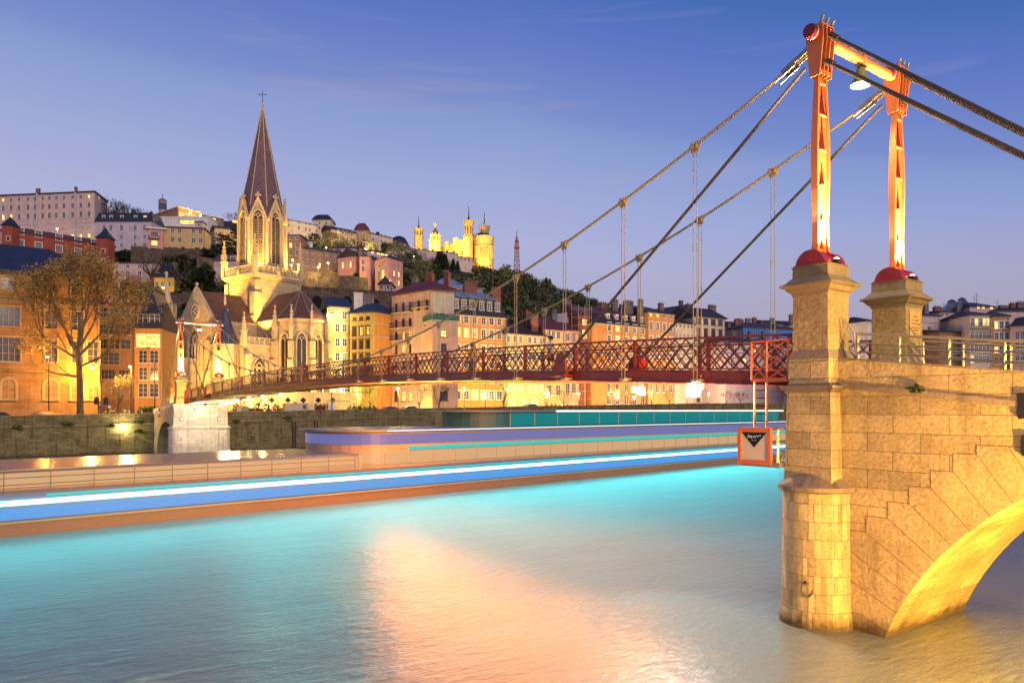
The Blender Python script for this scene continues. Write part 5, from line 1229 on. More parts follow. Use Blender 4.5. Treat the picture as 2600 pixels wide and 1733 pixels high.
# far roofs and the blue glass building seen above the deck
M_BGL = glass('blue_glass', (.06, .16, .42), .15)
house('glass_building', 'modern building with a band of blue glass seen above the railing', [(1886, 215), (2030, 222)], 6, 830, P_MAUV, ('hip', 2.2, M_TILED), [], depth=14, corn=False)
r_, e_, z_, f_, rf_ = HOUSES['modern building with a band of blue glass seen above the railing']
a, b = e_[0]; t = (b - a).normalized(); o = Vector((t.y, -t.x)); mb = MB(); mb.bar(v3(a + o * .1, z_ - 2.0), v3(b + o * .1, z_ - 2.0), .2, 3.4); mb.build('glass_band', M_BGL, r_)
mb = MB(); n = 26
for i in range(n + 1): p = a + (b - a) * i / n + o * .24; mb.bar(v3(p, z_ - 3.7), v3(p, z_ - .3), .1, .06, up=(1, 0, 0))
for z in (-.3, -2.0, -3.7): mb.bar(v3(a + o * .24, z_ + z), v3(b + o * .24, z_ + z), .08)
mb.build('mullions', M_IRON, r_)
for i, (x0, x1, e, w, lab, Y, ch) in enumerate([(1836, 1892, 842, P_WHT, 'white roofline house left of the blue glass building', 232, ((1850, 822, 234, 1.2), (1872, 812, 236, 2.2, M_CHIM, 5))), (1868, 1935, 826, P_ROSE, 'reddish chimneyed house behind the blue glass building', 250, ((1879, 812, 250, 2.4, M_CHIM, 5), (1899, 810, 250, 2.0, M_CHIMG, 3), (1915, 808, 252, 1.6, M_CHIM, 3), (1934, 818, 252, 1.2, M_CHIM, 3))), (1945, 2040, 822, P_MAUV, 'mauve house with a dark roof behind the near column', 262, ((1961, 808, 258, 1.8, M_CHIMG, 0), (2012, 800, 262, 2.6, M_CHIMG, 3)))]):
    house('distant_house', lab, [(x0, Y), (x1, Y + 4)], 6, e, w, ('gable', 2.0, M_TILED), [dict(cols=[x0 + 12, x0 + 30, x0 + 48], rows=[(e + 9, 1, 1.5)])], depth=12, chim=ch, corn=False)
house('row_house', 'dark low house with three stone chimneys just above the railing', [(1842, 196), (1990, 205)], 6, 866, P_MAUV, ('gable', 1.4, M_TILED), [dict(cols=[1860, 1890, 1920, 1950], rows=[(885, 1.2, 2), (920, 1.2, 2), (955, 1.2, 2)])], depth=9, corn=False, lit=.1,
      chim=((1862, 842, 200, 1.4, M_CHIMG, 2), (1906, 842, 203, 1.5, M_CHIMG, 2), (1939, 842, 205, 1.3, M_CHIMG, 2)))
# buildings to the right of the near columns
YR = 176
house('apartment_house', 'orange gabled house with a black mansard glimpsed between the two near columns', [(2160, YR + 6), (2203, YR + 9)], 6, 845, P_ORANGE, ('mansard', .8, M_SLATE, dict(h1=3.6, ins=1.4)), [dict(cols=[2172, 2186, 2198], rows=[(872, 1.2, 2.0, 'trim'), (905, 1.2, 2.0, 'trim'), (940, 1.2, 2)])], depth=11, lit=.3)
house('row_house', 'pale narrow house with a carved cornice beside the inscribed column', [(2203, YR), (2232, YR + 2)], 6, 815, P_WHT, ('hip', 1.5, M_SLATE), [dict(cols=[2217], rows=[(850, 1, 1.8), (885, 1, 1.8), (925, 1, 1.8)])], depth=10, bands=(822,))
house('row_house', 'mauve narrow house lit along its attic right of the far near-side column', [(2330, YR), (2386, YR + 2)], 6, 800, P_MAUV, ('hip', 1.6, M_SLATE), [dict(cols=[2360], rows=[(840, 1.0, 2.2), (872, 1, 2.2), (905, 1, 2.2)])], depth=12, bands=(818,), lit=0, chim=((2350, 762, YR + 6, 1.2, M_CHIMG, 1),))
house('row_house', 'white blank-walled house with a sloping dark roof under the glass pyramids', [(2386, YR + 8), (2466, YR + 11)], 6, 792, P_MAUV, ('shed', 1.6, M_TILED), [dict(cols=[2393, 2405], rows=[(798, 1.0, 1.0)])], depth=12, lit=0, chim=((2380, 781, YR + 14, 2.4, M_CHIM, 6), (2434, 778, YR + 12, 1.8, M_CHIMG, 0)))
house('row_house', 'low brown house with a lean-to roof in front of the white blank wall', [(2386, YR - 4), (2462, YR - 2)], 6, 842, P_BROWN, ('shed', 1.6, M_TILED), [dict(cols=[2416, 2427, 2438, 2449], rows=[(860, .9, 1.4), (890, .9, 1.4), (905, .9, 1.4)])], depth=9, lit=0)
r_, e_, z_, f_, rf_ = house('apartment_house', 'beige house with two long iron balconies near the right picture edge', [(2463, YR - 6), (2518, YR - 6)], 6, 800, P_BEI, ('hip', 1.6, M_TILED), [dict(cols=[2469, 2480, 2490, 2500, 2509], rows=[(817, .75, 1.8), (849, .75, 1.8), (883, .75, 1.8), (912, .75, 1.8)])], depth=12, trim=M_CREAM, lit=.05)
for o in (832, 864): balcony(r_, e_[0], 2465, 2516, o, .7)
house('apartment_house', 'orange house with two lit upper windows near the right picture edge', [(2518, YR - 6), (2563, YR - 7)], 6, 804, P_ORANGE, ('hip', 1.6, M_TILED), [dict(cols=[2521, 2530, 2543, 2557], rows=[(825, .8, 1.7, 'trim', [0, 1]), (853, .8, 1.7, 'trim', []), (888, .8, 1.7, 'trim', [0, 1]), (915, .8, 1.7)])], depth=12, trim=M_CREAM, bands=(836,))
house('apartment_house', 'pale pink house with a dark attic at the right picture edge', [(2565, YR - 8), (2660, YR - 12)], 6, 828, P_PINK, ('mansard', .8, M_SLATE, dict(h1=1.8, ins=1.0)), [dict(cols=[2571, 2583, 2596, 2612], rows=[(850, .8, 1.8), (875, .8, 1.7), (905, .8, 1.7)])], depth=12, trim=M_CREAM, lit=.15)
house('rear_house', 'dark penthouse with three lit windows under a mast on the right skyline', [(2462, YR + 10), (2525, YR + 11)], 6, 778, P_MAUV, ('hip', 1.6, M_TILED), [dict(cols=[2485, 2497, 2518], rows=[(779.5, .9, .9, 'plain', [0, 1, 2])])], depth=9, corn=False, chim=((2548, 776, YR + 12, 2.4, M_CHIMG, 0), (2570, 772, YR + 12, 1.4, M_CHIM, 3), (2592, 768, YR + 12, 2.4, M_CHIMG, 3)))
r_, e_, z_, f_, rf_ = house('rear_house', 'dark attic house on the far right skyline with grouped chimneys', [(2525, YR + 9), (2680, YR + 9)], 6, 790, P_MAUV, ('hip', 1.8, M_SLATE), [], depth=9, corn=False)
M_GLR = tiles('glass_roof_panels', (.16, .18, .24), .6, 3, .25, .2, .05)
for i, (ox, tip, bs, w, lab) in enumerate([(2416, 759, 785, 22, 'left truncated glass roof pyramid on the right skyline'), (2442, 754, 785, 21, 'right and taller pointed glass roof pyramid on the right skyline')]):
    Y = YR + 15; p = xy(ox, Y); rr = w / F * Y; g_ = thing('glass_pyramid', lab, 'glass roof', v3(p, zz(bs, Y)), 'glass pyramids on the right skyline')
    mb = MB(); mb.lathe([(rr * 1.35, zz(bs, Y) - 3), (rr * 1.35, zz(bs, Y)), (rr * .42, zz(tip + 6, Y)), (rr * .40, zz(tip + 5, Y))], (p.x, p.y, 0), 4, .5); mb.build('slope', M_GLR, g_); mb = MB(); mb.lathe([(rr * .5, zz(tip + 6, Y)), (0.02, zz(tip, Y))], (p.x, p.y, 0), 8); mb.build('lantern', M_GLR, g_)
for i, (ox, oy0, oy1, lab) in enumerate([(2480, 742, 772, 'tall dark mast on the right skyline'), (2532, 760, 790, 'shorter dark mast right of the lit penthouse'), (2474, 752, 775, 'thin aerial left of the tall mast'), (2396, 768, 790, 'small television aerial left of the glass pyramids'), (2567, 768, 785, 'television aerial near the right picture edge')]):
    Y = YR + 12; p = at(ox, oy1, Y); mb = MB(); h = zz(oy0, Y) - p.z; mb.tube(p - Vector((0, 0, 2)), p + Vector((0, 0, h)), .14 if i == 0 else .05, .03, 6)
    for f in (.9, .7): mb.bar(p + Vector((-.5, 0, h * f)), p + Vector((.5, 0, h * f)), .05)
    tag(mb.build('aerial', M_IRON), lab, 'aerial', 'aerials on the right skyline')
# ================================================================== buildings on the hill
def hill(name, label, ox0, ox1, base, eave, wall, rs, cols=(), rows=(), dY=0, depth=10, Y=None, **k):
    oc = (ox0 + ox1) / 2
    Y = Y or invY(oc, base); Y0, Y1 = Y - dY / 2, Y + dY / 2
    return house(name, label, [(ox0, Y0), (ox1, Y1)], min(tz(ox0, Y0), tz(ox1, Y1), zz(base, Y)) - 3, eave, wall, rs, [dict(cols=list(cols), rows=list(rows))] if rows else [], depth=depth, **k)
# --- left skyline
Yh = 336
r_, e_, z_, f_, rf_ = house('hospital_block', 'huge long pinkish building with rows of windows on the left skyline', [(-140, Yh * 1.03), (240, Yh), (272, Yh + 16)], tz(100, Yh) - 6, 488, P_HPNK, ('flat', .6, M_TILED, dict(ov=.5)),
    [dict(cols=[8, 28, 48, 71, 89, 108, 125, 143, 162, 184, 205, 226, -20, -45, -70], rows=[(506, 1.15, 1.5, 'plain', [0, 11]), (527, 1.25, 2.2, 'plain', []), (550, 1.3, 2.4, 'plain', [0, 1]), (575, 1.8, 3.2, 'arch', [2, 3, 4, 6, 9, 10, 11]), (604, 1.3, 1.6, 'plain', [9, 10, 11])]), dict(cols=[252, 262], rows=[(505, 1.1, 1.8, 'plain', [0]), (527, 1.1, 2.4), (550, 1.2, 2.4)])], ref=1, cat='building', bands=(561, 571), trim=P_HPNK, fmat=P_GREY)
mb = MB(); a, b = e_[1]; m = a + (b - a) * .45; bk = (e_[0][0] - e_[0][1]); mb.poly([v3(a, z_ + .5), v3(b, z_ - 0), v3(m, z_ + 3)])
for i in range(1): pass
for ox, w in ((97, 1.7), (193, 1.0)):
    p = on_face(e_[0][0], e_[0][1], ox); q_ = e_[0][0] + (e_[0][1] - e_[0][0]) * p; t = (e_[0][1] - e_[0][0]).normalized(); o = Vector((t.y, -t.x)); mb = MB(); mb.bar(v3(q_ + o * .2, tz(100, Yh) - 3), v3(q_ + o * .2, z_ + .4), w, .5, up=(t.x, t.y, 0)); mb.build('pilaster', P_GREY, r_)
    chimney(rf_, (q_.x, q_.y), z_, zz(480 if ox < 150 else 476, q_.y), w, .9, M_CHIM, 0, 2)
r_, e_, z_, f_, rf_ = hill('mansard_house', 'grey violet house with a navy mansard roof below the pinkish skyline building', 240, 388, 620, 563, P_GREY, ('mansard', .7, M_SLATE, dict(h1=4.1, ins=1.2)), (263, 281, 308, 343, 367), [(578, 1.25, 2.3), (601, 1.2, 1.8), (622, 1.2, 1.8)], Y=312, depth=11, lit=0, chim=((300, 536, 318, 1.2, M_CHIM, 1), (384, 538, 318, 1.0, M_CHIM, 1)))
dormers(r_, e_[0], [262, 281, 308, 343, 367], 552, 1.1, 1.5, M_WHITE, 2, (4,), setb=.4)
r_, e_, z_, f_, rf_ = hill('villa', 'small pink villa with a projecting white roof edge and balcony', 375, 417, 626, 580, P_ROSE, ('flat', .5, M_WHITE, dict(ov=.8)), (392,), [(594, 2.7, 1.9), (617, 2.2, 1.9)], Y=297, dY=2, depth=9)
balcony(r_, e_[0], 378, 405, 605, 1.4)
r_, e_, z_, f_, rf_ = hill('hill_house', 'ochre yellow house with blue windows and a flat dark roof below the terrace restaurant', 417, 520, 628, 577, plaster('sandy_render', (.58, .40, .19)), ('flat', .45, M_TILED, dict(ov=.5)), (438, 456, 491, 509), [(586, 1.3, 1.7), (609, 1.4, 1.9), (640, 1.2, 1.8)], Y=300, dY=3, depth=10, lit=0)
r_, e_, z_, f_, rf_ = hill('roof_pavilion', 'little roof pavilion on top of the ochre yellow house', 496, 514, 580, 564, P_GREY, ('hip', .9, M_MAROON), (505,), [(571, .9, 1.0)], Y=303, depth=4)
Yt = 345
r_, e_, z_, f_, rf_ = house('terrace_restaurant', 'orange flat-roofed restaurant with a brightly lit terrace on the skyline', [(392, Yt + 14), (452, Yt), (509, Yt + 10)], tz(450, Yt) - 6, 527, plaster('terracotta_cladding', (.42, .21, .12)), ('flat', .5, M_CREAM, dict(ov=.5)), [dict(cols=[400, 412, 430, 441], rows=[(537, 1.1, .8)]), dict(cols=[459, 467, 478, 495], rows=[(531, 1.6, .9, 'plain', [2])])], ref=1, corn=False)
a, b = e_[1]; t = (b - a).normalized(); o = Vector((t.y, -t.x)); L_ = (b - a).length
mb = MB(); mb.prism([a + t * .1, a + t * .1 + o * 6, b + o * 6, b], zz(551, Yt) - .5, zz(551, Yt)); mb.build('terrace_slab', P_WHT, r_)
mb = MB(); zl = zz(541, Yt)
mb.bar(v3(a + t * .5 + o * .1, zl), v3(b + o * .1, zl), .06, 2.2); mb.build('lit_glazing', glow('terrace_glow', (1, .60, .12), 1.1, vary=True), r_)
for f in (.35, .8):
    p = v3(a + t * L_ * f + o * 3.5, zz(538, Yt)); l_ = thing('globe_lamp', 'glowing globe lamp on the skyline terrace, ' + ('left one' if f < .5 else 'right one'), 'lamp', p, 'globe lamps on the skyline terrace')
    mb = MB(); mb.lathe([(0, -.5), (.42, -.3), (.5, 0), (.42, .3), (0, .5)], p, 12); mb.build('globe', glow('globe_glow', (1, .85, .5), 14), l_, smooth=True); mb = MB(); mb.tube(p - Vector((0, 0, 2.6)), p - Vector((0, 0, .4)), .08, n=6); mb.build('pole', M_IRON, l_); point(l_, p + Vector((o.x, o.y, 0)) * .9, 2500, (1, .68, .25), .4)
hill('terrace_wing', 'white block with a band of lit windows under the skyline terrace', 396, 532, 585, 552, P_WHT, ('flat', .4, P_WHT, dict(ov=.2)), (462, 471, 480, 489), [(564, 1.6, 1.7, 'plain', [0, 1, 2, 3])], Y=332, dY=0, depth=9)
hill('modern_block', 'dark modern block with a pale roof edge right of the skyline restaurant', 508, 568, 580, 544, plaster('dark_cladding', (.20, .14, .13)), ('flat', .5, M_WHITE, dict(ov=.3)), (520, 532, 544, 556), [(556, 1.6, 1.4)], Y=372, dY=9, depth=14, lit=.25)
dl = thing('dome_lantern', 'round bell turret with a grey dome and weathercock on the skyline', 'turret', v3(xy(413, 366), zz(536, 366)))
p = xy(413, 366); k = 366 / F
mb = MB(); mb.lathe([(8.7 * k, zz(545, 366)), (8.7 * k, zz(515, 366)), (10 * k, zz(514, 366)), (10 * k, zz(512.5, 366))], (p.x, p.y, 0), 12); mb.build('drum', P_ROSE, dl)
mb = MB()
for i in range(12): an = 2 * math.pi * i / 12 + .26; c = Vector((p.x + 8.75 * k * math.cos(an), p.y + 8.75 * k * math.sin(an), zz(525, 366))); mb.box(c, (.2, 1.2, 3.2), an)
mb.build('openings', M_DIM, dl)
mb = MB(); mb.lathe([(9.6 * k, zz(512.5, 366)), (9.2 * k, zz(509, 366)), (7 * k, zz(506, 366)), (2 * k, zz(504.5, 366)), (.8 * k, zz(501, 366)), (.3 * k, zz(492, 366))], (p.x, p.y, 0), 14); mb.bar(v3(p, zz(496, 366)) - Vector((.6, 0, 0)), v3(p, zz(496, 366)) + Vector((.6, 0, 0)), .12); mb.build('dome', paint('grey_lead', (.10, .13, .14), .5), dl, smooth=True)
hill('hill_house', 'long ochre house half hidden by dark cedars left of the spire', 545, 640, 640, 578, P_OCH, ('gable', 2.0, M_TILED), (552, 565, 578, 592, 606, 620), [(586, 1.0, 1.5), (604, 1.0, 1.6), (622, 1, 1.6)], Y=318, dY=8, depth=10, lit=.12)
r_, e_, z_, f_, rf_ = hill('hill_house', 'pinkish house with arched windows and dormered maroon roof beside the belfry', 543, 640, 735, 662, P_HPNK, ('gable', 3.0, M_MAROON), (566, 588, 606, 625), [(685, 1.3, 2.3, 'arch'), (712, 1.3, 2.0)], Y=245, depth=10, lit=0, bands=(672, 695))
dormers(r_, e_[0], [567, 590, 612], 656, 1.6, 1.3, M_WHITE, 2.2, (), setb=.5)
hill('hill_house', 'lilac pink house with tall white windows right of the plane tree crown', 286, 398, 742, 668, P_HPNK, ('gable', 1.2, M_TILED), (297, 324, 354), [(676, 1.1, 1.0), (698, 1.25, 2.6, 'trim'), (727, 1.25, 2.2, 'trim')], Y=240, depth=9, lit=0)
r_, e_, z_, f_, rf_ = hill('cottage', 'small yellow-lit house with a blue slate roof between two bare trees', 392, 442, 736, 704, plaster('amber_render', (.66, .42, .08)), ('mansard', 2.0, M_SLATE, dict(h1=3.2, ins=1.2)), (398, 412, 428), [(721, 1.1, 1.6, 'plain', [])], Y=236, depth=7, lit=0, chim=((443, 668, 239, 1.3, M_CHIMG, 1),))
dormers(r_, e_[0], [400, 421], 695, 1.4, 1.1, M_SLATE, 1.8, (), setb=.3)
# red buildings and turrets behind the plane tree
Yr = 262
r_, e_, z_, f_, rf_ = hill('brick_hall', 'dark red brick hall with pale framed windows behind the plane tree crown', 40, 292, 700, 588, P_RED, ('gable', 2.6, M_MAROON), (52, 98, 150, 198, 240, 272), [(606, 2.0, 2.3, 'trim'), (635, 2.0, 2.3, 'trim'), (665, 2, 2.3, 'trim')], Y=Yr, dY=24, depth=10, lit=0)
for i, (ox, tip, bs, w, lab) in enumerate([(27, 550, 573, 26, 'square red turret with a blue pointed roof at the left of the brick hall'), (268, 577, 605, 30, 'square red turret with a blue pointed roof at the right of the brick hall')]):
    Y = Yr - 14 + i * 18; p = xy(ox, Y); h_ = w / 2 / F * Y; g_ = thing('turret', lab, 'turret', v3(p, tz(ox, Y) - 2), 'pointed turrets of the brick hall')
    mb = MB(); mb.prism([p + Vector(v) * h_ for v in ((-1, -1), (1, -1), (1, 1), (-1, 1))], tz(ox, Y) - 6, zz(bs, Y)); mb.build('wall', P_RED, g_)
    mb = MB(); mb.lathe([(h_ * 1.75, zz(bs + 2, Y)), (h_ * 1.35, zz(bs - 3, Y)), (h_ * .75, zz(bs - 12, Y)), (.02, zz(tip, Y))], (p.x, p.y, 0), 4, math.pi / 4); mb.build('roof', M_SLATE, g_)
    fm, pm = win_meshes(1.1, 1.4, 'trim')
    for oy in (bs + 36, bs + 60): f = obj('window', fm, g_, Vector((p.x + .4, p.y - h_ - .02, zz(oy, Y))) - wloc(g_), 0); obj('pane', pm, f, (0, -.13, 0))
hill('hill_house', 'salmon red house at the left picture edge beside the turret', -80, 16, 660, 586, P_ROSE, ('gable', 1.6, M_SLATE), (10, -15, -40), [(604, 1.2, 1.2), (630, 1.2, 1.8)], Y=248, depth=9, lit=0)
# --- middle of the hill, right of the spire
r_, e_, z_, f_, rf_ = hill('hill_house', 'tall narrow brown house with a lit window directly right of the belfry', 724, 762, 720, 597, plaster('umber_render', (.34, .20, .13)), ('shed', .8, M_SLATE), (738, 754), [(604, 1.0, 1.3), (622, 1.0, 1.9, 'plain', [0]), (641, 1.1, 2.2), (664, 1.0, 1.8), (690, 1, 1.8)], Y=275, depth=10, lit=0)
hill('hill_house', 'long brown house behind bare reddish trees right of the belfry', 762, 868, 706, 629, plaster('umber_render', (.34, .20, .13)), ('gable', 1.6, M_SLATE), (767, 779, 795, 812, 830, 850), [(641, .9, 1.8, 'plain', [0]), (657, .9, 1.5, 'plain', []), (674, 1.0, 1.8, 'plain', [3])], Y=283, dY=10, depth=9, chim=((789, 616, 287, 1.3, P_WHT, 2), (812, 624, 288, 1.0, M_CHIM, 1)))
hill('hill_house', 'small pink house above the purple tree', 845, 905, 660, 630, P_PINK, ('gable', 1.4, M_TILED), (864, 880), [(637, .9, 1.2)], Y=312, depth=8)
hill('gabled_house', 'salmon gabled house with two small lit windows above the terrace wall', 858, 905, 694, 655, P_ROSE, ('gablex', 3.0, M_TILED), (870, 890), [(672, .8, 2.2, 'plain', [0, 1])], Y=278, dY=-4, depth=10, chim=((883, 631, 285, 1.2, M_CHIM, 1),))
hill('gabled_house', 'salmon house with two blue windows and a stone gable', 913, 942, 712, 651, P_ROSE, ('shed', 1.6, M_SLATE), (922,), [(665, 1.1, 1.9), (682, 1.1, 1.9)], Y=268, depth=9, chim=((916, 631, 273, 1.4, M_CHIM, 1),))
r_, e_, z_, f_, rf_ = hill('long_house', 'long flat mauve house with a strip of five lit windows', 933, 1006, 672, 636, P_MAUV, ('flat', .4, M_MAROON, dict(ov=.3)), (946, 961, 971, 981, 996), [(644, 1.5, 1.3, 'plain', [0, 1, 2, 3, 4])], Y=300, dY=10, depth=9, corn=False)
r_, e_, z_, f_, rf_ = house('tall_house', 'tall pink house with lit lower windows and a yellow-lit gable', [(952, 262), (980, 255), (1023, 263)], tz(990, 258) - 6, 652, P_ROSE, ('hip', 1.8, M_SLATE), [dict(cols=[962, 972], rows=[(672, 1.0, 2.0), (700, 1.6, 3.5, 'plain', [1]), (730, 1, 2)]), dict(cols=[1001, 1013], rows=[(673, .9, 1.9, 'plain', []), (694, .9, 1.8, 'plain', [0, 1]), (715, .9, 1.8, 'plain', [1]), (733, .9, 1.8, 'plain', [])])], ref=1, lit=.1)
hill('timbered_house', 'small half-timbered house with crossing beams below the pink house', 962, 995, 755, 722, P_MAUV, ('gablex', 2.6, M_TILED), (968, 985), [(728, .9, 1.6), (745, .9, 1.6)], Y=240, depth=7, lit=0)
r_, e_, z_, f_, rf_ = HOUSES['small half-timbered house with crossing beams below the pink house']; a, b = e_[0]; t = (b - a); o = Vector((t.y, -t.x)).normalized() * .06; mb = MB()
for u in (.02, .25, .5, .75, .98): mb.bar(v3(a + t * u + o, z_ - 8), v3(a + t * u + o, z_), .14, .12, up=(1, 0, 0))
for dz in (-.1, -2.4, -5): mb.bar(v3(a + o, z_ + dz), v3(b + o, z_ + dz), .14, .12)
for u0, u1, d0, d1 in ((.02, .25, -2.4, -.1), (.98, .75, -2.4, -.1), (.25, .5, 0, 2.2), (.75, .5, 0, 2.2), (.02, .25, -5, -2.4), (.98, .75, -5, -2.4)): mb.bar(v3(a + t * u0 + o, z_ + d0), v3(a + t * u1 + o, z_ + d1), .12, .1)
mb.build('timber_frame', paint('dark_timber', (.07, .03, .03), .8), r_)
# convent along the ridge
hill('convent_wing', 'pale convent wing with few small windows at the left end of the ridge', 728, 806, 622, 557, P_BEI, ('gable', 1.6, M_TILED), (733, 759, 777, 787, 803), [(565, 1.0, 1.4), (580, 1.0, 1.6), (600, 1.0, 1.6)], Y=372, dY=12, depth=14, lit=0)
def dome_tower(lab, ox, w, base, eave, tip, Y, wall, mat, cols, rows):
    r_, e_, z_, f_, rf_ = hill('convent_tower', lab, ox - w / 2, ox + w / 2, base, eave, wall, ('flat', .3, M_CREAM, dict(ov=.4)), cols, rows, Y=Y, dY=0, depth=w / F * Y, lit=0, group='square dome-roofed towers of the convent')
    p = (f_[0] + f_[2]) / 2; h_ = w / 2 / F * Y * 1.5; H = zz(tip, Y) - z_ - .3; mb = MB(); mb.lathe([(h_ * 1.06, z_ + .3), (h_ * .93, z_ + .3 + H * .3), (h_ * .74, z_ + .3 + H * .66), (h_ * .5, z_ + .3 + H * .88), (h_ * .2, z_ + .3 + H)], (p.x, p.y, 0), 4, math.pi / 4)
    for dx in (-.3, .3): mb.tube((p.x + h_ * dx, p.y, z_ + H * .9), (p.x + h_ * dx, p.y, z_ + H + 1.4), .1, .03, 5)
    mb.build('dome', mat, rf_)
dome_tower('square convent tower with a blue-grey domed roof', 817, 46, 620, 560, 540, 384, P_BEI, M_SLATE, (811, 828), [(566, 1.1, 1.4), (578, 1.1, 1.6)])
hill('convent_wing', 'yellow convent wing with a long dark roof between the two domed towers', 841, 906, 640, 582, P_OCH, ('gable', 3.2, M_TILED), (859, 871, 882, 893), [(590, 1.1, 1.6, 'trim'), (605, 1.1, 1.6, 'trim'), (622, 1.1, 1.7, 'trim')], Y=382, dY=10, depth=13, lit=.15, trim=M_CREAM)
dome_tower('square ochre convent tower with a purple-brown domed roof', 917, 34, 645, 587, 563, 396, P_OCH, M_MAROON, (909, 924), [(599, 1.0, 1.8, 'trim'), (616, 1.0, 1.8, 'trim')])
hill('convent_wing', 'beige convent hall with round-headed windows at the right end of the ridge', 934, 998, 632, 591, P_BEI, ('hip', 2.6, M_TILED), (938, 948, 969, 979, 990), [(597, 1.3, 1.6, 'arch'), (612, 1.2, 1.6)], Y=425, dY=14, depth=14, lit=0)
p = xy(1013, 440); g_ = thing('dome_roof', 'dark blue domed roof just above the bare trees on the ridge', 'roof', v3(p, zz(622, 440))); mb = MB(); mb.lathe([(20 / F * 440 * 1.3, zz(622, 440)), (18 / F * 440 * 1.3, zz(615, 440)), (12 / F * 440 * 1.3, zz(604, 440)), (6 / F * 440, zz(600, 440))], (p.x, p.y, 0), 8, .3); mb.build('dome', M_SLATE, g_); mb = MB(); mb.lathe([(19 / F * 440 * 1.25, zz(650, 440)), (19 / F * 440 * 1.25, zz(621.5, 440))], (p.x, p.y, 0), 8, .3); mb.build('wall', P_BEI, g_)
hill('long_house', 'long beige house stretching below the golden basilica', 1030, 1164, 690, 630, P_HPNK, ('shed', .9, M_TILED), (1063, 1078, 1082, 1099, 1135, 1152), [(635, 1.5, 2.0), (654, 1.6, 2.2), (670, 1.5, 2.2)], Y=470, dY=16, depth=7, lit=0)
hill('hill_house', 'small white house at the right end below the golden basilica', 1164, 1200, 676, 650, P_BEI, ('shed', 1.4, M_TILED), (1171, 1181, 1191), [(658, 1.4, 1.6)], Y=500, dY=6, depth=10, lit=0)
# --- retaining walls
M_RUB = stone('rubble_wall', (.24, .165, .13), .5, .28, .03, None, .95, .6, 1.0, 7, .4, .1)
rw = thing('arcaded_wall', 'long crenellated rubble retaining wall with dark arches behind the yellow house', 'wall', v3(xy(760, 218), 30))
a, b = xy(742, 212), xy(1010, 226); L_ = (b - a).length; t = (b - a) / L_; o = Vector((t.y, -t.x)); zt0, zt1 = zz(731, 212), zz(745, 226); zb0 = 16
mb = MB(); bk = -o * 1.2
mb.add([v3(a, zb0), v3(b, zb0), v3(b, zt1), v3(a, zt0), v3(a + bk, zb0), v3(b + bk, zb0), v3(b + bk, zt1), v3(a + bk, zt0)], [(0, 1, 2, 3), (5, 4, 7, 6), (3, 2, 6, 7)])
n = 34
for i in range(n):
    u = (i + .25) / n; p = a + (b - a) * u; z = zt0 + (zt1 - zt0) * u; mb.box((p.x + bk.x / 2, p.y + bk.y / 2, z + .25), (1.1, 1.2, .7), math.atan2(t.y, t.x))
mb.build('masonry', M_RUB, rw)
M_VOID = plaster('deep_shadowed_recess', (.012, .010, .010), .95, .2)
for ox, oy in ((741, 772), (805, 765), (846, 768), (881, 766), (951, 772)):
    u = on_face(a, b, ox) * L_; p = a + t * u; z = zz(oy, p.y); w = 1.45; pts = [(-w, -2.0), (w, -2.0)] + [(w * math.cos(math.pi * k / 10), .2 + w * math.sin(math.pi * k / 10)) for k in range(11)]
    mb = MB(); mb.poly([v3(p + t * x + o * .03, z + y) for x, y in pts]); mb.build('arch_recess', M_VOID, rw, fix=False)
    po = [(x * 1.22, y * 1.22 if y > 0 else y) for x, y in pts]; mb = MB(); mb.ring([v3(p + t * x + o * .22, z + y) for x, y in po], [v3(p + t * x + o * .22, z + y) for x, y in pts], v3(-o, 0) * .25); mb.build('arch_ring', M_RUB, rw)
for i, (x0, x1, bs, tp, Y, lab) in enumerate([(757, 860, 735, 690, 252, 'upper rubble garden wall under the hillside lamps'), (862, 935, 740, 700, 248, 'stepped stone wall between the salmon houses and the cypresses'), (335, 600, 792, 742, 212, 'long brown stone wall behind the church gable'), (332, 420, 660, 628, 272, 'stone terrace wall below the grey violet mansard house'), (415, 535, 665, 628, 280, 'stone terrace wall below the ochre yellow house'), (500, 545, 705, 655, 258, 'broken stone wall left of the arched window house')]):
    a, b = xy(x0, Y), xy(x1, Y + 4); t = (b - a).normalized(); bk = Vector((-t.y, t.x)) * .8; mb = MB(); zt = zz(tp, Y); mb.prism([a, b, b + bk, a + bk], min(zz(bs, Y), tz(x0, Y), tz(x1, Y)) - 3, zt)
    rr = random.Random(i); L_ = (b - a).length; u = 0
    while u < L_ - 1: w = rr.uniform(1, 4); mb.prism([a + t * u, a + t * min(L_, u + w), a + t * min(L_, u + w) + bk, a + t * u + bk], zt, zt + rr.choice((0.05, .3, .6))); u += w
    tag(mb.build('garden_wall', M_RUB), lab, 'wall')
# ================================================================== the riverside church
cq = Vector((.603, .797)); ce = Vector((.797, -.603)); C0 = Vector((-54.6, 160))
def cp(a, b, z=0): p = C0 + cq * a + ce * b; return Vector((p.x, p.y, z))
CRZ = math.atan2(ce.y, ce.x)
M_CH = stone('church_limestone', (.52, .41, .24), .85, .42, .012, None, .9, .22, .5, 6, .2); M_CHP = stone('church_trim_stone', (.56, .45, .28), 1.2, .6, .006, None, .9, .15, .4, 6, .15)
M_CROOF = tiles('church_brown_tiles', (.17, .075, .055), .3, .28, .7); M_CBLUE = tiles('church_blue_slate', (.04, .045, .13), .3, .22, .4); M_SPIRE = tiles('spire_slate', (.20, .115, .13), .28, .3, .6)
M_CGL = glass('church_leaded_glass', (.03, .022, .02), .25)
M_LOUV = paint('oak_louvres', (.34, .27, .17), .7)
ch = thing('church', 'gothic stone church with a tall slate spire floodlit in warm yellow by the quay', 'church', cp(0, 0, 6))
ZG = 5.0
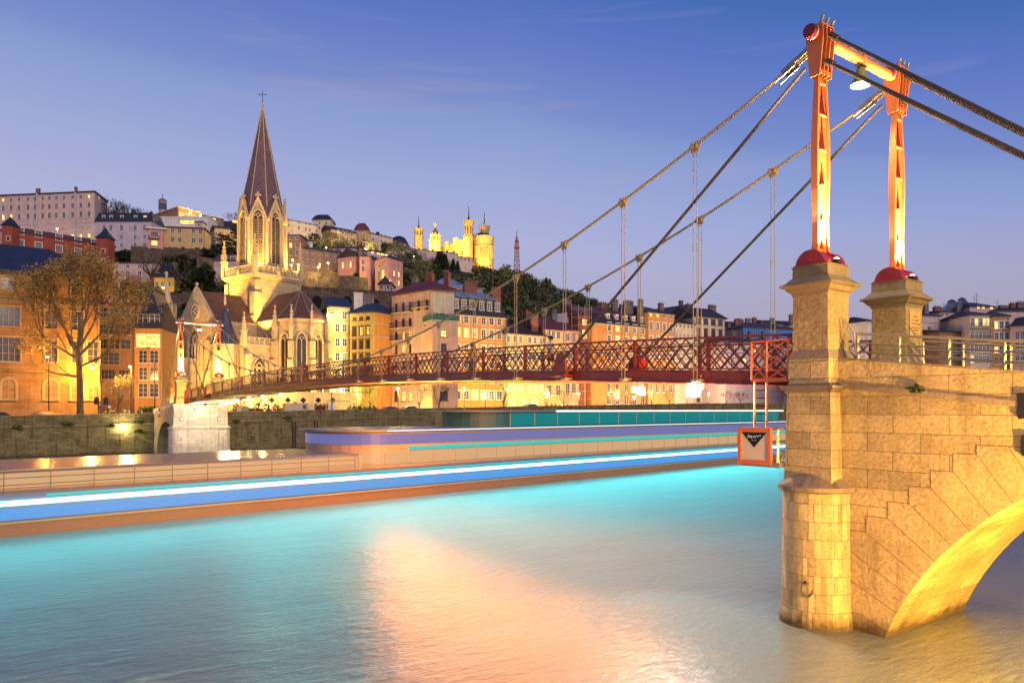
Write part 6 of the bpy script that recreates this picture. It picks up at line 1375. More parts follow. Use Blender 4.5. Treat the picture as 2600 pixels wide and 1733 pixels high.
def quadprism(name, mat, a0, a1, b0, b1, z0, z1, parent=None):
    mb = MB(); mb.prism([cp(a0, b0), cp(a0, b1), cp(a1, b1), cp(a1, b0)], z0, z1); return mb.build(name, mat, parent or ch)
def lancet(w, h, n=8):
    """pointed outline centred on x, from z=0"""
    X = w / 2; zs = h - w * .87; pts = [(-X, 0), (X, 0)]
    for i in range(n + 1): t = i / n; an = math.radians(60) * t; pts.append((-X + w * math.cos(an), zs + w * math.sin(an)))
    for i in range(n - 1, -1, -1): t = i / n; an = math.radians(60) * t; pts.append((X - w * math.cos(an), zs + w * math.sin(an)))
    return pts
def gwin(c, n, w, h, lights=2, name='window', deep=.35, louvre=False, tracery=True, pane=None):
    """pointed window on a wall: splayed surround, tracery, glass; c = foot centre on the wall plane, n = outward normal"""
    n = Vector((n[0], n[1], 0)).normalized(); t = Vector((-n.y, n.x, 0)); c = Vector(c); P_ = lancet(w, h)
    def pt(x, z, y=0): return c + t * x + n * y + Vector((0, 0, z))
    mb = MB(); k = (w + .55) / w
    mb.ring([pt(x * k, z if z < .01 else z + .28 * min(1, z / h), deep) for x, z in P_], [pt(x, z, deep) for x, z in P_], -n * (deep + .1))
    zs = h - w * .87; bw = max(.09, w * .055)
    def bar(x0, z0, x1, z1): mb.bar(pt(x0, z0, .1), pt(x1, z1, .1), .14, bw)
    if tracery:
        for i in range(1, lights): x = -w / 2 + w * i / lights; bar(x, 0, x, zs)
        lw = w / lights
        for i in range(lights):
            x0 = -w / 2 + lw * i; pr = [(x0 + x + lw / 2, zs - lw * .87 + z - (lw - lw) ) for x, z in [(q_[0], q_[1]) for q_ in lancet(lw, lw * .87 + .001)][2:]]
            for (ax, az), (bx, bz) in zip(pr, pr[1:]): bar(ax, az + lw * .75, bx, bz + lw * .75)
        # cusped rose in the head
        r = w * .19; cz_ = zs + w * .33
        pr = [(r * (1 + .18 * math.cos(4 * a)) * math.cos(a), cz_ + r * (1 + .18 * math.cos(4 * a)) * math.sin(a)) for a in [2 * math.pi * i / 16 for i in range(17)]]
        for (ax, az), (bx, bz) in zip(pr, pr[1:]): bar(ax, az, bx, bz)
        if h > 7: bar(-w / 2, h * .42, w / 2, h * .42)
    mb.add([pt(x, z, d) for z in (-.25, 0) for x, d in ((-w * .62, 0), (w * .62, 0), (w * .62, deep + .12), (-w * .62, deep + .12))], [(3, 2, 1, 0), (4, 5, 6, 7)] + [(k_, (k_ + 1) % 4, 4 + (k_ + 1) % 4, 4 + k_) for k_ in range(4)])
    f = mb.build(name, M_CHP, ch)
    pn = MB(); pn.poly([pt(x * .99, z if z < .01 else z * .995, .03) for x, z in P_]); pn.build('pane', pane or M_CGL, f, fix=False)
    if louvre:
        lv = MB(); z = .3
        while z < zs - .2: lv.box(pt(0, z, .14), (w - .1, .22, .07), math.atan2(t.y, t.x)); z += .34
        lv.build('louvres', M_LOUV, f)
    return f
def pinnacle(c, h, r=.45, name='pinnacle', rz=CRZ):
    c = Vector(c); mb = MB(); mb.box(c + Vector((0, 0, h * .2)), (r * 1.5, r * 1.5, h * .4), rz); mb.box(c + Vector((0, 0, h * .41)), (r * 1.9, r * 1.9, h * .035), rz)
    mb.lathe([(r * 1.0, h * .42), (r * .5, h * .68), (r * .2, h * .93), (r * .05, h * .94)], c, 4, rz + math.pi / 4)
    for f in (.5, .6, .7, .8):
        for k in range(4): an = rz + math.pi / 4 + k * math.pi / 2; rr = r * (1.05 - (f - .42) * 1.6); mb.box(c + Vector((math.cos(an) * rr, math.sin(an) * rr, h * f)), (r * .35, r * .35, r * .4), an)
    mb.box(c + Vector((0, 0, h * .95)), (r * .75, r * .3, r * .5), rz); mb.box(c + Vector((0, 0, h * .95)), (r * .3, r * .75, r * .5), rz); mb.lathe([(r * .18, h * .93), (r * .05, h)], c, 6)
    return mb.build(name, M_CHP, ch)
def balus(pts, z, h=1.5):
    mb = MB()
    for a, b in zip(pts, pts[1:]):
        a = Vector(a); b = Vector(b); mb.bar(v3(a, z + .1), v3(b, z + .1), .3, .22); mb.bar(v3(a, z + h), v3(b, z + h), .34, .2); n = max(1, round((b - a).length / 1.15))
        for i in range(n):
            p0 = a + (b - a) * i / n; p1 = a + (b - a) * (i + 1) / n; m = (p0 + p1) / 2
            mb.bar(v3(p0, z), v3(p0, z + h), .2, .2, up=(1, 0, 0)); mb.bar(v3(p0, z + .2), v3(p1, z + h - .1), .1, .14); mb.bar(v3(p1, z + .2), v3(p0, z + h - .1), .1, .14); mb.bar(v3(m, z + .2), v3((m + p1) / 2, z + h / 2), .1, .12)
        mb.bar(v3(b, z), v3(b, z + h), .2, .2, up=(1, 0, 0))
    return mb.build('balustrade', M_CHP, ch)
# tower
quadprism('tower_base', M_CH, -5.35, 5.35, -5.35, 5.35, ZG, 34.2)
for z0, z1, e in ((34.2, 34.6, .35), (34.6, 35.1, .7)): quadprism('tower_cornice', M_CHP, -5.35 - e, 5.35 + e, -5.35 - e, 5.35 + e, z0, z1)
for a, b in ((-5.1, 5.1), (-5.1, -5.1), (5.1, 5.1)):
    sa, sb = (1 if a > 0 else -1), (1 if b > 0 else -1)
    mb = MB()
    for i, (z0, z1, e) in enumerate(((ZG, 26, 1.15), (26, 31, .9), (31, 33.6, .55))): mb.prism([cp(a - .8 * sa, b - .8 * sb), cp(a - .8 * sa, b + e * sb), cp(a + e * sa, b + e * sb), cp(a + e * sa, b - .8 * sb)], z0, z1)
    mb.build('tower_buttress', M_CH, ch)
d = 5.7; cs = [cp(-d, -d), cp(-d, d), cp(d, d), cp(d, -d)]; balus(cs, 35.1, 1.7)
for c in cs: pinnacle((c.x, c.y, 35.1), 8.2, .62)
for m in ((-d, 0), (0, d)): p = cp(*m); pinnacle((p.x, p.y, 35.1), 2.2, .5)
# octagonal belfry
RB = 4.98; ap = RB * math.cos(math.pi / 8); A0 = CRZ + math.pi / 8
oc = [Vector((C0.x + RB * math.cos(A0 + k * math.pi / 4), C0.y + RB * math.sin(A0 + k * math.pi / 4))) for k in range(8)]
mb = MB(); mb.prism(oc, 35, 47.2); mb.build('belfry', M_CH, ch)
mb = MB(); oc2 = [C0 + (p - C0) * 1.07 for p in oc]; mb.prism(oc2, 35, 37.2); mb.prism([C0 + (p - C0) * 1.035 for p in oc], 37.2, 37.5); mb.build('belfry_plinth', M_CHP, ch)
for k in range(8):
    a, b = oc[k], oc[(k + 1) % 8]; m = (a + b) / 2; n = (m - C0).normalized(); t = (b - a).normalized(); w = (b - a).length
    mb = MB(); mb.extrude([v3(a + n * .02, 46.6), v3(b + n * .02, 46.6), v3(b + n * .02, 46.9), v3(m + n * .02, 51.4), v3(a + n * .02, 46.9)], v3(n, 0) * -.55); 
    for s in (0, 1):
        e = a if s == 0 else b; mb.bar(v3(e + n * .1, 46.8), v3(m + n * .1, 51.5), .5, .38)
        for f in (.25, .5, .75): c = e + (m - e) * f; mb.box(v3(c + n * .15, 46.8 + 4.7 * f + .3), (.3, .3, .35), math.atan2(t.y, t.x))
    c = v3(m + n * .1, 51.3); mb.box(c + Vector((0, 0, .75)), (1.15, .35, .4), math.atan2(t.y, t.x)); mb.box(c + Vector((0, 0, .75)), (.35, .35, 1.3), math.atan2(t.y, t.x)); mb.build('gable', M_CHP, ch)
    mb = MB(); mb.tube(v3(a, 37), v3(a, 47), .38, .34, 8); mb.box(v3(a + (a - C0).normalized() * .5, 46.9), (1.5, .4, .5), math.atan2((a - C0).y, (a - C0).x)); mb.build('corner_shaft', M_CHP, ch)
    if n.dot(Vector((-.3, -1))) > -.3: gwin(v3(m, 37.7), n, 2.05, 11.2, 2, louvre=True, deep=.4)
mb = MB(); RS = 5.2; mb.lathe([(4.85, 46.9), (RS * .88, 50.0), (RS * .60, 57), (.18, 72.2)], v3(C0, 0), 8, A0); mb.build('spire', M_SPIRE, ch)
mb = MB()
for k in range(8): an = A0 + k * math.pi / 4; mb.ptube([Vector((C0.x + r * math.cos(an), C0.y + r * math.sin(an), z)) for r, z in ((RS * .88, 50.0), (RS * .60, 57), (.2, 72.2))], .09, 5)
mb.build('spire_ribs', M_CHP, ch)
mb = MB(); mb.lathe([(.22, 71.8), (.42, 72.1), (.42, 72.4), (.2, 72.6), (.3, 73.1), (.32, 73.4), (.12, 73.6)], v3(C0, 0), 8); mb.build('finial', M_CHP, ch)
mb = MB(); c = v3(C0, 0); mb.tube(c + Vector((0, 0, 73.5)), c + Vector((0, 0, 76.4)), .07, .04, 6); mb.bar(c + Vector((-.8, 0, 75.4)), c + Vector((.8, 0, 75.4)), .10)
for x in (-.8, .8): mb.lathe([(0, -.15), (.15, 0), (0, .15)], c + Vector((x, 0, 75.4)), 6)
mb.build('cross', M_IRON, ch)
# south arm with its gable and great window
def gable_arm(a0, a1, b0, b1, ze, zr, along_a, roofmat):
    """body plus steep roof; ridge along a when along_a else along b"""
    quadprism('nave_wall', M_CH, a0, a1, b0, b1, ZG, ze)
    mb = MB(); o = .35
    if along_a:
        m = (b0 + b1) / 2; P_ = [cp(a0 + .4, b0 - o, ze - .3), cp(a0 + .4, b1 + o, ze - .3), cp(a0 + .4, m, zr), cp(a1, b0 - o, ze - .3), cp(a1, b1 + o, ze - .3), cp(a1, m, zr)]
        mb.add(P_, [(0, 2, 5, 3), (2, 1, 4, 5), (0, 3, 4, 1), (0, 1, 2), (3, 5, 4)]); mb.build('roof', roofmat, ch)
        g = MB(); g.extrude([cp(a0 - .05, b0 - .1, ze - .5), cp(a0 - .05, b1 + .1, ze - .5), cp(a0 - .05, m, zr + .4)], v3(cq, 0) * .7)
        for b in (b0, b1): g.bar(cp(a0 + .2, b + (-.3 if b == b0 else .3), ze - .6), cp(a0 + .2, m, zr + .55), .75, .3)
        g.build('gable', M_CHP, ch)
gable_arm(-15.4, -5.2, -6.3, 6.3, 24.6, 30.6, True, M_CROOF)
p = cp(-15.2, 0, 31.0); mb = MB(); mb.box(p + Vector((0, 0, .5)), (.3, .3, 1.4), CRZ); mb.box(p + Vector((0, 0, .8)), (.9, .3, .3), CRZ); mb.build('gable_cross', M_CHP, ch)
nq = -cq
gwin(cp(-15.45, 0, 11.0), nq, 4.6, 12.0, 4, deep=.5, pane=glass('great_window_glass', (.16, .07, .03), .4))
mb = MB(); c = cp(-15.5, 0, 26.3); t = Vector((ce.x, ce.y, 0)); nn = Vector((nq.x, nq.y, 0))
def circ(r, y): return [c + t * (r * math.cos(2 * math.pi * i / 20)) + Vector((0, 0, r * math.sin(2 * math.pi * i / 20))) + nn * y for i in range(20)]
mb.ring(circ(1.55, .25), circ(1.15, .25), -nn * .4); mb.ring(circ(.5, .12), circ(.32, .12), -nn * .2)
for k in range(6): an = math.pi * k / 3; mb.bar(c + t * .4 * math.cos(an) + Vector((0, 0, .4 * math.sin(an))) + nn * .05, c + t * 1.2 * math.cos(an) + Vector((0, 0, 1.2 * math.sin(an))) + nn * .05, .16)
rs = mb.build('rose_window', M_CHP, ch); mb = MB(); mb.poly(circ(1.18, .03)); mb.build('pane', M_CGL, rs, fix=False)
for b in (-6.3, 6.3):
    sb = 1 if b > 0 else -1; mb = MB()
    for z0, z1, e in ((ZG, 14, 2.0), (14, 20, 1.4), (20, 23.5, .8)):
        mb.prism([cp(-15.4, b - .75), cp(-15.4 - e, b - .75), cp(-15.4 - e, b + .75), cp(-15.4, b + .75)][::-1], z0, z1); mb.add([cp(-15.4 - e, b - .75, z1), cp(-15.4 - e, b + .75, z1), cp(-15.4, b + .75, z1 + 1.3), cp(-15.4, b - .75, z1 + 1.3)], [(0, 1, 2, 3)])
    mb.build('buttress', M_CH, ch)
# choir and apse toward the river
def poly_apse(ctr_b, R_, ze, zr, n=5, rb=5.6):
    angs = [-90 + 180 * i / n for i in range(n + 1)]
    return [cp(R_ * math.sin(math.radians(a)), ctr_b + R_ * math.cos(math.radians(a))) for a in angs]
quadprism('choir_wall', M_CH, -5.6, 5.6, 5.0, 13.6, ZG, 24.6)
AP = poly_apse(13.6, 5.6, 0, 0); mb = MB(); mb.prism([Vector(p[:2]) for p in AP][::-1] if False else [Vector(p[:2]) for p in AP], ZG, 24.6); mb.build('apse_wall', M_CH, ch)
mb = MB(); AP2 = [cp(0, 13.6) + (p - cp(0, 13.6)) * 1.06 for p in AP]; mb.prism([Vector(p[:2]) for p in AP2], 24.2, 24.75); mb.build('apse_cornice', M_CHP, ch)
apex = cp(0, 13.4, 31.2); E = [v3(Vector(p[:2]), 24.7) for p in AP2]
mb = MB()
for i in range(5): mb.mi = 1 if i >= 3 else 0; mb.poly([E[i], E[i + 1], apex])
mb.mi = 0; mb.add([cp(-5.9, 5, 24.7), E[0], apex, cp(0, 5, 31.0)], [(0, 1, 2, 3)]); mb.mi = 1; mb.add([E[5], cp(5.9, 5, 24.7), cp(0, 5, 31.0), apex], [(0, 1, 2, 3)])
mb.build('choir_roof', [M_CROOF, M_CBLUE], ch, fix=False)
mb = MB()
for e in E: mb.tube(e, apex + Vector((0, 0, .05)), .12, n=5)
mb.tube(apex - Vector((0, 0, .2)), apex + Vector((0, 0, 3)), .14, .05, 6); mb.lathe([(.1, 1.0), (.35, 1.3), (.1, 1.6)], apex, 8); mb.build('roof_ridges', M_GALV, ch)
for i in range(5):
    a, b = Vector(AP[i][:2]), Vector(AP[i + 1][:2]); m = (a + b) / 2; n = (m - Vector(cp(0, 13.6)[:2])).normalized(); gwin(v3(m, 9.6), n, 1.75, 12.2, 2, deep=.42)
    if 0 < i < 5:
        pass
cc = Vector(cp(0, 13.6)[:2])
for i in range(6):
    p = Vector(AP[i][:2]); n = (p - cc).normalized(); t = Vector((-n.y, n.x)); mb = MB()
    for z0, z1, e in ((ZG, 9.5, 2.1), (9.5, 16.5, 1.75), (16.5, 20.2, 1.35)):
        mb.prism([p - t * .55 - n * .3, p + n * e - t * .55, p + n * e + t * .55, p + t * .55 - n * .3], z0, z1)
        mb.add([v3(p + n * (e + .12) - t * .6, z1 - .05), v3(p + n * (e + .12) + t * .6, z1 - .05), v3(p + n * .2 + t * .6, z1 + .9), v3(p + n * .2 - t * .6, z1 + .9)], [(0, 1, 2, 3), (3, 2, 1, 0)])
    mb.build('buttress', M_CH, ch); pinnacle(v3(p + n * .75, 20.0), 7.6, .5, rz=math.atan2(n.y, n.x))
gwin(cp(-2.0 - 3.62, 9.3, 15.2), nq, 1.5, 6.6, 2, deep=.3)
# low chapels in the corner between arm and choir
quadprism('chapel_wall', M_CH, -12.6, -5.5, 6.2, 12.4, ZG, 19.0); quadprism('chapel_cornice', M_CHP, -12.9, -5.4, 6.2, 12.7, 19.0, 19.35)
balus([cp(-12.5, 12.4), cp(-5.6, 12.4)], 19.35, 1.35); balus([cp(-12.5, 6.6), cp(-12.5, 12.4)], 19.35, 1.35)
gwin(cp(-9.2, 12.42, 10.2), ce, 3.0, 6.6, 3, deep=.45)
gwin(cp(-12.62, 9.3, 9.8), nq, 2.0, 6.0, 2, deep=.35)
for a, b, h in ((-12.5, 12.4, 6.5), (-5.8, 12.4, 6.5), (-12.5, 6.6, 7.5)): p = cp(a, b); pinnacle((p.x, p.y, 19.2), h, .5)
for a in (-12.6, -6.3):
    mb = MB(); mb.prism([cp(a - .55, 12.3), cp(a - .55, 13.6), cp(a + .55, 13.6), cp(a + .55, 12.3)], ZG, 17.2); mb.build('buttress', M_CH, ch)
# cone-roofed stair turrets
for a, b, r, tip, base, zb_, lab in ((-14.2, 8.6, 2.6, 27.2, 19.2, ZG, 1), (10.8, 9.2, 2.6, 27.0, 17.5, ZG, 2)):
    mb = MB(); mb.lathe([(r, zb_), (r, base)], cp(a, b), 8, .2); mb.build('stair_turret', M_CH, ch)
    mb = MB(); mb.lathe([(r + .25, base), (r * .52, base + (tip - base) * .45), (.05, tip)], cp(a, b), 8, .2); mb.build('turret_roof', M_CBLUE, ch); mb = MB(); mb.lathe([(.2, tip - .2), (.28, tip + .4), (.05, tip + 2.2)], cp(a, b), 6); mb.build('turret_finial', M_CHP, ch)
quadprism('chapel_wall', M_CH, 5.6, 12.5, 5.2, 10.8, ZG, 17.2); balus([cp(5.8, 11), cp(12.5, 11)], 17.2, 1.3)
quadprism('nave_wall', M_CH, 5.2, 15, -6, 6, ZG, 24); mb = MB(); mb.add([cp(5.2, -6.3, 24), cp(15, -6.3, 24), cp(15, 6.3, 24), cp(5.2, 6.3, 24), cp(5.2, 0, 30), cp(15, 0, 30)], [(3, 2, 5, 4), (0, 4, 5, 1), (0, 3, 4), (1, 5, 2)]); mb.build('roof', M_CROOF, ch)
# left: slim octagonal turret with a spirelet, tall side wall and the arcaded wing
p = Vector((at(423, 900, 150).x, 150)); mb = MB(); mb.lathe([(1.75, ZG), (1.55, 12), (1.45, 24.4)], v3(p, 0), 8, .3); mb.lathe([(1.5, 24.4), (1.9, 24.9), (1.9, 26.2), (1.7, 26.3)], v3(p, 0), 8, .3); mb.build('bell_turret', M_CH, ch)
mb = MB(); mb.lathe([(.95, 26), (.95, 28.2), (1.15, 28.3), (.55, 30.5), (.1, 33.6)], v3(p, 0), 8, .3)
for k in range(8): an = .3 + k * math.pi / 4; c = Vector((p.x + 1.75 * math.cos(an), p.y + 1.75 * math.sin(an), 26.2)); mb.lathe([(.2, 0), (.2, 1.2), (.02, 2.3)], c, 4, an)
mb.box(v3(p, 34.2), (.35, .35, 1.2)); mb.build('spirelet', M_CHP, ch)
quadprism('side_wall', M_CH, -15.2, -7, -11.5, -6.2, ZG, 21.0)
mb = MB(); mb.add([cp(-15.5, -11.8, 21), cp(-6.5, -11.8, 21), cp(-6.5, -6.2, 24.4), cp(-15.5, -6.2, 24.4)], [(0, 1, 2, 3), (3, 2, 1, 0)]); mb.build('roof', M_CROOF, ch, fix=False)
gwin(cp(-15.25, -8.8, 8.5), nq, 2.2, 10.0, 2, deep=.35)
wa, wb = xy(364, 150), xy(452, 144); wt = (wb - wa).normalized(); wn_ = Vector((wt.y, -wt.x)); wd = -wn_ * 5
mb = MB(); mb.prism([wa, wb, wb + wd, wa + wd], ZG, 16.4); mb.build('arcade_wall', M_CH, ch)
mb = MB(); mb.prism([wa + wn_ * .3 - wt * .3, wb + wn_ * .3, wb + wd, wa + wd - wt * .3], 16.4, 16.8); mb.build('arcade_cornice', M_CHP, ch)
balus([wa, wb], 16.8, 1.25)
L_ = (wb - wa).length
for f in (.16, .47, .80): gwin(v3(wa + wt * L_ * f, 7.2), wn_, 1.9, 8.0, 2, deep=.5, pane=glass('arcade_shade', (.09, .03, .02), .6))
for f in (.01, .315, .635, .97):
    c = wa + wt * L_ * f; mb = MB(); mb.prism([c - wt * .4, c + wn_ * 1.3 - wt * .4, c + wn_ * 1.3 + wt * .4, c + wt * .4], ZG, 12.2); mb.add([v3(c + wn_ * 1.4 - wt * .45, 12.1), v3(c + wn_ * 1.4 + wt * .45, 12.1), v3(c + wt * .45, 14), v3(c - wt * .45, 14)], [(0, 1, 2, 3), (3, 2, 1, 0)]); mb.build('buttress', M_CH, ch)
mb = MB(); c = wa + wt * .3; mb.tube(v3(c + wn_ * .3, 16), v3(c + wn_ * .3, 19.5), .16, n=6); mb.build('drain_pipe', M_GALV, ch)
# low street wall with quatrefoil openings along the choir
sa, sb2 = xy(555, 137.5), xy(905, 146); stt = (sb2 - sa).normalized(); so = Vector((stt.y, -stt.x))
mb = MB(); mb.prism([sa, sb2, sb2 - so * .6, sa - so * .6], ZG, 9.6); mb.prism([sa + so * .15, sb2 + so * .15, sb2 - so * .7, sa - so * .7], 9.6, 9.9)
cw = thing('church_yard_wall', 'stone street wall with quatrefoil openings below the apse', 'wall', v3(sa, 5)); mb.build('masonry', M_CH, cw)
for ox in (690, 731, 770, 808, 845):
    u = on_face(sa, sb2, ox); p = sa + (sb2 - sa) * u; t = v3(stt, 0); mb = MB(); c = v3(p + so * .1, 8.3)
    mb.ring([c + t * x + Vector((0, 0, z)) for x, z in ((-.8, -.8), (.8, -.8), (.8, .8), (-.8, .8))], [c + t * x + Vector((0, 0, z)) for x, z in ((-.62, -.62), (.62, -.62), (.62, .62), (-.62, .62))], v3(-so, 0) * .15); f = mb.build('opening', M_CHP, cw)
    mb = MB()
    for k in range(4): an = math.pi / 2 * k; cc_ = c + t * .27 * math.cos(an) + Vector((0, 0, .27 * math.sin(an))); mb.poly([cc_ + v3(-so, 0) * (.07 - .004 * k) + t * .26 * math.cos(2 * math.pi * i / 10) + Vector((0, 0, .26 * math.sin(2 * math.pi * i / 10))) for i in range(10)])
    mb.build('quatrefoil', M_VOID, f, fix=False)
# floodlights of the church
mbq = MB(); mbq.box((0, 0, .12), (.5, .35, .08)); mbq.box((0, 0, .32), (.42, .28, .3)); fl_me = mbq.mesh('housing', M_IRON); mbq = MB(); mbq.box((0, -.02, .49), (.34, .22, .03)); fg_me = mbq.mesh('lens', glow('church_flood_lens', (1, .7, .25), 10))
def flood(p, tgt, w, col, ang, lab, grp, cat='floodlight'):
    f = thing('floodlight', lab, cat, p, grp); obj('housing', fl_me, f); obj('lens', fg_me, f); spot(f, Vector(p) + Vector((0, 0, .75)), tgt, w, col, ang, .7, .3); return f
WARM = (1, .54, .09)
CG = 'floodlights around the church'
flood(cp(-27, 12, 5.2), cp(-15, 0, 19), 52000, (1, .52, .11), 100, 'ground floodlight facing the great gable window of the church', CG)
flood(cp(-17, 22, 6.3), cp(-6, 10, 15), 26325, (1, .54, .14), 110, 'ground floodlight between the chapel and the quay', CG)
flood(cp(4, 27, 6.6), cp(1, 15, 15), 33345, (1, .55, .17), 110, 'ground floodlight in front of the apse', CG)
flood(cp(-24, -8, 5.8), cp(-15, -9, 13), 8000, (1, .52, .12), 110, 'ground floodlight before the arcaded wing of the church', CG)
flood(cp(-8.5, 11.4, 20.2), cp(-1.5, 2, 45), 42000, WARM, 75, 'roof floodlight on the chapel aimed at the belfry', CG)
flood(cp(-13.0, -7.3, 25.2), cp(-2, -1, 45), 46000, WARM, 75, 'roof floodlight at the gable foot aimed at the belfry', CG)
flood(cp(7.5, 15, 25.0), cp(1, 2, 44), 42000, WARM, 75, 'roof floodlight beside the apse roof aimed at the belfry', CG)
for i, (a, b) in enumerate(((-5.0, 5.0), (-5.0, -5.0), (5.0, 5.0))):
    flood(cp(a, b, 35.2), cp(a * .55, b * .55, 50), 15600, (1, .50, .07), 110, ['tower gallery floodlight at the corner facing the river', 'tower gallery floodlight at the left corner', 'tower gallery floodlight at the right corner'][i], CG)
# ================================================================== basilica and radio mast on the skyline
M_BAS = stone('basilica_stone', (.55, .42, .20), 2, .8, .01, None, .9, .15, .3); M_BASD = paint('basilica_dark_openings', (.10, .05, .015), .8); M_LEAD = paint('dark_lead', (.05, .045, .045), .5)
def px(ox, oy, Y): return at(ox, oy, Y)
YB = 585; KB = YB / F
bs = thing('basilica', 'golden floodlit white basilica with octagonal towers on the hilltop', 'basilica', at(1150, 640, YB))
def otower(ox, Y, w, bot, mid, top, tip, low=True):
    k = Y / F; p = xy(ox, Y); r = w / 2 * k * 1.04; z = lambda o: zz(o, Y)
    mb = MB(); mb.lathe([(r * 1.0, z(bot)), (r * 1.0, z(mid))], v3(p, 0), 8, .2); mb.lathe([(r * 1.08, z(mid)), (r * 1.08, z(mid) - .8)][::-1], v3(p, 0), 8, .2); mb.build('tower_shaft', M_BAS, bs)
    mb = MB(); h = z(top) - z(mid); mb.lathe([(r * .88, z(mid)), (r * .88, z(mid) + h * .75), (r * 1.02, z(mid) + h * .8), (r * 1.1, z(top))], v3(p, 0), 8, .2)
    for i in range(16): an = .2 + i * math.pi / 8; mb.box((p.x + r * 1.04 * math.cos(an), p.y + r * 1.04 * math.sin(an), z(top) + .4), (.7, .9, .9), an)
    mb.build('belfry', M_BAS, bs)
    mb = MB()
    for i in range(8): an = .2 + math.pi / 8 + i * math.pi / 4; mb.box((p.x + r * .82 * math.cos(an), p.y + r * .82 * math.sin(an), z(mid) + h * .38), (.3, r * .26, h * .52), an)
    mb.build('belfry_openings', M_BASD, bs)
    mb = MB(); H = z(tip) - z(top); mb.lathe([(r * .24, z(top)), (r * .22, z(top) + H * .12), (r * .3, z(top) + H * .17), (r * .12, z(top) + H * .3), (.1, z(tip))], v3(p, 0), 8); mb.bar(v3(p, z(tip) - 2) - Vector((.9, 0, 0)), v3(p, z(tip) - 2) + Vector((.9, 0, 0)), .25); mb.build('needle', M_LEAD, bs)
otower(1063, YB + 55, 23, 640, 600, 583, 547); otower(1190, YB, 24, 668, 601, 562, 522); otower(1230, YB + 40, 25, 640, 612, 577, 537)
# nave
a, b = xy(1100, YB + 62), xy(1205, YB + 2); t = (b - a).normalized(); o = Vector((t.y, -t.x)); dp = -o * 18; zt = zz(612, YB + 25); zb0 = zz(672, YB)
mb = MB(); mb.prism([a, b, b + dp, a + dp], zb0, zt); mb.build('nave_wall', M_BAS, bs)
mb = MB(); A_ = [v3(a, zt), v3(b, zt), v3(b + dp, zt), v3(a + dp, zt), v3(a + dp / 2, zt + 4.2), v3(b + dp / 2, zt + 4.2)]; mb.add(A_, [(0, 1, 5, 4), (2, 3, 4, 5), (1, 2, 5), (3, 0, 4)]); mb.build('nave_roof', M_LEAD, bs)
L_ = (b - a).length
for u in (.12, .36, .60, .86):
    p = a + t * L_ * u; mb = MB(); mb.prism([p - t * 1.6, p - t * 1.6 + o * 2.6, p + t * 1.6 + o * 2.6, p + t * 1.6], zb0, zt + 2.2); mb.prism([p - t * 2 - o * .2, p - t * 2 + o * 3, p + t * 2 + o * 3, p + t * 2 - o * .2], zt + 1.6, zt + 2.6); mb.build('nave_buttress', M_BAS, bs)
for u in (.24, .48, .73):
    p = a + t * L_ * u + o * .15; zc_ = zb0 + (zt - zb0) * .5; mb = MB(); r = 2.7
    mb.ring([v3(p + t * r * math.cos(q_), zc_ + r * math.sin(q_)) for q_ in [math.pi * i / 10 for i in range(11)]], [v3(p + t * r * .78 * math.cos(q_), zc_ + r * .78 * math.sin(q_)) for q_ in [math.pi * i / 10 for i in range(11)]], v3(o, 0) * .8); f = mb.build('lunette', M_BAS, bs)
    mb = MB(); mb.poly([v3(p + t * r * .78 * math.cos(q_), zc_ + r * .78 * math.sin(q_)) for q_ in [math.pi * i / 10 for i in range(11)]]); mb.build('pane', M_BASD, f, fix=False)
# apse with its ring of columns
p = xy(1230, YB - 6); r = 22.0 * KB; z = lambda o_: zz(o_, YB - 6)
mb = MB(); mb.lathe([(r * 1.0, z(690)), (r * 1.0, z(662)), (r * 1.06, z(661)), (r * 1.06, z(658.5)), (r * .86, z(658)), (r * .86, z(622)), (r * .98, z(619)), (r * 1.0, z(612)), (r * 1.10, z(606)), (r * 1.12, z(602))], v3(p, 0), 24); mb.build('apse', M_BAS, bs)
mb = MB(); mb.lathe([(r * 1.05, z(602)), (r * .5, z(597)), (r * .3, z(593)), (.3, z(591))], v3(p, 0), 24); mb.build('apse_roof', M_LEAD, bs)
for i in range(14):
    an = math.pi + .1 + i * (math.pi - .2) / 13; c = (p.x + r * .98 * math.cos(an), p.y + r * .98 * math.sin(an), 0); mb = MB(); mb.lathe([(.75, z(658)), (.6, z(656)), (.52, z(630)), (.8, z(628)), (.8, z(626))], c, 8); mb.build('column', M_BAS, bs)
    if i < 13:
        an2 = an + (math.pi - .2) / 26; c = Vector((p.x + r * .875 * math.cos(an2), p.y + r * .875 * math.sin(an2), (z(655) + z(628)) / 2)); mb = MB(); mb.box(c, (.2, 1.7, z(630) - z(655)), an2); mb.build('apse_window', M_BASD, bs)
c = v3(p, z(592)); mb = MB(); mb.lathe([(1.6, -.5), (1.4, 1.6), (.8, 2.2), (.75, 4.0), (.5, 5.2), (.9, 6.0), (.4, 7.0), (.5, 7.6), (.2, 8.2)], c, 10); mb.tube(c + Vector((-.6, 0, 5.8)), c + Vector((-1.6, 0, 8.6)), .22, .12); mb.tube(c + Vector((.6, 0, 5.8)), c + Vector((1.5, 0, 7.6)), .22, .12); mb.build('apse_statue', M_BAS, bs)
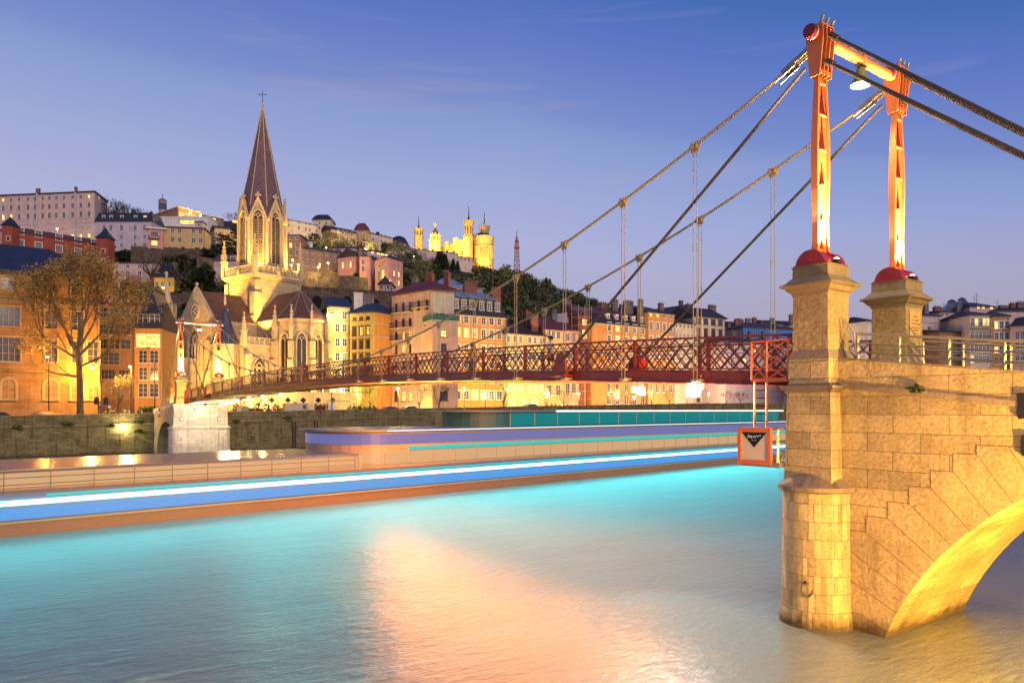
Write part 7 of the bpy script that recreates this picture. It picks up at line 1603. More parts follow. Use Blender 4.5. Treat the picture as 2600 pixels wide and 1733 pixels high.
# bell tower with the golden statue
Yg = YB + 30; p = xy(1105, Yg); kg = Yg / F; z = lambda o_: zz(o_, Yg); gt = thing('statue_tower', 'domed bell tower carrying a golden statue left of the basilica', 'tower', v3(p, z(626)))
mb = MB(); mb.prism([p + Vector(v) * 13.5 * kg for v in ((-1, -1), (1, -1), (1, 1), (-1, 1))], z(640), z(612)); mb.prism([p + Vector(v) * 14.5 * kg for v in ((-1, -1), (1, -1), (1, 1), (-1, 1))], z(613), z(611)); mb.build('base', M_BAS, gt)
mb = MB(); mb.lathe([(10.5 * kg, z(611)), (10.5 * kg, z(600)), (12.2 * kg, z(598.5)), (11.5 * kg, z(597))], v3(p, 0), 8, .2)
for i in range(8): an = .2 + i * math.pi / 4; mb.lathe([(.8, z(611)), (.8, z(598)), (.1, z(592))], (p.x + 11 * kg * math.cos(an), p.y + 11 * kg * math.sin(an), 0), 6)
mb.build('drum', M_BAS, gt)
mb = MB()
for i in range(8): an = .2 + math.pi / 8 + i * math.pi / 4; mb.box((p.x + 9.9 * kg * math.cos(an), p.y + 9.9 * kg * math.sin(an), z(605)), (.3, 1.5, 2.8), an)
mb.build('openings', M_BASD, gt)
mb = MB(); mb.lathe([(9 * kg, z(597)), (8.4 * kg, z(592)), (6 * kg, z(586)), (2.4 * kg, z(581.5)), (1.9 * kg, z(577))], v3(p, 0), 12); mb.build('dome', M_LEAD, gt, smooth=True)
mb = MB(); mb.lathe([(.8, 0), (.95, .8), (.6, 2.4), (.75, 3.4), (.3, 4.1), (.42, 4.6), (.15, 5.1)], v3(p, z(577)), 10)
for s in (-1, 1): mb.tube(v3(p, z(577) + 3.3), v3(p, z(577) + 2.1) + Vector((s * 1.3, -.4, 0)), .25, .15, 6)
mb.build('statue', paint('gilding', (.75, .50, .10), .3, .7), gt, smooth=True)
GOLD = (1, .58, .10); BG = 'floodlights of the basilica'
for ox, dY, oy, tx, ty, dT, w, lab in ((1242, -42, 660, 1230, 630, 0, 90000, 'floodlight in front of the basilica apse'), (1186, -40, 655, 1190, 600, 0, 110000, 'floodlight below the near basilica tower'), (1150, -12, 645, 1150, 625, 25, 150000, 'floodlight along the basilica nave'), (1122, 4, 638, 1128, 622, 50, 110000, 'floodlight at the far end of the basilica nave'), (1102, -6, 628, 1105, 590, 30, 90000, 'floodlight below the golden statue tower'), (1056, 14, 618, 1063, 585, 55, 110000, 'floodlight below the left basilica tower'), (1236, 14, 603, 1230, 575, 40, 50000, 'floodlight on the apse roof aimed at the rear tower')):
    flood(at(ox, oy, YB + dY), at(tx, ty, YB + dT), w, GOLD, 130, lab, BG)
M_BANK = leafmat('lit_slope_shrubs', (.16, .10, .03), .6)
# radio mast
Ym = 640; g_ = thing('radio_mast', 'tall reddish lattice radio mast alone on the skyline right of the basilica', 'mast', at(1312, 705, Ym))
c = at(1312, 712, Ym); H = zz(585, Ym) - c.z; mb = MB(); M_MAST = paint('mast_red_brown', (.30, .11, .06), .6)
def mw(f): return 3.1 - 2.3 * f if f < .55 else 1.84 - 1.2 * (f - .55)
lev = [0, .1, .2, .3, .4, .48, .56, .64, .72, .78]
for f0, f1 in zip(lev, lev[1:]):
    for i in range(4):
        s0 = [(-1, -1), (1, -1), (1, 1), (-1, 1)]; a0_ = Vector((*[v * mw(f0) for v in s0[i]], H * f0)); a1_ = Vector((*[v * mw(f1) for v in s0[i]], H * f1)); b0_ = Vector((*[v * mw(f0) for v in s0[(i + 1) % 4]], H * f0)); b1_ = Vector((*[v * mw(f1) for v in s0[(i + 1) % 4]], H * f1))
        mb.bar(c + a0_, c + a1_, .5); mb.bar(c + a0_, c + b1_, .3); mb.bar(c + b0_, c + a1_, .3); mb.bar(c + a1_, c + b1_, .35)
mb.build('lattice', M_MAST, g_); mb = MB(); mb.box(c + Vector((0, 0, H * .66)), (4.6, 4.6, 1.0)); mb.box(c + Vector((0, 0, H * .79)), (3.4, 3.4, .8)); mb.box(c + Vector((0, 0, H * .83)), (2, 2, 3)); mb.build('platform', M_MAST, g_); mb = MB(); mb.tube(c + Vector((0, 0, H * .85)), c + Vector((0, 0, H * 1.0)), .5, .15, 6); mb.build('antenna', M_MAST, g_)
# ================================================================== trees
def quads_mesh(name, P_, size, rng_np, mat, flat=0.0):
    """one leaf-sized face per point"""
    n = len(P_); A = rng_np.normal(size=(n, 3)); A[:, 2] *= (1 - flat); A /= np.linalg.norm(A, axis=1)[:, None]; B = np.cross(A, rng_np.normal(size=(n, 3))); B /= np.linalg.norm(B, axis=1)[:, None]
    s = size * rng_np.uniform(.55, 1.35, n)[:, None]
    V = np.stack([P_ - B * s * .45, P_ + A * s * .6, P_ + B * s * .45, P_ - A * s * .6], 1).reshape(-1, 3)
    me = bpy.data.meshes.new(name); me.vertices.add(4 * n); me.vertices.foreach_set('co', V.ravel()); me.loops.add(4 * n); me.loops.foreach_set('vertex_index', np.arange(4 * n)); me.polygons.add(n); me.polygons.foreach_set('loop_start', np.arange(0, 4 * n, 4))
    try: me.polygons.foreach_set('loop_total', np.full(n, 4))
    except Exception: pass
    me.update(calc_edges=True); me.materials.append(mat); return me
M_BARKD = bark('dark_bark', (.07, .05, .035)); M_BARKP = bark('plane_bark', (.17, .12, .07))
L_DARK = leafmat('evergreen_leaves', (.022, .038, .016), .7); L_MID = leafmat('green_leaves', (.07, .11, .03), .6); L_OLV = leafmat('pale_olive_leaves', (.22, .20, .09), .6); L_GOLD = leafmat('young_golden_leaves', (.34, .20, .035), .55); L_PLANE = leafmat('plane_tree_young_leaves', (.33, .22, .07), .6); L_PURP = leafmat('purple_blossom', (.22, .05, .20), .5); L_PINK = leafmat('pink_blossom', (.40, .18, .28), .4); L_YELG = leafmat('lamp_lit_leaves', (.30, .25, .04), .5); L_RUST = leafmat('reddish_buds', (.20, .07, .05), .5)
def grow(mb, tips, p, d, l, r, depth, rng, up=.25, spread=.6, kids=3, nseg=3, shrink=.72):
    pts = [p]; rad = [r]
    for i in range(nseg):
        d = (d + Vector((rng.gauss(0, .12), rng.gauss(0, .12), rng.gauss(0, .08) + up * .18))).normalized(); p = p + d * l / nseg; pts.append(p); rad.append(max(.012, r * (1 - .38 * (i + 1) / nseg)))
    mb.ptube(pts, rad, 6 if depth > 3 else (4 if depth > 1 else 3), caps=False)
    if depth <= 1:
        tips.extend(pts[1:])
    if depth == 0: return
    for k in range(kids):
        an = rng.uniform(0, 2 * math.pi); o = d.orthogonal().normalized(); o = Matrix.Rotation(an + k * 2.1, 3, d) @ o
        nd = (d + o * spread * rng.uniform(.6, 1.3) + Vector((0, 0, up * .5))).normalized()
        q_ = pts[-1] if k < 2 else pts[rng.randint(1, nseg)]
        grow(mb, tips, q_, nd, l * shrink * rng.uniform(.8, 1.15), rad[-1] * .8, depth - 1, rng, up, spread, kids, nseg, shrink)
def tree_parts(trunk_mb, bark_m, leaf_me, root):
    trunk_mb.build('trunk', bark_m, root, fix=False)
    if leaf_me: obj('crown', leaf_me, root)
def template(kind, seed):
    rng = random.Random(seed); rn = np.random.default_rng(seed); root = thing('tree_template', None, None); mb = MB(); tips = []
    if kind == 'bare':
        mb.ptube([(0, 0, -.5), (.05, 0, 1.2), (0, .05, 2.6)], [.30, .24, .20], 7)
        for k in range(4): an = k * 1.6 + rng.random(); grow(mb, tips, Vector((0, .05, 2.3 + .15 * k)), Vector((math.cos(an) * .7, math.sin(an) * .7, 1)).normalized(), 2.6, .14, 4, rng, .3, .55, 3)
        P_ = np.array([tuple(t) for t in tips]); P_ = P_[rn.integers(0, len(P_), 900)] + rn.normal(0, .12, (900, 3)); lm = quads_mesh('crown', P_, .16, rn, L_GOLD)
    elif kind == 'pollard':
        mb.ptube([(0, 0, -.5), (.1, 0, 2.0), (0, .1, 4.2)], [.5, .42, .36], 7)
        for k in range(5):
            an = k * 1.26 + rng.random() * .4; d = Vector((math.cos(an), math.sin(an), .9)).normalized(); e = Vector((0, .1, 4.0)) + d * 2.6; mb.ptube([(0, .1, 3.9), Vector((0, .1, 4)) + d * 1.3 + Vector((0, 0, -.1)), e], [.26, .2, .2], 6)
            for j in range(6): a2 = rng.uniform(0, 6.3); grow(mb, tips, e, (d + Vector((math.cos(a2), math.sin(a2), 1.0)) * .8).normalized(), 1.7, .06, 1, rng, .4, .4, 2)
        P_ = np.array([tuple(t) for t in tips]); P_ = P_[rn.integers(0, len(P_), 260)] + rn.normal(0, .15, (260, 3)); lm = quads_mesh('crown', P_, .15, rn, L_OLV)
    elif kind in ('round', 'loose'):
        mb.ptube([(0, 0, -.5), (.1, 0, 1.5), (0, .1, 4), (.1, .1, 6.5)], [.34, .27, .2, .08], 7)
        for k in range(7): an = k * .9; d = Vector((math.cos(an), math.sin(an), .8)).normalized(); mb.tube(Vector((0, .05, 2.5 + .4 * k)), Vector((0, .05, 2.5 + .4 * k)) + d * 2.6, .11, .03, 5)
        n = 26; pts = []
        for i in range(n):
            v = rn.normal(size=3); v /= np.linalg.norm(v); r = rng.uniform(.55, 1.0); c = np.array([0, 0, 6.0]) + v * np.array([3.1, 3.1, 3.3]) * r; m = 130 if kind == 'round' else 70
            w = rn.normal(size=(m, 3)); w /= np.linalg.norm(w, axis=1)[:, None]; pts.append(c + w * (rng.uniform(.8, 1.5) * rn.uniform(.55, 1.05, (m, 1))))
        lm = quads_mesh('crown', np.concatenate(pts), .42 if kind == 'round' else .32, rn, L_MID)
    elif kind in ('cypress', 'conifer', 'cedar'):
        mb.tube((0, 0, -.5), (0, 0, 9.4), .26, .05, 7); pts = []
        if kind == 'cypress':
            m = 2600; z = rn.uniform(.5, 10, m); rr = 1.25 * np.sqrt(np.clip((10.2 - z) / 10, 0, 1)) * np.clip(z / 1.2, .4, 1); an = rn.uniform(0, 6.28, m); rr = rr * rn.uniform(.7, 1.08, m); pts = [np.stack([rr * np.cos(an), rr * np.sin(an), z], 1)]
        else:
            tiers = 13 if kind == 'conifer' else 7
            for k in range(tiers):
                z = 1.6 + k * (8.2 / tiers); R_ = (3.0 * (1 - k / tiers) + .35) if kind == 'conifer' else (4.4 * (1 - .6 * (k / tiers)) * rng.uniform(.7, 1.1))
                for j in range(7):
                    an = j * .9 + rng.random(); e = Vector((math.cos(an) * R_, math.sin(an) * R_, z + (-.5 if kind == 'conifer' else .35))); mb.tube((0, 0, z), e, .06, .02, 4); m = 42
                    f = rn.uniform(.2, 1.05, (m, 1)); pts.append(np.array([[0, 0, z]]) + (np.array(e) - np.array([0, 0, z]))[None, :] * f + rn.normal(0, 1, (m, 3)) * np.array([.32, .32, .2]))
        lm = quads_mesh('crown', np.concatenate(pts), .36, rn, L_DARK)
    for o in (mb.build('trunk', M_BARKD, root, fix=False), obj('crown', lm, root)): pass
    return root
TPL = {}
for k, seeds in (('bare', (1, 2, 3)), ('pollard', (4, 5)), ('round', (6, 7)), ('loose', (8, 9)), ('cypress', (10,)), ('conifer', (11, 12)), ('cedar', (13, 14))): TPL[k] = [template(k, s) for s in seeds]
_tc = 0
def plant(kind, label, ox, base, top, leaf=None, wide=1.0, Y=None, name=None, group=None, bk=None):
    global _tc
    _tc += 1; Y = Y or invY(ox, base); p = xy(ox, Y); z = tz(ox, Y) if base is None or Y > 150 else zz(base, Y); h = (zz(top, Y) - z); r = copy_tree(TPL[kind][_tc % len(TPL[kind])])
    r.name = name or {'bare': 'bare_tree', 'pollard': 'pollarded_tree', 'round': 'leafy_tree', 'loose': 'leafy_tree', 'cypress': 'cypress_tree', 'conifer': 'conifer_tree', 'cedar': 'cedar_tree'}[kind]
    H = {'bare': 9.6, 'pollard': 7.6, 'round': 9.8, 'loose': 9.8, 'cypress': 10, 'conifer': 10, 'cedar': 10}[kind]
    s = max(.2, h / H); r.location = v3(p, z); r.scale = (s * wide, s * wide, s); r.rotation_euler.z = _tc * 1.7; tag(r, label, 'tree', group)
    for c in r.children:
        if c.name.startswith('crown'):
            if leaf: c.material_slots[0].link = 'OBJECT'; c.material_slots[0].material = leaf
        elif bk: c.material_slots[0].link = 'OBJECT'; c.material_slots[0].material = bk
    return r
T = plant
T('pollard', 'bare dark many-branched tree left of the yellow cottage', 386, 742, 664, None, 1.1); T('pollard', 'bare pollarded tree right of the yellow cottage', 452, 742, 668, None, 1.0)
T('round', 'big round dark green tree left of the belfry', 512, 748, 668, L_DARK, 1.25); T('round', 'bright-topped green bush tree beside the big round dark tree', 495, 742, 684, L_MID, 1.1); T('loose', 'small golden green tree at the foot of the belfry', 573, 742, 690, L_YELG); T('loose', 'pink blossoming tree before the lilac pink house', 342, 740, 692, L_PINK, .9); T('round', 'dark bushy tree right of the plane tree crown', 322, 756, 706, L_DARK, 1.1)
T('cedar', 'dark cedar just left of the spire', 603, 655, 575, L_DARK, 1.0); T('cedar', 'second dark cedar before the long ochre house', 568, 660, 590, L_DARK, 1.2); T('bare', 'thin bare tree standing above the cedars on the skyline', 594, 600, 538, L_DARK)
for ox, base, top, lab in ((318, 692, 632, 'dark evergreen below the left end of the grey violet house'), (352, 690, 630, 'dark evergreen below the middle of the grey violet house'), (398, 690, 640, 'dark evergreen under the pink villa'), (430, 700, 650, 'dark evergreen under the ochre yellow house wall'), (470, 700, 645, 'dark bushy evergreen in the middle of the terrace wall'), (505, 700, 652, 'dark evergreen at the right end of the terrace wall'), (548, 700, 622, 'tall dark evergreen left of the arched window house'), (530, 690, 640, 'dark round tree beside the white stair of the ochre yellow house')): T('round', lab, ox, base, top, L_DARK, 1.35, group='dark evergreens on the hillside terraces')
for ox, top, lab in ((283, 508, 'bare skyline tree next to the pinkish building'), (297, 512, 'bare skyline tree, second from the pinkish building'), (312, 514, 'bare skyline tree above the brick chimney'), (333, 518, 'rounder bare skyline tree above the navy mansard'), (352, 530, 'small bare skyline tree left of the grey dome')): T('bare', lab, ox, 572, top, L_DARK, .9, Y=352, group='bare trees on the left skyline')
T('cedar', 'flat-topped dark cedar before the pale convent wing', 798, 648, 590, L_DARK, 1.25)
for ox, base, top, k, lf, w, lab in ((838, 655, 583, 'loose', L_OLV, .95, 'pale leafy tree left of the yellow convent wing'), (872, 660, 602, 'loose', L_OLV, 1.2, 'pale leafy tree before the yellow convent wing'), (908, 668, 602, 'bare', L_OLV, 1.1, 'large bare tree before the ochre convent tower'), (940, 660, 606, 'loose', L_OLV, 1.1, 'pale tree right of the ochre convent tower'), (1013, 690, 610, 'loose', L_OLV, 1.25, 'broad pale tree below the dark blue dome'), (980, 650, 615, 'round', L_MID, 1.3, 'green tree below the round-headed convent hall'), (1048, 705, 632, 'loose', L_MID, 1.1, 'leafy tree left of the red street light on the slope'), (1076, 705, 640, 'loose', L_OLV, 1.2, 'pale leafy tree at the left of the long beige house'), (1062, 720, 660, 'loose', L_OLV, 1.2, 'pale leafy tree below the red street light')): T(k, lab, ox, base, top, lf, w, group='pale spring trees below the convent')
T('conifer', 'dark pointed conifer before the round-headed convent hall', 959, 625, 586, L_DARK, .9); T('loose', 'vivid purple blossoming tree above the hillside lamps', 852, 700, 630, L_PURP, 1.05)
for ox, lab in ((790, 'reddish budding tree left of the purple tree'), (812, 'reddish budding tree against the long brown house')): T('bare', lab, ox, 700, 640, L_RUST, 1.1, group='reddish budding trees')
T('cypress', 'black cypress between the salmon houses', 946, 700, 646, L_DARK, 1.5); T('cypress', 'black cypress left of the timbered house', 930, 752, 690, L_DARK, 2.0); T('cypress', 'black cypress touching the timbered house', 951, 752, 684, L_DARK, 2.2); T('cypress', 'small dark cypress beside the upper garden wall', 772, 730, 688, L_DARK, 1.2); T('conifer', 'dark conifer in front of the stepped stone wall', 905, 745, 690, L_DARK, 1.3)
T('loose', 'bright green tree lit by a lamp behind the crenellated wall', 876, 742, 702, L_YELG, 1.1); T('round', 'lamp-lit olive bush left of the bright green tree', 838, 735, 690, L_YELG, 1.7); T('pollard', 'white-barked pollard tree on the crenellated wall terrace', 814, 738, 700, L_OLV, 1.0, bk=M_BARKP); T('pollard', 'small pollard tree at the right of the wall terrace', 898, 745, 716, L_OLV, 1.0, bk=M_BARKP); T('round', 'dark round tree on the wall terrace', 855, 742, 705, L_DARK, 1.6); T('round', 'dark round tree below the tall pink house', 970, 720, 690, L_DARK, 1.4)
T('round', 'green bush by the right wall of the tall pink house', 1036, 752, 712, L_MID, 1.2)
for ox, base, top, k, w, lab in ((1117, 694, 634, 'conifer', 1.3, 'big dark spruce below the long beige house'), (1129, 694, 642, 'conifer', 1.1, 'dark spruce right of the big one'), (1098, 700, 655, 'conifer', 1.4, 'dark spruce left of the big one'), (1151, 690, 656, 'conifer', .9, 'slim dark spruce below the small white house'), (1162, 695, 660, 'conifer', .8, 'slimmest dark spruce at the end of the beige house'), (1387, 740, 702, 'conifer', .8, 'left one of two firs on the wooded skyline'), (1396, 740, 706, 'conifer', .8, 'right one of two firs on the wooded skyline')): T(k, lab, ox, base, top, L_DARK, w, group='dark spruces and firs on the slope')
# the wooded slope reads as one mass
def mass(name, label, spots, leafm, nleaf, size, seed):
    rn = np.random.default_rng(seed); pts = []
    for x, y, z, r, h in spots:
        m = nleaf; w = rn.normal(size=(m, 3)); w /= np.linalg.norm(w, axis=1)[:, None]; pts.append(np.array([x, y, z + h]) + w * np.array([r, r, r * .9]) * rn.uniform(.6, 1.08, (m, 1)) + rn.normal(0, r * .12, (m, 3)))
    ob = obj(name, quads_mesh(name, np.concatenate(pts), size, rn, leafm)); tag(ob, label, 'woodland', kind='stuff'); return ob
rng = random.Random(77); A_ = [[], [], []]
for i in range(900):
    ox = rng.uniform(1015, 1720); Y = rng.uniform(225 if ox > 1100 else 300, 660)
    if ox < 1275 and Y > 520: continue
    if ox < 1210 and Y > 395: continue
    z = tz(ox, Y); st = quay(ox)[1] - 1
    if z < st + 4: continue
    p = xy(ox, Y); r = rng.uniform(2.6, 5.2); A_[0 if rng.random() < .48 else (1 if rng.random() < .7 else 2)].append((p.x, p.y, z, r, r * .9))
mass('woodland', 'dark green wooded slope descending to the right of the basilica', A_[0], leafmat('woodland_dark_leaves', (.045, .068, .028), .7), 150, 1.25, 1); mass('woodland', 'olive coloured spring crowns mixed into the wooded slope', A_[1], leafmat('woodland_olive_leaves', (.14, .13, .05), .6), 150, 1.2, 2); mass('woodland', 'brownish budding crowns mixed into the wooded slope', A_[2], leafmat('woodland_brown_leaves', (.12, .085, .04), .6), 120, 1.1, 3)
sp = []
for i in range(900):
    ox = rng.uniform(225, 1030) if i < 600 else rng.uniform(290, 600); Y = rng.uniform(205, 420) if i < 600 else rng.uniform(240, 292); z = tz(ox, Y)
    if z < 14: continue
    p = xy(ox, Y); r = rng.uniform(1.0, 2.3); sp.append((p.x, p.y, z, r, r * .5))
o_ = mass('hillside_shrubs', 'dark shrubs and ivy covering the hillside terraces between the houses', sp, leafmat('hillside_shrub_leaves', (.028, .036, .022), .8), 60, .75, 4); o_['category'] = 'shrubs'
sp = []
for i in range(70): ox = rng.uniform(1195, 1262); Y = rng.uniform(552, 585); p = xy(ox, Y); sp.append((p.x, p.y, tz(ox, Y), rng.uniform(1.5, 3), 1))
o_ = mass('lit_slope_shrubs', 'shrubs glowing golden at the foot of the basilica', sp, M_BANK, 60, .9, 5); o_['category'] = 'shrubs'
# the plane tree on the quay
Yp = sy(203, 5); p = xy(203, Yp); z0 = quay(203)[1] - 1; pt = thing('plane_tree', 'large plane tree with fresh golden leaves before the ochre stone building', 'tree', v3(p, z0)); rng = random.Random(21); mb = MB(); tips = []
B_ = v3(p, z0); mb.ptube([B_ + Vector(v) for v in ((0, 0, -.3), (.05, 0, 1.5), (.0, 0, 5), (-.1, 0, 8.2), (-.35, 0, 10.4))], [.62, .46, .42, .40, .36], 10)
for st, d, l, r in (((-.35, 0, 10.2), (-.12, .1, 1), 4.6, .30), ((-.35, 0, 10.3), (.22, -.1, 1), 4.8, .27), ((-.3, 0, 9.9), (-.6, .0, .9), 4.3, .24), ((-.2, 0, 9.4), (.75, .2, .6), 4.4, .22), ((-.1, 0, 7.9), (1, -.2, .25), 4.0, .18), ((.0, 0, 6.4), (-1, -.15, .05), 3.8, .19), ((-.3, 0, 10.0), (-.2, -.5, .95), 4.4, .22), ((-.3, 0, 10.0), (.2, .6, .95), 4.4, .22), ((-.3, 0, 9.0), (-.7, -.3, .5), 4.2, .2)):
    grow(mb, tips, B_ + Vector(st), Vector(d).normalized(), l * 1.12, r, 5, rng, .5, .48, 3, 3, .70)
mb.build('trunk', M_BARKP, pt, fix=False)
P_ = np.array([tuple(t) for t in tips]); rn = np.random.default_rng(9); wgt = np.clip((P_[:, 2] - z0 - 6) / 12, .04, 1) ** 1.3; wgt /= wgt.sum(); n = 20000; Q_ = P_[rn.choice(len(P_), n, p=wgt)] + rn.normal(0, .42, (n, 3)); obj('crown', quads_mesh('crown', Q_ - np.array(B_)[None, :], .21, rn, L_PLANE), pt)
# small quay trees
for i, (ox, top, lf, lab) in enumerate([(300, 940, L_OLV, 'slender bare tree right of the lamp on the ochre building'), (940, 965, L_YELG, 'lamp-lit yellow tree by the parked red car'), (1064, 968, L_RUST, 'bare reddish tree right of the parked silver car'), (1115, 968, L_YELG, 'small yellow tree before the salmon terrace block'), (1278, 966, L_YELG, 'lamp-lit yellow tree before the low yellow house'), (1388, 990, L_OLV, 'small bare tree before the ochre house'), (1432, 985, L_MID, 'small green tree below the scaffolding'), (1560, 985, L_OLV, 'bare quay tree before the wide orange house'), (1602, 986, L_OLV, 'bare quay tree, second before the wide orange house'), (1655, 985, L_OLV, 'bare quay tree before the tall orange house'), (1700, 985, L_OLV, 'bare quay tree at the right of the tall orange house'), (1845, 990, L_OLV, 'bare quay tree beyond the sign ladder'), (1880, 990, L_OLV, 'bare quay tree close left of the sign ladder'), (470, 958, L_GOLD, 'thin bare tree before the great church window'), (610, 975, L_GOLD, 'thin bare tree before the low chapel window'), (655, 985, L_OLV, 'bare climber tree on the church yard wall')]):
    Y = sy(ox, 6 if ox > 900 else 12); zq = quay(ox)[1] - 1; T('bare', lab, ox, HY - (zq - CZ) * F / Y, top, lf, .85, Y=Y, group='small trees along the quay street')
for t_ in [r for v in TPL.values() for r in v]:
    for c in list(t_.children): bpy.data.objects.remove(c)
    bpy.data.objects.remove(t_)
# hedges below the apse and garden beds
for i, (x0, x1, h, off, m, lab) in enumerate([(592, 752, 2.4, 4.5, L_RUST, 'dark reddish hedge along the quay under the apse'), (795, 832, 2.0, 4.5, L_RUST, 'short reddish hedge left of the quay railing'), (355, 398, 2.0, 11, L_MID, 'green garden bed before the arcaded wing'), (268, 330, 1.6, 14, L_OLV, 'flowering garden bed right of the traffic lights'), (880, 960, 1.6, 4.0, L_DARK, 'low dark hedge under the lamp-lit yellow tree'), (1385, 1450, 1.3, 3.5, L_OLV, 'low hedge of pale flowers along the quay'), (430, 470, 1.8, 13, L_RUST, 'shrubs at the foot of the great church window')]):
    rn = np.random.default_rng(40 + i); n = 2600; a, b = xy(x0, sy(x0, off)), xy(x1, sy(x1, off)); za, zb2 = quay(x0)[1] - 1, quay(x1)[1] - 1; u = rn.uniform(0, 1, n); P_ = np.stack([a.x + (b.x - a.x) * u, a.y + (b.y - a.y) * u + rn.uniform(-.8, .8, n), za + (zb2 - za) * u + rn.uniform(0, 1, n) * h * (.75 + .25 * np.sin(u * 40 + i) + rn.normal(0, .08, n))], 1); o_ = obj('hedge', quads_mesh('hedge', P_, .26, rn, m)); tag(o_, lab, 'hedge')
# ================================================================== street lamps, traffic, people
G_STR = glow('street_lamp_glow', (1, .72, .25), 60); G_STW = glow('white_lamp_glow', (1, .9, .7), 60)
def wall_lamp(ox, oy, Y, w, col, lab, pole=None, glowm=None, r=.28, cat='street lamp', grp='lamps along the quay', rad=.3):
    p = at(ox, oy, Y); g_ = thing('street_lamp', lab, cat, v3(p, pole) if pole is not None else p, grp)
    mb = MB(); mb.lathe([(0, -.8 * r), (.7 * r, -.5 * r), (r, 0), (.6 * r, .35 * r)], p, 12); mb.build('lamp', glowm or G_STR, g_)
    mb = MB(); mb.lathe([(1.1 * r, .1 * r), (.9 * r, .6 * r), (.2 * r, .8 * r)], p, 12, caps=False)
    if pole is None: mb.bar(p + Vector((0, 0, .7 * r)), p + Vector((.3, 1.2, .7 * r + .3)), .08)
    mb.build('hood', M_IRON, g_)
    if pole is not None: mb = MB(); mb.tube(v3(p, pole) + Vector((0, .35, 0)), p + Vector((0, .35, .2)), .09, .06, 7); mb.bar(p + Vector((0, .4, .2)), p + Vector((0, 0, .28)), .07); mb.build('pole', M_IRON, g_)
    point(g_, p - Vector((0, .5, r * .6)), w * 3.1, col, rad); return g_
OR = (1, .50, .10); YE = (1, .70, .20)
yw = sy(235, 11.5); wall_lamp(235, 931, yw - 1.2, 3000, (1, .44, .06), 'blazing orange lamp at the corner of the ochre stone building', r=.33)
wall_lamp(944, 832, sy(944, 21), 4200, YE, 'dazzling wall lamp on the bright yellow corner house', r=.42, glowm=G_STW)
zs = lambda ox: quay(ox)[1] - 1
wall_lamp(1088, 832, sy(1088, 13), 4800, (1, .62, .26), 'dazzling tall pole lamp before the salmon terrace block', zs(1088), G_STW, .32)
for ox, oy, off, w, c, lab in ((120, 905, 6, 500, (1, .42, .06), 'added tall orange quay lamp left of the plane tree'), (330, 930, 9, 3200, OR, 'orange lamp before the narrow orange house'), (905, 985, 6, 2600, YE, 'quay lamp left of the parked red car'), (1010, 985, 7, 3600, YE, 'quay lamp behind the parked silver car'), (1178, 985, 8, 3600, YE, 'quay lamp before the orange mansard house'), (1287, 988, 7, 3400, YE, 'quay lamp beside the lamp-lit yellow tree'), (1387, 999, 6, 3200, (1, .62, .22), 'quay lamp before the ochre house'), (1470, 998, 6, 3200, (1, .56, .2), 'quay lamp below the scaffolding'), (1560, 999, 6, 3600, (1, .52, .17), 'quay lamp before the wide orange house'), (1655, 998, 6, 3600, (1, .55, .2), 'quay lamp before the tall orange house'), (1745, 998, 6, 3000, (1, .68, .4), 'quay lamp before the narrow cream house'), (1800, 998, 6, 3000, (1, .66, .4), 'quay lamp before the loggia house')):  # the orange lamp left of the plane tree is an added light
    wall_lamp(ox, oy, sy(ox, off), w, c, lab, zs(ox), G_STR, .22, rad=.4)
for ox, oy, Y, w, c, lab in ((743, 660, 262, 1600, YE, 'upper bright lamp on the hillside right of the belfry'), (740, 673, 258, 1400, YE, 'lower bright lamp on the hillside right of the belfry'), (808, 678, 250, 2400, YE, 'bright hillside lamp over the upper garden wall'), (833, 667, 262, 2400, YE, 'bright hillside lamp under the purple tree'), (988, 712, 250, 2000, (1, .8, .1), 'hidden yellow lamp at the gable of the tall pink house'), (145, 581, 318, 2400, YE, 'bright lamp before the lit arches of the skyline building'), (1050, 650, 400, 2600, (1, .75, .4), 'pale lamp among the trees below the red street light'), (880, 640, 352, 5200, (1, .72, .22), 'lamp lighting the pale trees below the yellow convent wing'), (930, 632, 365, 4200, (1, .7, .25), 'lamp lighting the bare tree by the ochre convent tower'), (828, 628, 352, 3600, (1, .72, .25), 'lamp lighting the pale tree by the convent cedar'), (415, 729, 229, 1200, (1, .6, .1), 'lamp before the yellow cottage'), (640, 592, 320, 2400, YE, 'lamp behind the belfry on the hillside road')):
    wall_lamp(ox, oy, Y, w, c, lab, tz(ox, Y) - 1, G_STR, .32, grp='lamps on the hillside')
wall_lamp(839, 798, 150, 500, YE, 'small bright lamp high on the right side of the apse', None, G_STR, .3, 'lamp')
wall_lamp(1052, 628, 440, 10, (1, .1, .2), 'red signal light on a pole among the slope trees', tz(1052, 440) - 1, glow('red_signal', (1, .02, .12), 6), .55, 'signal light', 'lamps on the hillside')
wall_lamp(318, 1082, sy(318, -.5), 260, (1, .85, .4), 'small white lamp fixed on the quay wall left of the far arch', None, G_STW, .14, 'wall lamp')
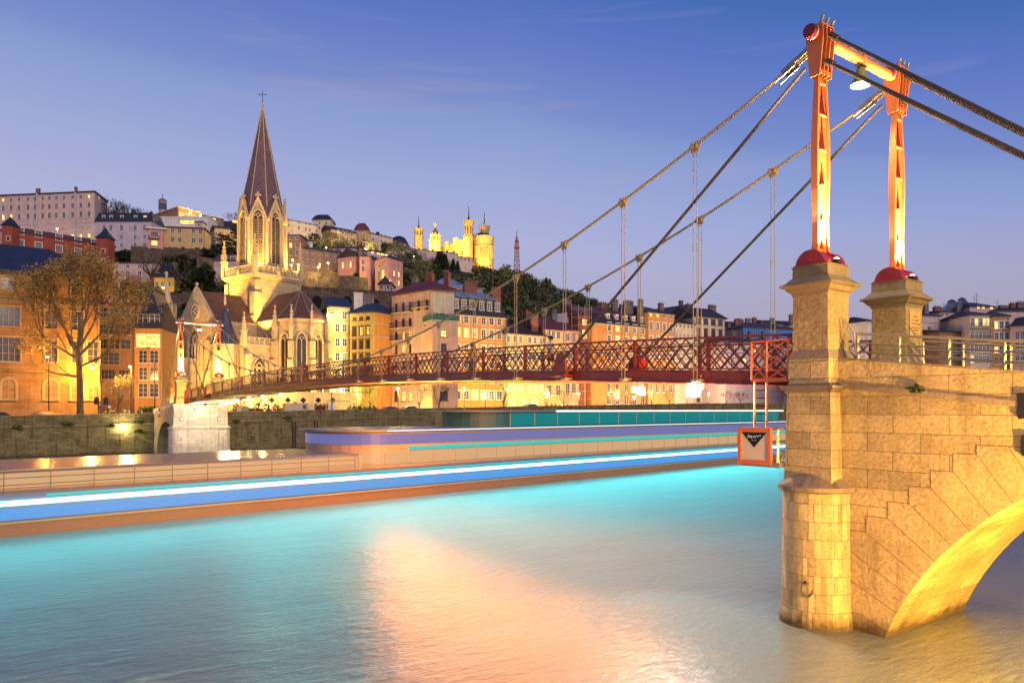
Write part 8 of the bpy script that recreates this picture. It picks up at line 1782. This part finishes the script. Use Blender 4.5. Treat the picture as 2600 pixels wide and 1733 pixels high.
# floods and lamps of the near bank, outside the picture
def pole_flood(p, tgt, w, col, ang, lab, ground=4.7):
    g_ = thing('quay_floodlight', lab, 'floodlight', (p[0], p[1], ground), 'floodlights on the near bank'); p = Vector(p); mb = MB(); mb.tube((p.x, p.y, ground), p, .06, n=6); mb.build('pole', M_IRON, g_); mb = MB(); mb.box(p + Vector((0, 0, .1)), (.4, .4, .3)); mb.build('housing', M_IRON, g_); spot(g_, p - Vector((0, 0, .15)) + (Vector(tgt) - p).normalized() * .35, tgt, w, col, ang, .7, .12)
GO = (1, .49, .085)
pole_flood(BP(-11.4, -6.2, 2.2), BP(-3.0, -2.4, 2.6), 15000, GO, 115, 'golden floodlight on the near bank aimed at the ramp arch', -.8)
pole_flood(BP(-11.3, -1.6, .9), BP(-3.2, .2, 2.0), 6500, (1, .52, .06), 110, 'golden floodlight under the ramp arch at the water', -.8)
pole_flood(BP(-13.5, -1.2, 8.8), BP(0, 0, 8.6), 11000, (1, .64, .10), 90, 'yellow street lamp on the near bank beside the ramp')
pole_flood(BP(-12.5, -15, 8.5), BP(0, -2.6, 5.5), 7000, (1, .52, .13), 80, 'amber street lamp on the near bank upstream')
# unlit lamp post, traffic lights, bollards
def tpost(ox, oyt, off, lab):
    Y = sy(ox, off); p = xy(ox, Y); g_ = thing('lamp_post', lab, 'lamp post', v3(p, zs(ox))); mb = MB(); zt = zz(oyt, Y); mb.tube(v3(p, zs(ox)), v3(p, zt), .11, .07, 8); mb.build('pole', M_IRON, g_); mb = MB(); mb.bar(v3(p, zt), v3(p, zt + .15) + Vector((-.7, 0, 0)), .08); mb.box(v3(p, zt + .2) + Vector((-.9, 0, 0)), (.7, .25, .12)); mb.bar(v3(p, zt - .1), v3(p, zt + .1) + Vector((.6, 0, 0)), .06); mb.build('head', paint('blue_grey_head', (.08, .14, .28), .4), g_)
tpost(393, 921, 4, 'unlit lamp post with a blue-grey head before the arcaded wing'); tpost(681, 988, 3, 'slim brown post on the quay before the reddish hedge'); tpost(842, 985, 3, 'slim brown post on the quay at the railing'); tpost(1232, 965, 4, 'tall dark post before the orange mansard house')
G_TL = paint('signal_black', (.02, .02, .02), .4)
for ox, lab in ((250, 'traffic light with three dark lamps at the corner of the ochre building'), (274, 'second traffic light right of the first with a round sign')):
    Y = sy(ox, 4); p = xy(ox, Y); z = zs(ox); g_ = thing('traffic_light', lab, 'traffic light', v3(p, z), 'traffic lights on the quay corner'); mb = MB(); mb.tube(v3(p, z), v3(p, z + 3.4), .07, n=7); mb.build('pole', M_IRON, g_); mb = MB(); mb.box(v3(p, z + 2.9) + Vector((-.32, 0, 0)), (.34, .3, 1.05))
    for k in range(3): mb.lathe([(.14, 0), (.15, .2)], v3(p, z + 2.58 + .32 * k) + Vector((-.32, -.15, 0)), 8, axis=(0, -1, -.2))
    mb.build('signal_head', G_TL, g_); mb = MB(); mb.tube(v3(p, z + 2.0) + Vector((.25, -.1, 0)), v3(p, z + 2.0) + Vector((.25, -.04, 0)), .24, n=14); mb.build('round_sign', M_WHITE if ox > 260 else paint('blue_sign', (.03, .08, .4), .4), g_)
for i, ox in enumerate((316, 328, 360, 412)):
    Y = sy(ox, 2.2); p = xy(ox, Y); mb = MB(); mb.lathe([(.09, 0), (.09, 1.2), (.13, 1.25), (.10, 1.42), (0, 1.45)], v3(p, zs(ox)), 8); tag(mb.build('bollard', M_WHITE), ['white bollard furthest from the far arch', 'white bollard second from the traffic lights', 'white bollard below the garden bed', 'white bollard next to the far backstays'][i], 'bollard', 'white bollards on the quay')
# service basket on the quay wall
Y = sy(292, -.6); p = at(293, 1103, Y); g_ = thing('wall_platform', 'small rusty railed platform hanging on the quay wall', 'platform', p); mb = MB(); e = v3(q, 0); n_ = Vector((.588, -.81, 0)); mb.box(p + n_ * .5, (1.9, 1.1, .08), math.atan2(q.y, q.x)); mb.build('floor', M_IRON, g_); mb = MB()
for dz in (.5, 1.0): mb.bar(p - e * .95 + n_ + Vector((0, 0, dz)), p + e * .95 + n_ + Vector((0, 0, dz)), .05)
for u in (-.95, 0, .95): mb.bar(p + e * u + n_, p + e * u + n_ + Vector((0, 0, 1)), .05, up=(1, 0, 0))
mb.build('guard_rail', M_IRON, g_)
for ox, lab in ((748, 'pair of rusty mooring pipes on the quay wall, left'), (803, 'pair of rusty mooring pipes on the quay wall, right')):
    Y = quay(ox)[0] - .5; mb = MB()
    for dx in (-.25, .25): p = xy(ox, Y); mb.tube((p.x + dx, p.y - .2, -.5), (p.x + dx, p.y - .2, quay(ox)[1] - 1.7), .07, n=6)
    tag(mb.build('mooring_pipes', M_IRON), lab, 'pipes', 'mooring pipes on the quay wall')
# boxes, kiosk railing, bench
def cabinet(ox, w, h, off, lab, mat):
    Y = sy(ox, off); p = xy(ox, Y); g_ = thing('street_cabinet', lab, 'cabinet', v3(p, zs(ox)), None, .6); mb = MB(); o = v3(p, zs(ox)); mb.box(o + Vector((0, 0, h / 2)), (w, 1.0, h), .6); mb.box(o + Vector((0, 0, h + .05)), (w + .12, 1.1, .08), .6); mb.build('case', mat, g_)
    mb = MB()
    for k in range(int(w / .35)): mb.box(o + Vector(((k - w / .7 + .5) * .35 * .82, (k - w / .7 + .5) * .35 * .56, h / 2)) + Vector((.28, -.42, 0)) , (.05, .05, h - .2), .6)
    mb.build('ribs', M_GALV, g_)
cabinet(616, 1.6, 1.75, 3, 'pale green street cabinet right of the white pier', paint('cabinet_green', (.32, .34, .22), .6)); cabinet(783, 1.9, 2.1, 3, 'ribbed grey container beside the delivery van', paint('container_grey', (.42, .40, .36), .6))
Y = sy(858, 3); a, b = xy(828, sy(828, 3)), xy(888, sy(888, 3)); z = zs(858); g_ = thing('bus_shelter', 'yellow railed quay stairhead with a pale panel', 'shelter', v3(a, z)); mb = MB(); M_YP = paint('pale_yellow_steel', (.55, .42, .14), .5)
for u in (0, .5, 1): mb.bar(v3(a + (b - a) * u, z), v3(a + (b - a) * u, z + 2.5), .1, .1, up=(1, 0, 0))
mb.bar(v3(a, z + 2.5), v3(b, z + 2.5), .3, .15); mb.build('frame', M_YP, g_); mb = MB()
for dz in (.6, 1.1, 1.6): mb.bar(v3(a + (b - a) * .5, z + dz), v3(b, z + dz), .05)
mb.build('rail', M_YP, g_); mb = MB(); mb.bar(v3(a + (b - a) * .08, z + 1.2), v3(a + (b - a) * .36, z + 1.2), .06, 2.0); mb.build('panel', P_WHT, g_)
mbn = thing('bench', 'dark red street bench by the garden bed', 'bench', v3(xy(372, sy(372, 8)), zs(372))); o = wloc(mbn); mb = MB(); mb.box(o + Vector((0, 0, .45)), (1.8, .45, .06), .6); mb.build('seat', M_RED, mbn); mb = MB(); mb.box(o + Vector((-.1, .2, .8)), (1.8, .06, .5), .6); mb.build('backrest', M_RED, mbn); mb = MB(); mb.box(o + Vector((-.6, -.4, .22)), (.06, .4, .45), .6); mb.box(o + Vector((.6, .4, .22)), (.06, .4, .45), .6); mb.build('leg', M_IRON, mbn)
# vehicles
M_TYRE = paint('tyre_rubber', (.015, .015, .015), .8); M_CGLASS = glass('car_glass', (.03, .035, .045), .08); G_TAIL = glow('tail_lamp', (1, .05, .02), 1.5, (.3, .01, .01)); G_HEAD = glow('head_lamp', (1, .9, .7), .8, (.6, .6, .6))
def car(ox, off, rz, col, lab, kind='car', name='parked_car'):
    Y = sy(ox, off); g_ = thing(name, lab, kind, v3(xy(ox, Y), zs(ox) + .02), 'vehicles parked on the quay', rz)
    def put(mb, nm, m, par=None): o = bpy.data.objects.new(nm, mb.mesh(nm, m)); COL.objects.link(o); o.parent = par or g_; return o
    van = kind == 'van'
    pr = [(-2.1, .3), (2.1, .3), (2.15, .62), (2.0, .85), (1.15, .98), (.45, 1.44), (-1.1, 1.48), (-1.85, 1.02), (-2.15, .95), (-2.18, .6)] if not van else [(-2.4, .35), (2.4, .35), (2.45, .8), (2.3, 1.1), (1.75, 1.2), (1.25, 2.1), (-2.35, 2.2), (-2.45, 1.0)]
    mb = MB(); mb.extrude([(x, -.82, z) for x, z in pr], (0, 1.64, 0)); b = put(mb, 'body', paint('car_paint_' + name + str(ox), col, .25, .2, .05))
    md = b.modifiers.new('bevel', 'BEVEL'); md.width = .07; md.segments = 2; md.limit_method = 'ANGLE'
    for s in (-1, 1):
        gl = [(1.0, .98), (.42, 1.38), (-1.08, 1.41), (-1.7, 1.02)] if not van else [(1.65, 1.22), (1.2, 1.9), (.55, 1.9), (.55, 1.22)]
        mb = MB(); mb.extrude([(x, s * .825, z) for x, z in gl], (0, s * .012, 0)); put(mb, 'side_window', M_CGLASS)
        for x in (-1.35, 1.35):
            mb = MB(); mb.tube((x, s * .66, .32), (x, s * .85, .32), .32, n=16); w_ = put(mb, 'wheel', M_TYRE); mb = MB(); mb.tube((x, s * .84, .32), (x, s * .865, .32), .19, n=12); put(mb, 'rim', M_GALV, w_)
        mb = MB(); mb.box((2.08, s * .6, .72), (.2, .36, .14)); put(mb, 'headlight', G_HEAD); mb = MB(); mb.box((-2.12, s * .62, .82), (.14, .3, .16)); put(mb, 'tail_light', G_TAIL)
    gw = [(1.13, 1.0), (.48, 1.42)] if not van else [(1.73, 1.24), (1.30, 2.0)]; mb = MB(); mb.quad(*[Vector((x + .03, y, z + .03)) for (x, z), y in ((gw[0], -.7), (gw[0], .7), (gw[1], .62), (gw[1], -.62))]); put(mb, 'windscreen', M_CGLASS)
    mb = MB(); mb.box((-2.17, 0, .55), (.05, .5, .12)); put(mb, 'number_plate', M_WHITE); return g_
rq = math.atan2(q.y, q.x)
car(985, 3.6, rq + math.pi, (.30, .03, .02), 'dark red hatchback parked on the quay under the yellow tree'); car(1034, 3.4, rq + math.pi + .1, (.42, .40, .36), 'silver car parked right of the dark red one'); car(117, 2.8, rq + .05, (.10, .09, .08), 'dark car half hidden behind the quay parapet'); car(2, 2.8, rq, (.05, .045, .05), 'black car at the left picture edge behind the parapet'); car(757, 3.2, rq, (.55, .48, .34), 'pale delivery van on the quay beside the grey container', 'van', 'delivery_van'); car(1350, 5, rq, (.08, .08, .10), 'dark car parked before the low yellow house arches')
# people and things on the bridge deck
M_SKIN = plaster('skin', (.45, .25, .16), .6, .1, .05)
def skinned(name, chain, mats, root, sub=1):
    """chain: list of polylines [(x, y, z, r)] sharing first vertices"""
    me = bpy.data.meshes.new(name); vs = []; es = []; rad = []; idx = {}
    for line in chain:
        prev = None
        for x, y, z, r in line:
            k = (round(x, 3), round(y, 3), round(z, 3))
            if k not in idx: idx[k] = len(vs); vs.append((x, y, z)); rad.append(r)
            i = idx[k]
            if prev is not None: es.append((prev, i))
            prev = i
    me.from_pydata(vs, es, []); me.materials.append(mats); ob = obj(name, me, root); md = ob.modifiers.new('skin', 'SKIN'); md.use_smooth_shade = True
    if not me.skin_vertices: me.skin_vertices.new()
    for i, sv in enumerate(me.skin_vertices[0].data): sv.radius = (rad[i], rad[i]); sv.use_root = (i == 0)
    m2 = ob.modifiers.new('subdivision', 'SUBSURF'); m2.levels = sub; m2.render_levels = sub; return ob
def person(s, t, face, lab, shirt, legs, hair, bare=False, stride=.22):
    p = BP(s, t, zb(s) - .03); g_ = thing('person', lab, 'person', p, 'people on the footbridge', RZ + face)
    st = stride; body = [[(0, 0, .95, .13), (0, 0, 1.15, .12), (.01, 0, 1.34, .14), (.02, 0, 1.46, .075), (.03, 0, 1.53, .055), (.045, 0, 1.61, .085), (.05, 0, 1.70, .09), (.045, 0, 1.76, .05)]]
    for sd in (-1, 1):
        body.append([(0, 0, .95, .13), (.0, sd * .10, .88, .10), (sd * st * .5, sd * .10, .48, .065), (sd * st - (.05 if sd < 0 else 0), sd * .10, .09, .042), (sd * st + .12, sd * .11, .03, .035)])
        body.append([(.01, 0, 1.34, .14), (.01, sd * .19, 1.40, .062), (-sd * .08, sd * .25, 1.13, .045), (-sd * .10 + .12, sd * .23, .90, .034), (-sd * .10 + .17, sd * .225, .82, .034)])
        hx, hy, hz = -sd * .10 + .17, sd * .225, .82
        for k in range(5): body.append([(hx, hy, hz, .034), (hx + .02 + .012 * k, hy - sd * .012 * (k - 2), hz - .05, .012), (hx + .02 + .014 * k, hy - sd * .012 * (k - 2), hz - .09 + .01 * abs(k - 2), .009)])
    skinned('body', body, M_SKIN, g_)
    up = [[(0, 0, .98, .15), (0, 0, 1.15, .145), (.01, 0, 1.34, .165), (.015, 0, 1.43, .09)]]
    for sd in (-1, 1): up.append([(.01, 0, 1.34, .165), (.01, sd * .19, 1.40, .08), (-sd * .05, sd * .235, 1.22, .068)] + ([] if bare else [(-sd * .08, sd * .25, 1.13, .06), (-sd * .10 + .11, sd * .232, .92, .046)]))
    skinned('shirt', up, shirt, g_)
    lg = [[(0, 0, 1.0, .145), (0, 0, .95, .148)]]
    for sd in (-1, 1): lg.append([(0, 0, .95, .148), (.0, sd * .10, .88, .115), (sd * st * .5, sd * .10, .5, .085)] + ([] if bare else [(sd * st - (.05 if sd < 0 else 0), sd * .10, .12, .06)]))
    skinned('shorts' if bare else 'trousers', lg, legs, g_)
    mb = MB(); mb.lathe([(.098, -.02), (.10, .06), (.07, .12), (0, .135)], (.035, 0, 1.66), 12); mb.box((-.05, 0, 1.64), (.06, .15, .13)); o = bpy.data.objects.new('hair', mb.mesh('hair', hair)); COL.objects.link(o); o.parent = g_
    mb = MB(); mb.box((.145, 0, 1.645), (.035, .03, .045)); mb.box((.135, 0, 1.60), (.02, .055, .012)); 
    for sd in (-1, 1): mb.box((.128, sd * .035, 1.675), (.02, .026, .014)); mb.box((.04, sd * .095, 1.65), (.045, .02, .06))
    o = bpy.data.objects.new('face', mb.mesh('face', M_SKIN)); COL.objects.link(o); o.parent = g_
    return g_
def on_deck(ox, t):
    r = (ox - CX) / F; a = BP(0, t, 0); return -(a.x - r * a.y) / (BU.x - r * BU.y)
H_D = paint('dark_hair', (.03, .02, .015), .7)
person(on_deck(1399, -.7), -.7, .3, 'person in a pale blue shirt and dark red shorts standing on the bridge', plaster('pale_blue_cloth', (.40, .50, .60), .9, .1), plaster('maroon_cloth', (.18, .03, .03), .9, .1), H_D, True, .08)
person(on_deck(1199, .3), .3, 2.9, 'person in a mustard yellow coat walking across the bridge', plaster('mustard_cloth', (.55, .36, .05), .9, .1), plaster('brown_cloth', (.22, .14, .05), .9, .1), H_D, False, .2)
s_ = on_deck(1628, -1.3); p = BP(s_, -1.3, zb(s_) - .03); bg_ = thing('backpack', 'bright red backpack leaning inside the lattice railing', 'backpack', p, None, RZ); bg_.scale = (.75, .75, .8)
mb = MB(); mb.lathe([(.24, 0), (.30, .15), (.29, .45), (.20, .66), (.06, .74)], (0, 0, 0), 12); o = bpy.data.objects.new('bag', mb.mesh('bag', paint('red_fabric', (.62, .02, .015), .7), smooth=True)); COL.objects.link(o); o.parent = bg_
mb = MB(); mb.box((0, .27, .3), (.3, .1, .3)); mb.ptube([(-.1, -.27, .6), (-.12, -.36, .4), (-.1, -.29, .1)], .02, 5); mb.ptube([(.1, -.27, .6), (.12, -.36, .4), (.1, -.29, .1)], .02, 5); mb.ptube([(-.05, 0, .72), (0, 0, .80), (.05, 0, .72)], .012, 5); o = bpy.data.objects.new('pocket', mb.mesh('pocket', paint('dark_red_fabric', (.35, .01, .01), .7))); COL.objects.link(o); o.parent = bg_
s_ = on_deck(1270, -1.55); p = BP(s_, -1.5, zb(s_) - .03); bk_ = thing('bicycle', 'dark bicycle leaning against the inside of the lattice railing', 'bicycle', p, None, RZ + .7)
def bpart(mb, nm, m, par=None): o = bpy.data.objects.new(nm, mb.mesh(nm, m)); COL.objects.link(o); o.parent = par or bk_; return o
for x in (-.52, .52):
    mb = MB(); mb.ptube([(x + .33 * math.cos(a), 0, .34 + .33 * math.sin(a)) for a in [2 * math.pi * i / 24 for i in range(25)]], .02, 6, False); w_ = bpart(mb, 'wheel', M_TYRE); mb = MB()
    for i in range(9): a = math.pi * i / 9; mb.bar((x + .32 * math.cos(a), 0, .34 + .32 * math.sin(a)), (x - .32 * math.cos(a), 0, .34 - .32 * math.sin(a)), .006)
    bpart(mb, 'spokes', M_GALV, w_)
mb = MB(); J = dict(r=(-.52, 0, .34), b=(-.06, 0, .32), s=(-.2, 0, .85), h=(.36, 0, .86), f=(.52, 0, .34), t=(.32, 0, 1.0))
for a, b in ('rb', 'rs', 'bs', 'bh', 'sh', 'ht', 'hf'): mb.tube(J[a], J[b], .018, n=6)
bpart(mb, 'frame', M_IRON); mb = MB(); mb.tube((.32, -.28, 1.02), (.32, .28, 1.02), .016, n=6); bpart(mb, 'handlebar', M_IRON); mb = MB(); mb.box((-.22, 0, .92), (.26, .14, .06)); bpart(mb, 'saddle', M_TYRE)
